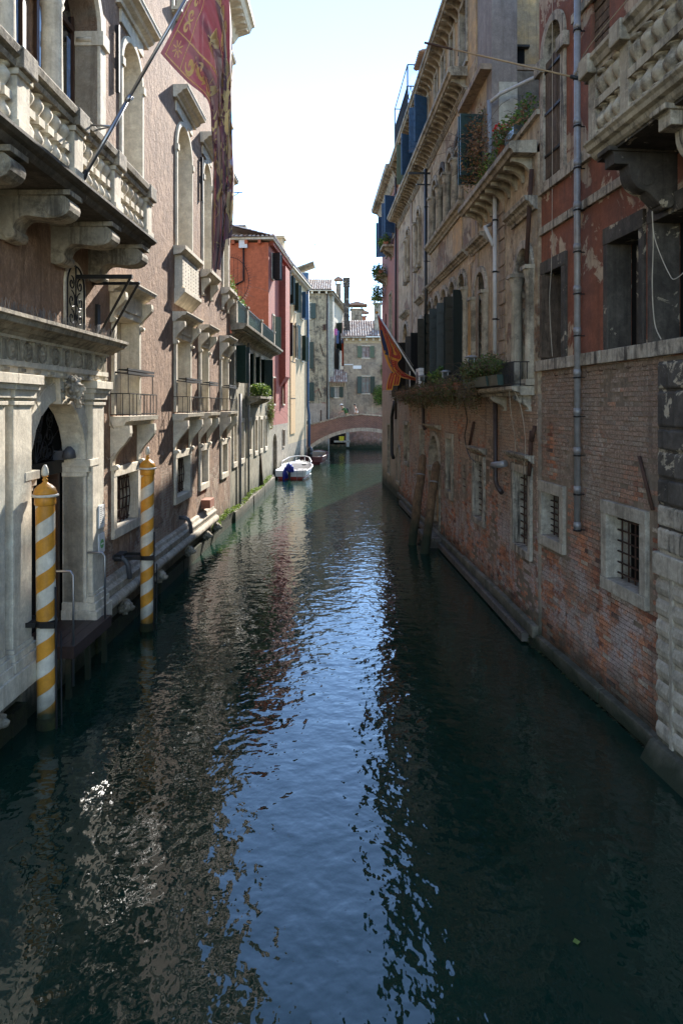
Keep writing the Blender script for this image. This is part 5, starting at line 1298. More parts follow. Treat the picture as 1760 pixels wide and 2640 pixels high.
# long wooden rod held out from the balcony corner
p0, p1 = at(1482, 200, 9.9), at(1094, 110, 10.8)
t = thing('awning_rod', 'long thin wooden rod lashed to the balcony corner, pointing out over the canal', 'rod', p0)
e = p1-p0; s = MB(org=tuple(p0)); s.tube([tuple(p0-e*.06), tuple(p0+e*.82)], .014, 8); s.build('pole', plain('bamboo', (.33,.22,.12), .6), t, loc=(0, 0, 0))
s = MB(org=tuple(p0)); s.tube([tuple(p0+e*.8), tuple(p1)], .018, 8); s.build('tip', M['rust'], t, loc=(0, 0, 0))
s = MB(org=tuple(p0)); s.tube([tuple(p0-e*.02), tuple(p0+e*.03)], .03, 8); s.build('lashing', M['cable_dark'], t, loc=(0, 0, 0))
cable('cable', 'stiff pale ropes running up the stone balcony rail from the rod', [tuple(p0+Vector((0, 0, .02))), FN.W(1.12, 9.3, 9.36), FN.W(1.12, 8.2, 9.42), FN.W(1.1, 6.5, 9.5)], .008)
# ================================================================== FAR LEFT: low grey-green house with terrace
PG = thing('terrace_house', 'low grey-green house with a roof terrace, green rail panels and dark shutters', 'house', frame=FL)
holes = []
def ga(r): holes.append(r[0]); return r[1]
for i, (pa, pb, z0) in enumerate(((601, 608, 2.35), (618, 627, 2.35), (638, 646, 2.6), (656, 662, 2.4), (669.5, 675, 2.4), (682, 687, 2.4))):
    a, b = px(FL, pa, pb); ga(window(FL, PG, a, b, z0, 3.95, .17, proud=.05, depth=.28, pane='glass', mull=(1, 2), foot=.22, mat='stone'))
for i, (pa, pb) in enumerate(((606, 613), (638, 646), (657, 662.5), (671, 676))):
    a, b = px(FL, pa, pb); w = ga(window(FL, PG, a, b, 5.65, 7.15, .18, proud=.05, depth=.28, pane='glass', mull=(1, 2), foot=.14, mat='stone'))
    if i == 0: shutter(FL, w, b+.05, 5.65, 7.2, .42, 70, 'green', dirn=1); shutter(FL, w, a-.05, 5.65, 7.2, .42, 75, 'green', dirn=-1)
    else: shutter(FL, w, b, 5.65, 7.15, .55, 150, 'green', dirn=1, d=-.05)
a, b = U(689), U(691); shutter(FL, PG, a-1.0, 5.2, 7.2, .42, 70, 'green', dirn=1)
wall(FL, PG, 28.0, 41.9, -.8, 7.6, holes, M['green_grey'], name='rendered_wall')
body(FL, PG, 28.02, 41.9, 7.9, 9, M['green_grey'])
s = MB(FL); s.prism_u([(0, 7.72), (.52, 7.78), (.56, 7.86), (.66, 7.90), (.68, 8.0), (0, 8.05)], 28.05, 42.1); s.build('cornice', M['stone_grey'], PG)
modillions(FL, PG, 28.2, 41.9, 7.78, .5, .34, .42, 'stone_grey', .12)
for u0 in (28.05, 30.9, 35.6, 41.2):
    s = MB(FL); s.box(-.1, .25, u0, u0+.32, 8.0, 9.0); s.box(-.13, .29, u0-.04, u0+.36, 9.0, 9.08); s.build('terrace_post', M['stone_grey'], PG)
for u0, u1 in ((28.6, 30.85), (31.45, 35.55), (36.15, 41.15)):
    s = MB(FL); s.box(.10, .13, u0, u1, 8.08, 8.85); s.build('rail_panel', M['green_rail'], PG); railing(FL, PG, u0, u1, 8.03, 9.0, .2, int((u1-u0)/.12), 'green', ends=False)
s = MB(FL); s.box(0, .7, U(636), U(668), 5.02, 5.12); 
bp = s.build('flower_balcony', M['stone_grey'], PG)
for k in range(6): u = U(636)+.1+k*.8; s = MB(FL); s.prism_u(scroll_poly(.6, 5.02, 4.6, .05), u, u+.12); s.build('bracket', M['stone_grey'], bp)
u = U(641, .1); pipe(FL, PG, [(.1, u, 7.7), (.1, u, 0.3)], .05, 'zinc', [])
u = U(619, .1); pipe(FL, PG, [(.1, u, 5.2), (.1, u, 0.3)], .06, 'zinc', [])
s = MB(FL); u = 28.0
while u < 41.8: v = u+rnd.uniform(.9, 1.5); s.box(-.02, .22+rnd.uniform(-.02, .02), u+.01, min(v, 41.9)-.01, -.6, .42); u = v
s.build('water_course', M['kerb'], PG)
s = MB(FL); leaves(s, [((.12, u_, .52+.1*sin(u_)), (.12, .7, .12)) for u_ in [24.6+k*1.1 for k in range(15)]], 2600, .07, 1, 3); s.build('moss', M['leaf_lime'], PG, attr=True, kind='stuff')

# two left mooring posts
for pw, yw, pt, yt, lab in ((645, 1290, 643, 1147, 'straight weathered mooring post by the grey-green house, nearer of two'), (674, 1275, 665, 1143, 'leaning pointed mooring post by the grey-green house, farther of two')):
    Y_ = H*FP/(yw-1045); b_ = Vector(((pw-880)/FP*Y_, Y_, 0)); tp = at(pt, yt, Y_)
    t = thing('mooring_post', lab, 'mooring post', b_, group='wooden mooring posts on the left'); s = MB(org=tuple(b_)); R = random.Random(pw)
    s.tube([tuple(b_+(tp-b_)*q+Vector((R.gauss(0, .012), 0, 0))) for q in (-.4, 0, .2, .4, .6, .8, .93)]+[tuple(tp)], [.15, .15, .145, .14, .135, .13, .12, .05], 12); s.build('post', M['post'], t, loc=(0, 0, 0))

# ================================================================== ORANGE-RED HOUSE
P0, P1 = (-4.38, 42.0), (-3.83, 50.0)
FH = Frame(P0[0], P0[1], P1[0]-P0[0], P1[1]-P0[1], 1, 4.0)
PH = thing('orange_house', 'tall house with an orange end wall and rose-red canal front under a tiled roof', 'house', frame=FH)
holes = []; zt = 14.5
def hb(pa, pb, z0, z1, **k):
    a, b = px(FH, pa, pb); r = window(FH, PH, a, b, z0, z1, .10, depth=.25, mat='stone', **k); holes.append(r[0]); return a, b, r[1]
a, b, w = hb(700, 704, 12.6, 14.0, pane='glass_pale'); shutter(FH, w, a, 12.5, 14.1, .5, 80, 'black', dirn=-1); shutter(FH, w, b, 12.5, 14.1, .5, 80, 'black', dirn=1)
a, b, w = hb(702, 706.5, 8.1, 10.3, pane='glass_pale'); shutter(FH, w, b, 8.1, 10.3, .45, 40, 'glass_pale' if False else 'green_mid', dirn=1)
for pa, pb, z0, z1 in ((703, 708.5, 4.8, 6.4), (728, 732.5, 4.8, 6.4)):
    a, b, w = hb(pa, pb, z0, z1, pane='redpaint', mull=None); shutter(FH, w, a, z0, z1, .4, 20, 'redpaint', dirn=-1)
a, b, w = hb(737, 741, 8.3, 10.4, pane='glass_pale'); shutter(FH, w, a, 8.2, 10.5, .42, 85, 'black', dirn=-1); shutter(FH, w, b, 8.2, 10.5, .3, 80, 'green', dirn=1)
a, b, w = hb(735, 739, 12.4, 14.1, pane='glass'); shutter(FH, w, a, 12.4, 14.1, .36, 80, 'green', dirn=-1)
a, b = px(FH, 703, 714); holes.append((a, b, .3, 2.9, 'arch')); s = MB(FH); s.box(-.3, -.25, a, b, .2, 3); s.build('water_door', M['white_render'], PH)
a, b = px(FH, 728, 733); r_ = window(FH, PH, a, b, 1.9, 3.0, .08, depth=.2, mat='stone_grey', pane='rust', mull=None); holes.append(r_[0])
wall(FH, PH, 0, 8.02, -.8, 3.45, [h for h in holes if h[3] < 3.45], M['pebble'], name='pebbly_base')
wall(FH, PH, 0, 8.02, 3.45, zt, [h for h in holes if h[2] > 3.45], M['rose'], name='rose_wall')
s = MB(FH); s.box(-9, -.52, .02, 8.0, -1, zt); s.build('inner_mass', M['orange'], PH)
s = MB(FH); s.box(-9, .004, -.04, .0, 3.0, zt); s.build('end_wall', M['orange'], PH)
s = MB(FH); s.box(0, .42, 4.1, 6.0, 6.6, zt-.6); s.prism_u([(0, 5.9), (.42, 6.6), (0, 6.6)], 4.1, 6.0); s.build('chimney_breast', M['rose'], PH)
s = MB(FH); s.box(-9, .35, -.35, 8.1, zt+.12, zt+.26); s.build('gutter', M['stone'], PH)
for k in range(18): s = MB(FH); s.box(0, .28, .2+k*.44, .36+k*.44, zt-.12, zt+.12); s.build('eave_bracket', M['rose'], PH)
for k in range(8): s = MB(FH); s.box(-.6-k*.8, -.42-k*.8, -.3, -.04, zt-.12, zt+.12); s.build('eave_bracket', M['orange'], PH)
roof_tiles(FH, PH, -.4, 8.1, zt+.28, zt+1.5, .38, -4.2)
s = MB(FH); 
FH2 = Frame(FH.W(0, 0).x, FH.W(0, 0).y, -1, .0687, -1, 0)
def subroof():
    rt = MB()
    for c in range(32):
        for r in range(4):
            rt.a = rnd.random(); x = FH.W(.2-c*.26, 0).x; y0 = 41.6+r*.42; z0 = zt+.28+r*.13
            ring0 = [rt.V(x+.09*cos(pi*k/4), y0, z0+.09*sin(pi*k/4)) for k in range(5)]; ring1 = [rt.V(x+.08*cos(pi*k/4), y0+.46, z0+.13+.06*sin(pi*k/4)) for k in range(5)]
            for k in range(4): rt.F(ring0[k], ring0[k+1], ring1[k+1], ring1[k])
            rt.F(*ring0)
    rt.a = .1; rt.quad((-4.0, 41.6, zt+.27), (-13, 41.6, zt+.27), (-13, 43.4, zt+.85), (-4.0, 43.4, zt+.85))
    o = rt.build('hip_tiles', M['tile'], attr=True, kind='stuff'); o.parent = PH
    b_ = FH.W(0, FH.uc); T = Matrix.Translation((b_.x, b_.y, 0)) @ Matrix.Rotation(atan2(-FH.dir.x, FH.dir.y), 4, 'Z'); o.matrix_parent_inverse = T.inverted()
subroof()
s = MB(FH); s.box(-3.6, -1.6, 1.0, 1.5, zt+1.0, zt+1.35); s.build('roof_box', M['stone_grey'], PH)
s = MB(FH); s.tube([(-1.5, -.12, zt-.3), (-1.5, -.12, zt-2.3), (-1.9, -.12, zt-2.5), (-3.4, -.12, zt-2.9)], .05, 8); s.build('rain_pipe', M['iron'], PH); s = MB(FH); s.box(-1.75, -1.25, -.25, -.04, zt-.35, zt+.12); s.build('rain_hopper', M['white'], PH)
# ================================================================== CREAM HOUSE
P0, P1 = (-3.83, 50.0), (-2.95, 59.0)
FC = Frame(P0[0], P0[1], P1[0]-P0[0], P1[1]-P0[1], 1, 4.5); PC = thing('cream_house', 'tall narrow cream house with dark green shutters beside the bridge', 'house', frame=FC)
holes = []; zt = 14.6
def cb(pa, pb, z0, z1, mat='green', arch=False, angs=(75, 75)):
    a, b = px(FC, pa, pb); r = window(FC, PC, a, b, z0, z1, .10, depth=.22, mat='stone', arch=arch, pane='glass'); holes.append(r[0])
    shutter(FC, r[1], a, z0, z1, .42, angs[0]*.75, mat, dirn=-1); shutter(FC, r[1], b, z0, z1, .42, angs[1]*.6, mat, dirn=1)
cb(757, 762, 11.8, 13.9); cb(776, 781, 11.7, 13.8, 'blue'); cb(758, 765, 8.3, 10.9, arch=True, angs=(20, 30)); cb(776, 782, 8.3, 10.3); cb(743, 745.5, 12, 14)
wall(FC, PC, 0, 9.1, -.8, 1.9, [], M['pebble'], name='base_wall'); wall(FC, PC, 0, 9.1, 1.9, zt, holes, M['cream'], name='cream_wall'); body(FC, PC, .02, 9.1, zt, 9, M['cream'])
s = MB(FC); s.box(0, .06, .9, 2.9, 2.6, zt); s.build('ochre_strip', plain('ochre_strip', (.58,.36,.16), .8), PC)
for z in (5.2, 7.9, 10.6): s = MB(FC); s.box(.05, .075, .9, 2.9, z, z+.05); s.build('iron_tie', M['iron'], PC)
s = MB(FC); s.box(-9, .4, -.02, 9.3, zt, zt+.16); s.build('gutter', M['stone'], PC)
for k in range(16): s = MB(FC); s.box(0, .3, .2+k*.56, .36+k*.56, zt-.22, zt); s.build('eave_bracket', M['stone'], PC)
roof_tiles(FC, PC, 0, 9.2, zt+.17, zt+1.4, .4, -4.2)
s = MB(FC); u = 9.0; s.tube([(.12, u, zt), (.12, u, 4.6), (.2, u+.15, 3.9), (.2, u+.15, .6)], .11, 8); s.build('downpipe', M['blue'], PC)
for (u, d, w_, h_) in ((2.6, -1.2, .9, 2.6), (4.6, -1.4, .6, 2.1)):
    s = MB(FC); s.box(d-w_/2, d+w_/2, u-w_/2, u+w_/2, zt+.3, zt+h_); s.box(d-w_/2-.1, d+w_/2+.1, u-w_/2-.1, u+w_/2+.1, zt+h_, zt+h_+.18); s.build('chimney', M['cream'], PC)

# ================================================================== BRIDGE
YB = 62.0; cx, rs, R_ = 1.93, .36, 7.65; half = 5.23; zc = 2.42
BR = thing('brick_bridge', 'arched red brick footbridge with a pale stone arch edge across the canal', 'bridge', (cx, YB, 0))
ths = math.asin(half/R_); cz = zc-R_
arc = lambda t, r: (r*sin(t), cz+r*cos(t))
def deckz(x):   # parapet top
    pts = [(-9, 1.8), (-5.4, 2.84), (-2.0, 3.70), (-1.2, 3.84), (0, 3.90), (2.2, 3.74), (6, 3.0), (9, 2.2)]
    for (a, za), (b, zb) in zip(pts, pts[1:]):
        if a <= x <= b: return za+(zb-za)*(x-a)/(b-a)
    return 2
m = MB(); n = 48; wd = 3.0
for side, y in ((0, 0.0), (1, wd)):
    m = MB()
    for k in range(n):
        t0, t1 = -ths+2*ths*k/n, -ths+2*ths*(k+1)/n; (x0, z0), (x1, z1) = arc(t0, R_+.2), arc(t1, R_+.2)
        q = [(x0, y, z0), (x1, y, z1), (x1, y, deckz(x1)-.08), (x0, y, deckz(x0)-.08)]
        if side: q.reverse()
        m.quad(*q)
    xl = arc(-ths, R_+.2)[0]; xr = arc(ths, R_+.2)[0]
    m.quad((-8, y, -1), (xl, y, -1), (xl, y, deckz(xl)-.08), (-8, y, deckz(-8)-.08)); m.quad((xr, y, -1), (9, y, -1), (9, y, deckz(9)-.08), (xr, y, deckz(xr)-.08))
    m.build('spandrel_wall', M['bridge'], BR)
m = MB()
for k in range(n):
    t0, t1 = -ths+2*ths*k/n, -ths+2*ths*(k+1)/n; (x0, z0), (x1, z1) = arc(t0, R_+.0), arc(t1, R_); m.quad((x0, .02, z0), (x0, wd-.02, z0), (x1, wd-.02, z1), (x1, .02, z1))
m.quad((xl, 0, -1), (xl, wd, -1), (xl, wd, .6), (xl, 0, .6)); m.quad((xr, 0, -1), (xr, wd, -1), (xr, wd, .6), (xr, 0, .6)); m.build('vault', M['bridge'], BR)
nv = 27
for k in range(nv):
    t0, t1 = -ths+2*ths*k/nv+.0012, -ths+2*ths*(k+1)/nv-.0012; m = MB(); y0 = -.07-.01*(k % 2)
    p = [arc(t0, R_-.01), arc(t1, R_-.01), arc(t1, R_+.30), arc(t0, R_+.30)]; m.hexa([(p[0][0], y0, p[0][1]), (p[1][0], y0, p[1][1]), (p[1][0], .3, p[1][1]), (p[0][0], .3, p[0][1]), (p[3][0], y0, p[3][1]), (p[2][0], y0, p[2][1]), (p[2][0], .3, p[2][1]), (p[3][0], .3, p[3][1])]); m.build('voussoir', M['stone_mid'], BR)
xs = [-8, -7, -6.2, -5.4, -4.6, -3.8, -3, -2, -1.2, 0, 1.1, 2.2, 3.5, 4.8, 6, 7.5, 9]
for x0, x1 in zip(xs, xs[1:]):
    for y in (-.06, wd-.26):
        m = MB(); m.hexa([(x0+.01, y, deckz(x0)-.08), (x1-.01, y, deckz(x1)-.08), (x1-.01, y+.32, deckz(x1)-.08), (x0+.01, y+.32, deckz(x0)-.08), (x0+.01, y, deckz(x0)+.02), (x1-.01, y, deckz(x1)+.02), (x1-.01, y+.32, deckz(x1)+.02), (x0+.01, y+.32, deckz(x0)+.02)]); m.build('coping_stone', M['stone_grey'], BR)
m = MB()
for x0, x1 in zip(xs, xs[1:]): m.quad((x0, .25, deckz(x0)-.88), (x1, .25, deckz(x1)-.88), (x1, wd-.25, deckz(x1)-.88), (x0, wd-.25, deckz(x0)-.88)); m.quad((x0, .25, deckz(x0)-.88), (x1, .25, deckz(x1)-.88), (x1, .25, deckz(x1)), (x0, .25, deckz(x0)))
m.build('walkway', M['stone_grey'], BR)

# ================================================================== BEYOND THE BRIDGE
def fwall(x, y, dx=1, dy=0): return Frame(x, y, dx, dy, 1 if dx*0+1 else 1, 0)
def facing(x0, y0, x1, y1):      # wall whose outside looks at -Y; u runs from (x0,y0) to (x1,y1)
    return Frame(x0, y0, x1-x0, y1-y0, 1, 0)
# grey mottled house
YG = 74.0; FGY = facing(-8.0, YG, -1.4, YG); PGY = thing('grey_house', 'tall mottled grey house with green shutters behind the left end of the bridge', 'house', frame=FGY)
G = lambda p: FGY.U(p)
zt = 16.6; holes = []
def gwin2(fr, par, pa, pb, z0, z1, mat='green', arch=False, pane='glass', sw=.55, both=False, left=False, angs=12, st='board', grille=None):
    a, b = px(fr, pa, pb); r = window(fr, par, a, b, z0, z1, .10, depth=.2, mat='stone', arch=arch, pane=pane, foot=.12, mull=(1, 1), grille=grille); holes.append(r[0])
    if st:
        if both or not left: shutter(fr, r[1], b+.03, z0-.02, z1+.02, sw, angs, mat, dirn=1, style=st)
        if both or left: shutter(fr, r[1], a-.03, z0-.02, z1+.02, sw, angs, mat, dirn=-1, style=st)
    return r[1]
gwin2(FGY, PGY, 787, 800, 14.0-.1, 15.5, pane='curtain')
gwin2(FGY, PGY, 785, 797, 8.6, 12.3, arch=True, pane='curtain', st=None); shutter(FGY, PGY, G(797)+.05, 8.6, 11.4, .42, 12, 'green', dirn=1)
gwin2(FGY, PGY, 785, 796, 5.2, 7.1); gwin2(FGY, PGY, 783, 799, 2.1, 3.1, st=None, grille=(7, 1), pane='unlit_dark')
wall(FGY, PGY, 0, 6.6, -.8, 4.9, [h for h in holes if h[3] < 4.9], M['grey_render'] if False else M['pink_low'], name='lower_wall'); wall(FGY, PGY, 0, 6.6, 4.9, zt, [h for h in holes if h[2] > 4.9], M['grey_house'], name='mottled_wall')
body(FGY, PGY, 0, 6.55, zt, 12, M['grey_house'])
for px_, py0, py1 in ((829, 887, 914), (825, 1001, 1025)): 
    s = MB(FGY); s.tube([(.05, G(px_-4), FGY.Z(px_-4, py0)), (.05, G(px_+4), FGY.Z(px_+4, py1))], .045, 4); s.build('iron_anchor', M['rust'], PGY)
s = MB(FGY); s.tube([(.05, G(827), 4.2), (.05, G(827), 2.6)], .05, 4); s.build('iron_rod', M['rust'], PGY)
s = MB(FGY); s.box(0, .25, G(832.5), G(839.5), FGY.Z(835, 851), FGY.Z(835, 837)); s.build('junction_box', M['rust'], PGY)
s = MB(FGY); s.box(-12, .45, 0, 6.95, zt+.18, zt+.32); s.build('gutter', M['stone'], PGY)
for k in range(9): s = MB(FGY); s.box(0, .34, .3+k*.75, .5+k*.75, zt-.1, zt+.18); s.build('eave_bracket', M['stone'], PGY)
roof_tiles(FGY, PGY, 0, 7.0, zt+.33, zt+2.2, .45, -4.0)
s = MB(FGY); s.tube([(.1, 6.5, zt), (.1, 6.5, 2.3)], .07, 8); s.build('downpipe', M['pipe_brown'], PGY)
# its long side running back to the right
FSd = Frame(-1.4, YG, 1.75, 15.0, 1, 0); holes = []
o_ = []
for a, b, z0, z1 in ((6.5, 7.6, 11.3, 14.2), (9.5, 10.6, 11.3, 14.2), (6.0, 7.2, 5, 9), (10, 11, 5.5, 8.5)):
    r = window(FSd, PGY, a, b, z0, z1, .1, depth=.2, mat='stone', pane='glass'); holes.append(r[0]); r[1].parent = PGY; o_.append(r[1])
    if z0 > 10: shutter(FSd, r[1], a, z0, z1, .8, 70, 'green', dirn=-1); shutter(FSd, r[1], b, z0, z1, .8, 70, 'green', dirn=1)
w = wall(FSd, PGY, 0.05, 15, -.8, zt, holes, M['white_render'], name='side_wall'); o_.append(w)
for k in range(22): s = MB(FSd); s.box(0, .5, .3+k*.66, .5+k*.66, zt-.12, zt+.18); o_.append(s.build('eave_bracket', M['stone_grey'], PGY))
s = MB(FSd); s.box(-.1, .6, 0, 15, zt+.18, zt+.3); o_.append(s.build('side_gutter', M['stone_grey'], PGY))
s = MB(FSd); s.box(.0, .35, 1.2, 2.2, 2, zt); o_.append(s.build('side_flue', M['white_render'], PGY))
ang = atan2(-FSd.dir.x, FSd.dir.y); b_ = FGY.W(0, 0); T0 = Matrix.Translation((b_.x, b_.y, 0)) @ Matrix.Rotation(atan2(-FGY.dir.x, FGY.dir.y), 4, 'Z'); T1 = Matrix.Translation((FSd.O.x, FSd.O.y, 0)) @ Matrix.Rotation(ang, 4, 'Z')
for o in o_: o.matrix_parent_inverse = T0.inverted() @ T1
# dormer with mast
DM = T0.inverted()
s = MB(); s.box(-6.3, -3.6, 76, 78.5, zt+1.2, zt+2.6); s.mi = 1; s.hexa([(-6.8, 75.5, zt+2.2), (-3.0, 75.5, zt+3.6), (-3.0, 79, zt+3.6), (-6.8, 79, zt+2.2), (-6.8, 75.5, zt+2.34), (-3.0, 75.5, zt+3.74), (-3.0, 79, zt+3.74), (-6.8, 79, zt+2.34)]); o = s.build('roof_dormer', [M['white_render'], M['stone_grey']], PGY); o.matrix_parent_inverse = DM
s = MB(); s.box(-4.4, -3.6, 75.95, 75.99, zt+1.5, zt+2.5); o = s.build('dormer_pane', M['blue'], PGY); o.matrix_parent_inverse = DM
def chimney(name_lab, x, y, z0, z1, w, mat, pots=True, hat=True):
    t = thing('chimney', name_lab, 'chimney', (x, y, z0)); h = z1-z0
    s = MB(); s.box(-w/2, w/2, -w/2, w/2, 0, h); s.build('stack', M[mat], t)
    if hat:
        s = MB(); s.box(-w*.62, w*.62, -w*.62, w*.62, h, h+.12); s.build('collar', M[mat], t)
        s = MB()
        for q in (-1, 1): s.box(q*w*.45-.07, q*w*.45+.07, -w*.5, w*.5, h+.12, h+.5)
        s.build('vent_pier', M[mat], t)
        s = MB(); s.prism_d([(-w*.95, h+.5), (w*.95, h+.5), (w*.9, h+.62), (0, h+.95), (-w*.9, h+.62)], -w*.9, w*.9); o = s.build('hat', M['tile'], t, attr=True); o.rotation_euler = (0, 0, pi/2)
    return t
t = chimney('slim pale chimney at the corner of the mottled grey house roof', -.35, 79, zt+.2, zt+1.7, .55, 'stone_grey')
t = thing('brick_flue', 'tall plain grey brick flue rising between the grey house and the small tiled house', 'flue', at(893, 960, 77.2)*1); t.location.z = 0
s = MB(); s.box(-.31, .31, -.3, .3, 4, 4.7+(1045-743)/FP*77.2); s.build('shaft', M['stone_black'], t)
zf_ = 4.7+(1045-743)/FP*77.2
for q in range(4): s = MB(); s.box(-.38, .38, -.37, .37, zf_+q*.28+.14, zf_+q*.28+.28); s.box(-.26, .26, -.25, .25, zf_+q*.28, zf_+q*.28+.14); s.build('louvre', M['stone_black'], t)
for z in (12, 14.5): s = MB(); s.box(-.34, .34, -.33, .33, z, z+.06); s.build('band', M['iron'], t)
# mast
t = thing('aerial_mast', 'thin television aerial mast above the grey house roof', 'aerial', at(812, 712, 77)); s = MB(); s.tube([(0, 0, 0), (0, 0, 3.6)], .025, 4); s.build('pole', M['iron'], t); s = MB(); s.tube([(-.05, 0, 3.5), (1.0, 0, 3.3)], .02, 4); s.build('arm', M['iron'], t)
# small house under tiled roof
YS = 76.0; xs0 = (886-880)/FP*YS; FS = facing(xs0, YS, xs0+12, YS); PS = thing('small_house', 'small grey and ochre house under a pale tiled roof behind the bridge', 'house', frame=FS)
holes = []
gwin2(FS, PS, 933, 952.5, FS.Z(940, 922), FS.Z(940, 893), mat='green_mid', both=True, sw=.48, pane='glass_pale'); gwin2(FS, PS, 933, 953, FS.Z(940, 1014), FS.Z(940, 971), both=True, sw=.5, pane='glass_teal')
a, b = px(FS, 893, 904); 
wall(FS, PS, 0, 12, -.8, 12.0, holes, M['small_house'], name='rendered_wall'); body(FS, PS, 0, 12, 12, 8, M['small_house'])
s = MB(FS); s.box(0, .05, .12, .58, .2, 2.9); s.build('door_post', M['white_render'], PS)
s = MB(FS); s.box(0, .04, .0, 12, 11.45, 11.98); s.build('eave_band', M['cream'], PS)
for k in range(16): s = MB(FS); s.box(0, .25, .2+k*.72, .42+k*.72, 11.72, 11.98); s.build('eave_bracket', M['stone'], PS)
s = MB(FS); s.box(-.1, .5, -.2, 12, 11.98, 12.12); s.build('gutter', M['stone_grey'], PS)
roof_tiles(FS, PS, -.2, 12, 12.2, 14.4, .5, -4.0, pitch=.27, rows=11)
s = MB(FS); s.box(0, .03, .05, 1.0, FS.Z(905, 941), FS.Z(905, 947)+.35); s.box(0, .03, 1.0, 1.9, FS.Z(905, 946)-.2, FS.Z(905, 946)+.15); s.build('plaster_mark', M['white'], PS)
t = chimney('capped grey chimney standing on the small tiled roof', (973-880)/FP*77.5, 77.5, 13, 4.7+(1045-785)/FP*77.5, .8, 'stone_grey')
t = chimney('red little chimney pot stack behind the small tiled roof', (934-880)/FP*92, 92, 12, 4.7+(1045-818)/FP*92, .9, 'terracotta')
t = chimney('pale chimney with a tiled hat behind the tall grey flue', (919-880)/FP*88, 88, 12, 4.7+(1045-800)/FP*88, 1.4, 'stone_grey')
t = thing('roof_block', 'distant pale roof edge behind the tall grey flue', 'roof', ((908-880)/FP*90, 90, 0)); s = MB(); s.hexa([(-2, 0, 0), (1.5, 0, 0), (1.5, 6, 0), (-2, 6, 0), (-2, 0, 16.5), (1.5, 0, 14.6), (1.5, 6, 14.6), (-2, 6, 16.5)]); s.build('gable', M['stone_grey'], t)
# little tiled bay between
xb = (843-880)/FP*74.8; FBy = facing(xb, 74.8, xb+2.3, 74.8); PB = thing('lean_to', 'little ochre lean-to with a dark tiled roof between the two far houses', 'lean-to', frame=FBy)
holes = []; gwin2(FBy, PB, 862, 874, FBy.Z(870, 1024), FBy.Z(870, 998), both=True, sw=.42, pane='curtain')
wall(FBy, PB, 0, 2.05, -.8, 7.15, holes+[(.3, 1.95, .5, 2.75)], M['small_house'], name='ochre_wall', th=.3); s = MB(FBy); s.box(-.31, -.29, .2, 2.0, .3, 2.8); s.build('doorway', M['unlit_dark'], PB); s = MB(FBy); bars(s, .3, 1.95, .9, 2.7, -.1, 11, 2, .02); s.build('gate_bars', M['iron'], PB); s = MB(FBy); s.box(-1.1, -.32, 0, 2.05, -.8, 7.15); s.build('inner_mass', M['small_house'], PB)
roof_tiles(FBy, PB, -.1, 2.15, 7.2, 8.6, .35, -1.6)
for k in range(8): s = MB(FBy); s.box(.0, .3, .05+k*.26, .14+k*.26, 6.75, 7.15); s.build('eave_bracket', M['cream'], PB)
# laundry
ln = thing('clothes_line', 'line of coloured laundry hanging high beside the tall grey flue', 'laundry line', at(866, 845, 76)); 
l0, l1 = at(863, 845, 75.5), at(885, 868, 79); s = MB(org=tuple(l0)); s.tube([tuple(l0), tuple(l1)], .02, 4); ln.location = l0; s.build('line', M['cable_dark'], ln, loc=(0, 0, 0))
for i, (q, mt, hh) in enumerate(((.1, 'cloth_pink', .9), (.3, 'cloth_blue', 1.8), (.5, 'cloth_black', 1.5), (.65, 'cloth_white', .9), (.8, 'cloth_blue', 1.2), (.97, 'cloth_red', 4.2))):
    p = l0+(l1-l0)*q; c = thing('garment', ['pink cloth hanging at the near end of the laundry line', 'blue trousers on the laundry line beside the pink cloth', 'black garment in the middle of the laundry line', 'white cloth on the laundry line between dark clothes', 'short blue garment near the far end of the laundry line', 'long red cloth at the far end of the laundry line'][i], 'laundry', p)
    m_ = MB(); m_.sm = True
    g_ = [[m_.V(-.15+.30*x/6, .03*sin(x*2+z*.7), -hh*.8*z/8) for z in range(9)] for x in range(7)]
    for x in range(6):
        for z in range(8): m_.F(g_[x][z], g_[x+1][z], g_[x+1][z+1], g_[x][z+1])
    o = m_.build('cloth', M[mt], c); md = o.modifiers.new('thickness', 'SOLIDIFY'); md.thickness = .02
# crate in the doorway under the bridge
t = thing('crate', 'yellow plastic crate in the barred doorway under the bridge', 'crate', (FBy.W(.1, 1.55).x, 74.6, .95)); s = MB(); 
for z in (0, .15, .30): s.box(-.24, .24, -.2, .2, z, z+.08)
for x in (-.24, 0, .18): s.box(x, x+.06, -.21, -.19, 0, .38)
s.build('box', M['yellowbox'], t); s = MB(); s.box(-.26, .26, -.22, .22, .38, .42); s.build('rim', M['yellowbox'], t)
s = MB(); s.box(-.8, .9, -.2, .3, -.2, -.01); s.build('shelf', M['stone_grey'], t)

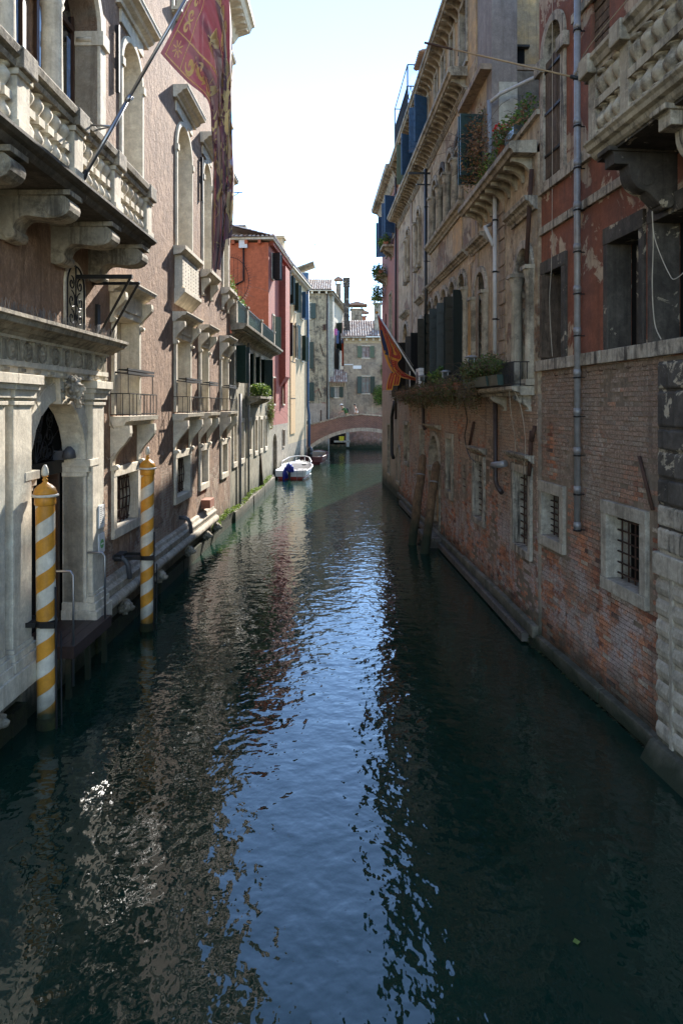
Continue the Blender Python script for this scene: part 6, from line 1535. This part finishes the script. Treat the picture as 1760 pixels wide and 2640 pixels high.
# ================================================================== PINK HOUSE (right, far)
FP_ = Frame(FR.W(0, 35.0).x, 35.0, -.0444, 1, -1, 4.0); PK = thing('pink_house', 'tall pink house with blue shutters and planted ledges farthest along the right bank', 'house', frame=FP_)
holes = []; Q = lambda p: FP_.U(p)
def kb(pa, pb, z0, z1, mat='blue', sh=True):
    a, b = px(FP_, pa, pb); a, b = max(.3, a), min(7.7, b); r = window(FP_, PK, a, b, z0, z1, .1, depth=.22, mat='stone_grey', pane='glass'); holes.append(r[0])
    if sh: shutter(FP_, r[1], a, z0, z1, .55, 70, mat, dirn=-1); shutter(FP_, r[1], b, z0, z1, .55, 70, mat, dirn=1)
kb(1013, 1020, 13.6, 15.5); kb(996, 1001, 13.3, 15.3); kb(1004, 1010, 8.3, 10.8, sh=False); kb(1000, 1006, .9, 3.6, sh=False)
wall(FP_, PK, 0.02, 8, -.8, 5.6, [h for h in holes if h[3] < 5.6], M['pink_low'], name='beige_base'); wall(FP_, PK, .02, 8, 5.6, 16.4, [h for h in holes if h[2] > 5.6], M['pink'], name='pink_wall'); body(FP_, PK, .02, 8, 16.4, 3.2, M['pink'])
s = MB(FP_); s.prism_u([(0, 16.1), (.1, 16.15), (.3, 16.5), (.6, 16.6), (.65, 16.8), (0, 16.85)], -.0, 8.3); s.build('eave_cornice', M['stone_grey'], PK)
modillions(FP_, PK, .2, 8.2, 16.55, .5, .32, .42, 'stone_grey', .12); s = MB(FP_); s.box(0, .06, 0, 8, 15.75, 15.85); s.build('string_course', M['terracotta'], PK)
s = MB(FP_); s.tube([(.1, .25, 16.4), (.1, .25, 4.0)], .06, 8); s.build('downpipe', M['pipe_brown'], PK)
for u, z in ((2.6, 13.1), (5.6, 12.1)): s = MB(FP_); s.box(0, .6, u-.7, u+.7, z, z+.12); s.prism_u(scroll_poly(.45, z, z-.5, .05), u-.5, u-.35); s.prism_u(scroll_poly(.45, z, z-.5, .05), u+.35, u+.5); s.build('planter_ledge', M['stone_grey'], PK)
for p in ([(.04, 5.5, 10), (.04, 5.7, 9)], [(.04, 3.8, 8.2), (.04, 3.9, 7.3)]): s = MB(FP_); s.tube(p, .03, 4); s.build('iron_anchor', M['rust'], PK)
# roof platform with glass-topped cage
c0 = FR.W(.35, 30.5, 0); AL = thing('roof_terrace', 'timber roof terrace with iron lattice rail and glazed frame on the pale palace', 'roof terrace', frame=FR)
s = MB(FR); s.box(-2.6, .35, 29.3, 33.8, 17.0, 17.2)
for k in range(6): s.box(-2.6, .3, 29.4+k*.85, 29.5+k*.85, 16.85, 17.0)
s.build('platform', M['wood'], AL)
for u in (29.6, 33.5): s = MB(FR); s.box(-.3, .1, u-.2, u+.2, 16.7, 16.85); s.box(-.36, .16, u-.26, u+.26, 16.8, 16.85); s.build('pillar', M['stone_grey'], AL)
s = MB(FR)
for u in (29.35, 33.75): 
    for d in (-2.5, .33): s.box(d-.025, d+.025, u-.025, u+.025, 17.15, 19.0)
for z in (18.1, 19.0):
    s.box(-2.5, .33, 29.33, 29.37, z-.02, z+.02); s.box(-2.5, .33, 33.73, 33.77, z-.02, z+.02); s.box(.31, .35, 29.35, 33.75, z-.02, z+.02)
s.build('frame', M['iron'], AL)
s = MB(FR)
for k in range(30):
    u = 29.35+k*.147; s.tube([(.33, u, 17.2), (.33, u+.147, 18.1)], .012, 4); s.tube([(.33, u+.147, 17.2), (.33, u, 18.1)], .012, 4)
for k in range(16): d = -2.5+k*.18; s.tube([(d, 29.35, 17.2), (d+.18, 29.35, 18.1)], .014, 4); s.tube([(d+.18, 29.35, 17.2), (d, 29.35, 18.1)], .014, 4)
s.build('lattice', M['iron'], AL)
def tp_glass():
    n = NT('thin_roof_glass'); tp = n.node('ShaderNodeBsdfTransparent', None, Color=(.93, .96, .98)); gl = n.node('ShaderNodeBsdfGlossy', None, Roughness=.1); mx = n.node('ShaderNodeMixShader', None, Fac=.12, _1=tp.outputs[0], _2=gl.outputs[0]); n.t.links.new(mx.outputs[0], n.out.inputs[0]); return n.mat
s = MB(FR); s.box(-2.5, .33, 29.4, 33.7, 18.95, 18.97); s.build('glass_roof', tp_glass(), AL)
# big chimney
t = thing('chimney', 'big square chimney with arched vents and a tiled hat on the pale palace roof', 'chimney', FR.W(-.75, 28.6, 15.9)); t.rotation_euler = (0, 0, .044); t.scale = (.85, .85, .85)
s = MB(); s.box(-.5, .5, -.5, .5, 0, 2.5); s.build('stack', M['mauve_render'], t)
s = MB(); s.hexa([(-.5, -.5, 2.5), (.5, -.5, 2.5), (.5, .5, 2.5), (-.5, .5, 2.5), (-.66, -.66, 2.8), (.66, -.66, 2.8), (.66, .66, 2.8), (-.66, .66, 2.8)]); s.build('flare', M['mauve_render'], t)
s = MB()
for x in (-.58, -.2, .2, .58):
    for y in (-.58, .58): s.box(x-.08, x+.08, y-.08, y+.08, 2.8, 3.2); s.box(y-.08, y+.08, x-.08, x+.08, 2.8, 3.2)
s.box(-.45, .45, -.45, .45, 2.8, 3.2); s.build('vents', M['mauve_render'], t)
s = MB(); s.box(-.68, .68, -.68, .68, 3.2, 3.42); s.build('cap_block', M['mauve_render'], t)
s = MB(); s.a = .2
i = [s.V(*p) for p in ((-.95, -.95, 3.4), (.95, -.95, 3.4), (.95, .95, 3.4), (-.95, .95, 3.4), (0, 0, 4.0))]
for k in range(4): s.F(i[k], i[(k+1) % 4], i[4])
s.F(*reversed(i[:4]))
for k in range(9):
    for sg in (-1, 1):
        x = -.85+k*.21; s.tube([(x, sg*.97, 3.42), (x*.15, sg*.1, 3.98)], .06, 6); s.tube([(sg*.97, x, 3.42), (sg*.1, x*.15, 3.98)], .06, 6)
s.build('tiled_hat', M['tile'], t, attr=True)
# ================================================================== planted ledge on the right bank
def plant(name, label, cat, fr, u0, u1, z0, z1, d, n, mats, size=.05, hang=.2, trough=None, seed=1, dr=.2, nst=30, group=None):
    c = fr.W(d, (u0+u1)/2, z0); t = thing(name, label, cat, c, group=group); o3 = (c.x, c.y, c.z)
    blobs = []; k = max(2, int((u1-u0)/.35)); R = random.Random(seed)
    for i in range(k):
        p = fr.W(d+R.uniform(-.05, .08), u0+(u1-u0)*(i+.5)/k, (z0+z1)/2+R.uniform(-.08, .08)); blobs.append((tuple(p), (dr*R.uniform(.7, 1.25), (u1-u0)/k*.85, (z1-z0)/2*R.uniform(.6, 1.15))))
    for j, (mt, q) in enumerate(mats):
        s = MB(org=o3); leaves(s, blobs, int(n*q), size, 1.0, seed+j*7, hang); s.build('foliage', M[mt], t, attr=True, loc=(0, 0, 0), kind='stuff')
    if nst: s = MB(org=o3); stems(s, blobs, nst, .005, seed, (z1-z0)); s.build('stems', M['wood'], t, loc=(0, 0, 0), kind='stuff')
    if trough:
        s = MB(org=o3); a = fr.W(d-.13, u0, 0); 
        pts = []
        for zz, e in ((trough[0], .10), (trough[1], .13)):
            for dd, uu in ((-e, u0), (e, u0), (e, u1), (-e, u1)): q = fr.W(d+dd, uu, zz); pts.append((q.x, q.y, zz))
        s.hexa(pts); s.build('trough', M[trough[2]], t, loc=(0, 0, 0))
    return t
plant('trailing_plant', 'dark leafy plant trough spilling over the iron rail, nearest on the right-hand ledge', 'plant', FR, 15.3, 17.6, 5.25, 5.92, .45, 3600, (('leaf_olive', .45), ('leaf', .3), ('leaf_dry', .3)), .055, .15, (5.12, 5.34, 'green'), 21, .25)
plant('trailing_plant', 'green pot plant on the ledge right beside the pale column', 'plant', FR, 14.5, 15.3, 5.35, 5.68, .42, 700, (('leaf_olive', .7), ('leaf', .3)), .05, .1, (5.12, 5.34, 'green'), 27, .18)
plant('trailing_plant', 'brown dry creeper hanging below the ledge around the white downpipe', 'plant', FR, 16.4, 18.0, 4.75, 5.4, .46, 2400, (('leaf_dry', .8), ('leaf_olive', .2)), .045, .25, None, 22, .2)
plant('trailing_plant', 'brown creeper mass hanging over the middle of the ledge', 'plant', FR, 18.4, 21.6, 4.85, 5.62, .46, 5200, (('leaf_dry', .6), ('leaf_olive', .35), ('leaf', .1)), .05, .35, (5.12, 5.3, 'terracotta'), 23, .24)
plant('broadleaf_plant', 'bright green broad-leaved plant standing up in the ledge troughs', 'plant', FR, 21.0, 22.6, 5.3, 5.85, .40, 420, (('leaf', .6), ('leaf_lime', .4)), .13, .1, None, 24, .22)
plant('trailing_plant', 'long brown creeper mass on the ledge beside the red and gold flag', 'plant', FR, 21.8, 27.2, 4.85, 5.6, .48, 6800, (('leaf_dry', .65), ('leaf_olive', .35)), .055, .35, (5.12, 5.3, 'terracotta'), 25, .28)
plant('trailing_plant', 'last dry brown creeper at the far end of the ledge beyond the flagpole foot', 'plant', FR, 27.3, 31.2, 4.95, 5.5, .48, 2600, (('leaf_dry', .85), ('leaf_olive', .15)), .06, .3, (5.12, 5.3, 'terracotta'), 26, .28)
# spotlights / lamps among the plants
for i, (u, z, lab) in enumerate(((17.3, 5.75, 'small garden lamp standing up before the white downpipe'), (20.6, 5.55, 'small dark garden lamp leaning out between the creepers'), (24.9, 5.6, 'small garden lamp beside the air conditioner'))):
    p = FR.W(.42, u, z-.45); t = thing('garden_lamp', lab, 'lamp', p, group='small lamps on the planted ledge')
    s = MB(); s.tube([(0, 0, 0), (0, 0, .45)], .022, 6); s.build('stem', M['black'], t)
    s = MB(); s.lathe([(.03, .40), (.09, .44), (.11, .56), (.13, .58)], (0, 0, 0), 10); s.build('shade', M['glass_pale'], t)
    s = MB(); s.lathe([(.17, .575), (.19, .59), (.08, .63), (.02, .64)], (0, 0, 0), 12); s.build('cap', M['zinc'], t)
    for k in range(4): s = MB(); a = pi/2*k+.4; s.box(-.01, .01, -.01, .01, .40, .58); o = s.build('stay', M['steel'], t); o.location = (.11*cos(a), .11*sin(a), 0)
for i, (u, lab) in enumerate(((26.2, 'white air conditioning box on the ledge, nearer and taller looking'), (28.6, 'second white air conditioning box farther along the ledge'))):
    p = FR.W(.22, u, 5.3); t = thing('air_conditioner', lab, 'air conditioner', p, group='air conditioners on the ledge'); t.rotation_euler = (0, 0, .044)
    s = MB(); s.box(-.18, .18, -.42, .42, 0, .78); s.build('case', M['white'], t, bevel=.015)
    s = MB(); s.lathe([(.26, 0), (.26, .01)], (0, 0, 0), 20); o = s.build('fan_guard', M['plastic_grey'], t); o.location = (-.183, 0, .4); o.rotation_euler = (0, -pi/2, 0)
# terrace planting over the lower wing
t = plant('flowering_shrub', 'green and rust-coloured shrub growing on the brick terrace by the grey pipes', 'plant', FR, 14.2, 16.4, 10.45, 11.2, -.05, 1000, (('leaf', .55), ('leaf_lime', .2), ('leaf_rust', .25)), .085, .1, None, 31, .35)
plant('climbing_plant', 'rust brown climber wound round the pale pipe above the terrace', 'plant', FR, 16.6, 18.1, 10.3, 12.0, .35, 1300, (('leaf_rust', .8), ('leaf_olive', .2)), .075, .5, None, 32, .22)
plant('hanging_plant', 'yellow-green plant hanging over the terrace edge', 'plant', FR, 16.4, 17.6, 10.0, 10.8, .12, 1000, (('leaf_lime', .6), ('leaf', .4)), .05, .2, None, 33, .16)
p = FR.W(-.02, 16.1, 10.5); t = thing('geranium_pot', 'red flowers in a terracotta pot on the terrace parapet', 'flower pot', p)
s = MB(); s.lathe([(.10, 0), (.15, .22), (.17, .22), (.17, .27)], (0, 0, 0), 14); s.build('pot', M['terracotta'], t)
s = MB(); leaves(s, [((0, 0, .55), (.22, .22, .16))], 160, .075, 1, 5); s.build('flowers', M['petal'], t, attr=True, kind='stuff')
s = MB(); leaves(s, [((0, 0, .5), (.22, .22, .14))], 50, .06, 1, 6); s.build('pale_flowers', M['petal_w'], t, attr=True, kind='stuff')
s = MB(); leaves(s, [((0, 0, .42), (.25, .25, .2))], 200, .07, 1, 7); s.build('foliage', M['leaf'], t, attr=True, kind='stuff')
p = FR.W(-.03, 15.2, 10.45); t = thing('planter_box', 'pale blue-white planter box with thin rails on the terrace parapet', 'planter', p); s = MB(); s.box(-.12, .12, -.4, .4, 0, .2); s.build('box', M['glass_pale'], t)
# left side planting
plant('balcony_plants', 'light green leafy plants filling the small balcony of the grey-green house', 'plant', FL, U(637), U(668), 5.2, 5.75, .4, 2400, (('leaf_lime', .5), ('leaf', .5)), .13, .1, None, 41, .35)
plant('ivy_strand', 'yellowing ivy hanging down the end of the grey-green house', 'plant', FL, 39.5, 41.0, 3.2, 5.6, .15, 1500, (('leaf_lime', .5), ('leaf_dry', .5)), .08, .1, None, 42, .18)
plant('terrace_shrub', 'bushy yellow-green shrub on the roof terrace against the orange wall', 'shrub', FL, 30.0, 36.5, 8.6, 10.2, -.9, 3600, (('leaf_lime', .6), ('leaf', .4)), .13, .1, None, 43, .5)
plant('terrace_climber', 'sparse yellow climber at the near corner of the roof terrace', 'shrub', FL, 28.2, 30.0, 8.9, 10.3, -.3, 900, (('leaf_lime', .8), ('leaf', .2)), .09, .1, None, 44, .3)
# far right
plant('window_box_plant', 'bright green plant on the nearer ledge of the pink house', 'plant', FP_, 2.0, 3.3, 13.25, 13.9, .4, 900, (('leaf_lime', .5), ('leaf', .5)), .09, .2, (13.22, 13.4, 'terracotta'), 51, .3)
plant('window_box_plant', 'dark green plant overhanging the farther ledge of the pink house', 'plant', FP_, 4.6, 6.6, 12.2, 13.0, .42, 1300, (('leaf', 1.0),), .1, .5, (12.22, 12.4, 'terracotta'), 52, .4)
plant('window_box_plant', 'dark green plant below the blue shutters at the far corner of the pink house', 'plant', FP_, 5.6, 7.0, 11.0, 11.9, .40, 900, (('leaf', 1.0),), .1, .5, None, 53, .35)
plant('climbing_shrub', 'yellow-green climber hanging on the wall right of the bridge', 'shrub', FS, 3.4, 5.4, 4.6, 7.2, .5, 2600, (('leaf_lime', .6), ('leaf', .4)), .16, .2, None, 54, .5)
plant('climbing_shrub', 'sparse upper climber on the small house wall above the bridge', 'shrub', FS, 4.0, 5.2, 7.6, 9.6, .3, 600, (('leaf_lime', .5), ('leaf', .5)), .14, .3, None, 55, .3)

# ================================================================== red and gold flag
f0, f1 = at(1074, 970, 26.5), at(971, 806, 26.8)
t = thing('flagpole', 'thin pale flagpole leaning out from the planted ledge on the right', 'flagpole', f0); s = MB(org=tuple(f0)); s.tube([tuple(f0), tuple(f1)], .03, 8); s.build('pole', M['white'], t, loc=(0, 0, 0))
s = MB(org=tuple(f0)); s.ball(tuple(f1), .06, 8, 6); s.build('finial', M['flag_gold'], t, loc=(0, 0, 0)); s = MB(org=tuple(f0)); s.tube([tuple(f1), tuple(f0+Vector((-.1, .3, .4)))], .008, 4); s.build('cord', M['cable'], t, loc=(0, 0, 0))
pL = [at(*q, 26.7) for q in ((973, 812), (978, 850), (985, 895), (996, 932), (1010, 958), (1034, 974), (1082, 983))]
pR = [at(*q, 26.7) for q in ((975, 814), (1003, 862), (1034, 916), (1024, 936), (1030, 952), (1052, 966), (1084, 978))]
def S2(s_, t_):
    p = lerp_path(pL, t_).lerp(lerp_path(pR, t_), s_); p.y += .10*sin(s_*7+t_*6)+.05*sin(s_*17+t_*11); return p
m_ = sheet(S2, 24, 44)
k = 0
for i in range(24):
    for j in range(44):
        s_, t_ = (i+.5)/24, (j+.5)/44; v = 0
        if s_ < .30 and .16 < t_ < .62: v = 2
        if s_ < .2 and .42 < t_ < .7: v = 1
        if s_ > .95 or s_ < .04 or (.31 < s_ < .34): v = 1
        if .42 < t_ < .45 and s_ > .36: v = 1
        if .60 < s_ < .72 and .22 < t_ < .36: v = 1
        if t_ > .6 and int((s_*6+t_*12)) % 5 == 0: v = 1
        m_.m[k] = v; k += 1
fo2 = m_.build('flag', [M['flag_red'], M['flag_gold'], M['flag_navy']]); tag(fo2, 'red and gold flag with navy edge drooping from the thin pale flagpole', 'flag')
pr = MB()
for s0 in (.44, .84): print_on(pr, S2, [(s0, .12+.8*q/30) for q in range(31)], .012, .008)
for tc in (.2, .27, .34, .5, .58, .66, .74): scroll2_ = [(.64+.12*cos(2*pi*q/8+.4), tc+.022*sin(2*pi*q/8+.4)) for q in range(9)]; print_on(pr, S2, scroll2_, .014, .008)
R = random.Random(2)
for q in range(14): c_, d_ = R.uniform(.08, .28), R.uniform(.35, .66); print_on(pr, S2, [(c_, d_), (c_+R.uniform(-.06, .06), d_+.02), (c_+R.uniform(-.08, .08), d_+.04)], [.005, .03, .004], .008)
pr.build('gold_print', M['flag_gold'], fo2)
for q, (xa, ya, xb, yb, xc, yc) in enumerate(((1013, 962, 1006, 985, 1003, 1006), (1024, 966, 1022, 983, 1019, 994))):
    m_ = MB(); m_.sm = False; P = [at(xa, ya, 26.65), at(xb, yb, 26.6), at(xc, yc, 26.65)]; wds = [.10, .12, .12]
    for j in range(8):
        a, b = lerp_path(P, j/8), lerp_path(P, (j+1)/8); w_ = .12
        for e0, e1, mi in ((-1, -.7, 1), (-.7, -.1, 0), (-.1, .1, 1), (.1, .7, 0), (.7, 1, 1)):
            m_.mi = mi if j < 7 else 1; m_.quad(a+Vector((e0*w_, .02*sin(e0*3+j), 0)), a+Vector((e1*w_, .02*sin(e1*3+j), 0)), b+Vector((e1*w_, .02*sin(e1*3+j+1), 0)), b+Vector((e0*w_, .02*sin(e0*3+j+1), 0)))
    o = m_.build('tail', [M['flag_red'], M['flag_gold']], fo2)

# ================================================================== boats
def hull(m, L, B, D, sheer, n=14, keel=.25, flare=.15, inset=0.0, z_off=0.0, y0=0.0, bowfull=.55):
    """hull sections from the stern (y=0) to the bow; returns gunwale rings"""
    rings = []
    for k in range(n+1):
        t = k/n; w = B/2*(1-(max(0, t-bowfull)/(1-bowfull))**2.2*.92) * (.90+.10*min(1, t*3)); w = max(.02, w-inset); zt = D+sheer*t*t; y = y0+L*t
        q = []
        for a in (-1, -.93, -.75, -.4, 0, .4, .75, .93, 1):
            ww = w*a; dep = {1: 1.0, .93: .55, .75: .18, .4: .06, 0: 0}[abs(a)]
            zb = -keel*(1-t**3); q.append(m.V(ww*(1-flare*(1-dep)*.6), y, z_off+zb+(zt-zb)*dep))
        rings.append(q)
    for k in range(n):
        for j in range(8): m.F(rings[k][j], rings[k][j+1], rings[k+1][j+1], rings[k+1][j])
    m.F(*rings[0]); return rings
def boat(t, L, B, D, sheer, mat_up, mat_low, mat_in, bowfull=.55):
    m = MB(); m.sm = True; hull(m, L, B, D, sheer, bowfull=bowfull); 
    for fi, f in enumerate(m.f):
        z = sum(m.v[i][2] for i in f)/len(f); m.m[fi] = 1 if z < D*.30 else 0
    m.sm = False; m.mi = 0; m.hexa([(-B*.44, -.02, D*.36), (B*.44, -.02, D*.36), (B*.44, .0, D*.36), (-B*.44, .0, D*.36), (-B*.45, -.03, D), (B*.45, -.03, D), (B*.45, .0, D), (-B*.45, .0, D)])
    o = m.build('hull', [M[mat_up], M[mat_low]], t); md = o.modifiers.new('skin', 'SOLIDIFY'); md.thickness = .04; md.offset = 1
    n = 14; m = MB(); P = []
    for sg in (1, -1):
        pts = []
        for k in range(n+1):
            tt = k/n; w = B/2*(1-(max(0, tt-bowfull)/(1-bowfull))**2.2*.92)*(.90+.10*min(1, tt*3)); pts.append((sg*w, L*tt, D+sheer*tt*tt+.01))
        m.tube(pts, .045, 8)
    m.box(-B*.45, B*.45, -.03, .05, D-.05, D+.03); m.build('gunwale', M[mat_up], t)
    m = MB(); m.box(-B*.40, B*.40, .05, L*.8, .02, .06); m.build('floor', M[mat_in], t)
    m = MB(); m.sm = False
    for k in range(8): # foredeck
        t0, t1 = .80+.2*k/8, .80+.2*(k+1)/8; w = [B/2*(1-(max(0, q-bowfull)/(1-bowfull))**2.2*.92)*.97 for q in (t0, t1)]; m.quad((-w[0], L*t0, D+sheer*t0*t0), (w[0], L*t0, D+sheer*t0*t0), (w[1], L*t1, D+sheer*t1*t1), (-w[1], L*t1, D+sheer*t1*t1))
    q = .80; w = B/2*.70; m.quad((-w, L*q, .05), (w, L*q, .05), (w, L*q, D+sheer*q*q), (-w, L*q, D+sheer*q*q)); m.build('foredeck', M[mat_in], t)
def outboard(t, x, y, z, cover, mat2='black', s_=1.0):
    m = MB(); m.box(x-.06, x+.06, y-.32, y-.10, z-.65, z+.1); m.box(x-.10, x+.10, y-.16, y+.06, z-.05, z+.08); m.tube([(x, y, z+.15), (x+.05, y+.45, z+.22)], .025, 6); o = m.build('outboard_leg', M[mat2], t)
    m = MB(); m.ball((x, y-.16, z+.32*s_), (.17*s_, .26*s_, .22*s_), 12, 8); m.ball((x, y-.20, z+.12*s_), (.17*s_, .22*s_, .2*s_), 10, 6)
    R = random.Random(4)
    if cover == 'tarp':
        for k in range(7): a = R.uniform(0, 6.28); m.ball((x+.2*cos(a), y-.18+.24*sin(a), z+R.uniform(-.35, .35)), (R.uniform(.07, .13), R.uniform(.07, .12), R.uniform(.12, .26)), 7, 5)
        m.tube([(x-.2, y-.3, z+.3), (x-.32, y-.4, z-.1), (x-.34, y-.42, z-.62)], [.10, .12, .05], 6)
    o = m.build('outboard_cover', M[cover], t); voxel(o, .022)
t = thing('motorboat', 'white open motorboat with red bottom and a blue covered outboard motor', 'boat', (-3.22, 44.4, .0)); t.rotation_euler = (0, 0, -.085)
boat(t, 4.5, 2.15, .52, .30, 'white_gel', 'redpaint', 'white_gel', .5)
outboard(t, -.05, 0, .5, 'tarp')
s = MB(); s.box(-.75, .75, .9, 1.3, .05, .36); s.box(-.9, .9, 2.1, 2.45, .05, .38); s.box(.2, .8, 1.5, 1.9, .05, .5); s.build('seat', M['white'], t, bevel=.03)
s = MB(); P = [(-.95, 2.0, .62), (-.98, 2.6, .95), (-.7, 3.7, 1.12), (-.3, 4.35, 1.18), (.3, 4.35, 1.18), (.7, 3.7, 1.12), (.98, 2.6, .95), (.95, 2.0, .62)]; s.tube(P, .028, 8)
for q in ((-.7, 3.7), (.7, 3.7), (-.3, 4.3), (.3, 4.3)): s.tube([(q[0], q[1], .7), (q[0], q[1], 1.13)], .02, 6)
s.build('bow_rail', M['white'], t)
s = MB()
for x in (.42, .78): s.tube([(x, .05, .62), (x, -.12, .66), (x, -.16, .1), (x, -.18, -.2)], .014, 5)
for z in (.1, .35): s.box(.42, .78, -.18, -.15, z, z+.02)
s.build('boarding_ladder', M['steel'], t)
s = MB(); s.box(.3, .55, 2.9, 3.3, .64, .72); s.build('hatch', M['rubber'], t)
t = thing('dinghy', 'dark red open boat with a tilted black outboard moored by the bridge foot', 'boat', (-2.45, 55.6, 0)); t.rotation_euler = (0, 0, -.12); t.scale = (1.15,)*3
boat(t, 4.2, 1.75, .50, .22, 'maroon', 'maroon', 'cloth_tan', .55); outboard(t, 0, 0, .6, 'black', s_=1.2)
s = MB(); s.box(-.5, .5, 1.2, 1.5, .05, .35); s.build('seat', M['wood'], t)
s = MB(); s.box(.25, .75, 1.0, 2.2, .3, .48); s.build('cover_sheet', M['rubber'], t)

# ================================================================== two people on the bridge
def skin_fig(name, joints, edges, radii, mat, parent, sub=1):
    me = bpy.data.meshes.new(name); me.from_pydata([j for j in joints], edges, []); me.materials.append(M[mat])
    o = bpy.data.objects.new(name, me); COL.objects.link(o); o.parent = parent
    sk = o.modifiers.new('skin', 'SKIN'); sk.use_smooth_shade = True
    for i, r in enumerate(radii): v = me.skin_vertices[0].data[i]; v.radius = (r, r) if not isinstance(r, tuple) else r
    me.skin_vertices[0].data[0].use_root = True
    ss = o.modifiers.new('smooth', 'SUBSURF'); ss.levels = sub; ss.render_levels = sub
    return o
def person(label, loc, face, hat=None, shirt='cloth_green', lean=.12, hair='hair', pack=False, sleeve=True, arm='rail', short=1.0):
    t = thing('person', label, 'person', loc); t.rotation_euler = (0, 0, face); t.scale = (short*1.06,)*3       # faces local -x
    L = lean
    J = [(0, 0, .92), (-.03*L, 0, 1.10), (-.6*L, 0, 1.36), (-.9*L, 0, 1.47), (-1.1*L-.02, 0, 1.54), (-1.2*L-.03, 0, 1.64), (-1.2*L-.03, 0, 1.72)]
    rad = [(.15, .13), (.13, .12), (.17, .12), .07, .055, .095, .07]; E = [(0, 1), (1, 2), (2, 3), (3, 4), (4, 5), (5, 6)]
    for sg in (1, -1):
        b = len(J); J += [(0, sg*.10, .86), (-.04, sg*.11, .48), (.02, sg*.11, .09), (-.14, sg*.12, .03)]; rad += [.10, .07, .045, .035]; E += [(0, b), (b, b+1), (b+1, b+2), (b+2, b+3)]
        b = len(J); sh = (-.65*L, sg*.19, 1.41)
        el = (-.16-.6*L, sg*.24, 1.16) if arm == 'rail' else (.06, sg*.25, 1.16)
        ha = (-.42-.5*L, sg*.18, 1.06) if arm == 'rail' else (-.14, sg*.20, .98)
        J += [sh, el, ha]; rad += [.06, .042, .03]; E += [(2, b), (b, b+1), (b+1, b+2)]
        h_ = Vector(ha); dr_ = (h_-Vector(el)).normalized()
        for fidx in range(4):      # fingers
            f0 = h_+dr_*.05+Vector((0, (fidx-1.5)*.022, 0)); f1 = f0+dr_*(.055-.006*abs(fidx-1.5))+Vector((0, 0, -.03)); c_ = len(J); J += [tuple(f0), tuple(f1)]; rad += [.011, .008]; E += [(b+2, c_), (c_, c_+1)]
        c_ = len(J); J += [tuple(h_+Vector((-.01, -sg*.04, .0))), tuple(h_+Vector((-.05, -sg*.055, -.01)))]; rad += [.011, .009]; E += [(b+2, c_), (c_, c_+1)]
    bodyo = skin_fig('body', J, E, rad, 'skin', t, 2)
    hc = Vector(J[5])
    m = MB(); m.ball((hc.x-.105, 0, hc.z-.01), (.022, .016, .028), 8, 5)
    for sg in (1, -1): m.ball((hc.x, sg*.088, hc.z-.005), (.02, .012, .032), 8, 5)
    m.build('nose_and_ears', M['skin'], t)
    m = MB()
    for sg in (1, -1): m.ball((hc.x-.088, sg*.034, hc.z+.02), (.012, .016, .009), 6, 4)
    m.box(hc.x-.098, hc.x-.09, -.025, .025, hc.z-.052, hc.z-.046); m.build('eyes_and_mouth', M['hair'], t)
    m = MB(); m.ball((hc.x+.022, 0, hc.z+.045), (.108, .100, .10), 12, 8); m.build('hair', M[hair], t)
    if hat: m = MB(); m.lathe([(.112, .0), (.115, .04), (.10, .09), (.05, .115), (.01, .12)], (hc.x, 0, hc.z+.05), 16); m.prism_z([(hc.x-.09, -.08), (hc.x-.20, -.06), (hc.x-.21, .06), (hc.x-.09, .08)], hc.z+.05, hc.z+.062); m.build('cap', M[hat], t)
    SJ = [J[0], J[1], J[2], (J[3][0], 0, J[3][2]-.03)]; SR = [(.20, .18), (.185, .17), (.23, .17), .09]; SE = [(0, 1), (1, 2), (2, 3)]
    for sg in (1, -1):
        sh = Vector((-.65*L, sg*.19, 1.41)); el = Vector((-.16-.6*L, sg*.24, 1.16)) if arm == 'rail' else Vector((.06, sg*.25, 1.16)); b = len(SJ)
        if sleeve: SJ += [tuple(sh), tuple(sh.lerp(el, .75))]; SR += [.095, .08]; SE += [(2, b), (b, b+1)]
        else: SJ += [tuple(sh*.5+Vector(J[2])*.5)]; SR += [.06]; SE += [(2, b)]
    skin_fig('shirt', SJ, SE, SR, shirt, t, 2)
    TJ = [(0, 0, .95), (0, .10, .84), (-.04, .11, .48), (.02, .11, .14), (0, -.10, .84), (-.04, -.11, .48), (.02, -.11, .14)]
    skin_fig('trousers', TJ, [(0, 1), (1, 2), (2, 3), (0, 4), (4, 5), (5, 6)], [.20, .135, .10, .075, .135, .10, .075], 'cloth_tan', t, 2)
    m = MB()
    for sg in (1, -1): m.ball((-.07, sg*.12, .035), (.13, .05, .045), 10, 6)
    m.build('shoes', M['cloth_black'], t)
    if pack: m = MB(); m.ball((.20-.4*L, 0, 1.22), (.12, .16, .24), 12, 8); m.tube([(.1, .13, 1.4), (-.06*L-.14, .13, 1.38), (-.12, .13, 1.1), (.1, .13, 1.0)], .018, 5); m.build('backpack', M['cloth_black'], t)
    return t
def deck_at(px_): x = (px_-880)/FP*(YB+1.2); return x, deckz(x-cx)-.88
x, z = deck_at(893); person('person in green shirt and pale cap with dark backpack leaning on the bridge', (x, YB+.75, z+.02), .25, hat='cloth_white', shirt='cloth_green', lean=.35, pack=True)
x, z = deck_at(918); person('person with short dark hair in a white sleeveless top standing on the bridge', (x, YB+.85, z+.02), .1, shirt='cloth_white', lean=.1, sleeve=False, arm='side', short=.97)
# yellow leaf on the water
m = MB(); m.a = .9; m.quad((0, -.03, 0), (.035, 0, .003), (0, .045, 0), (-.035, 0, .003)); o = m.build('leaf', M['leaf_lime'], attr=True, loc=(2.05, 6.1, .012)); tag(o, 'single yellow leaf floating on the dark water', 'leaf')
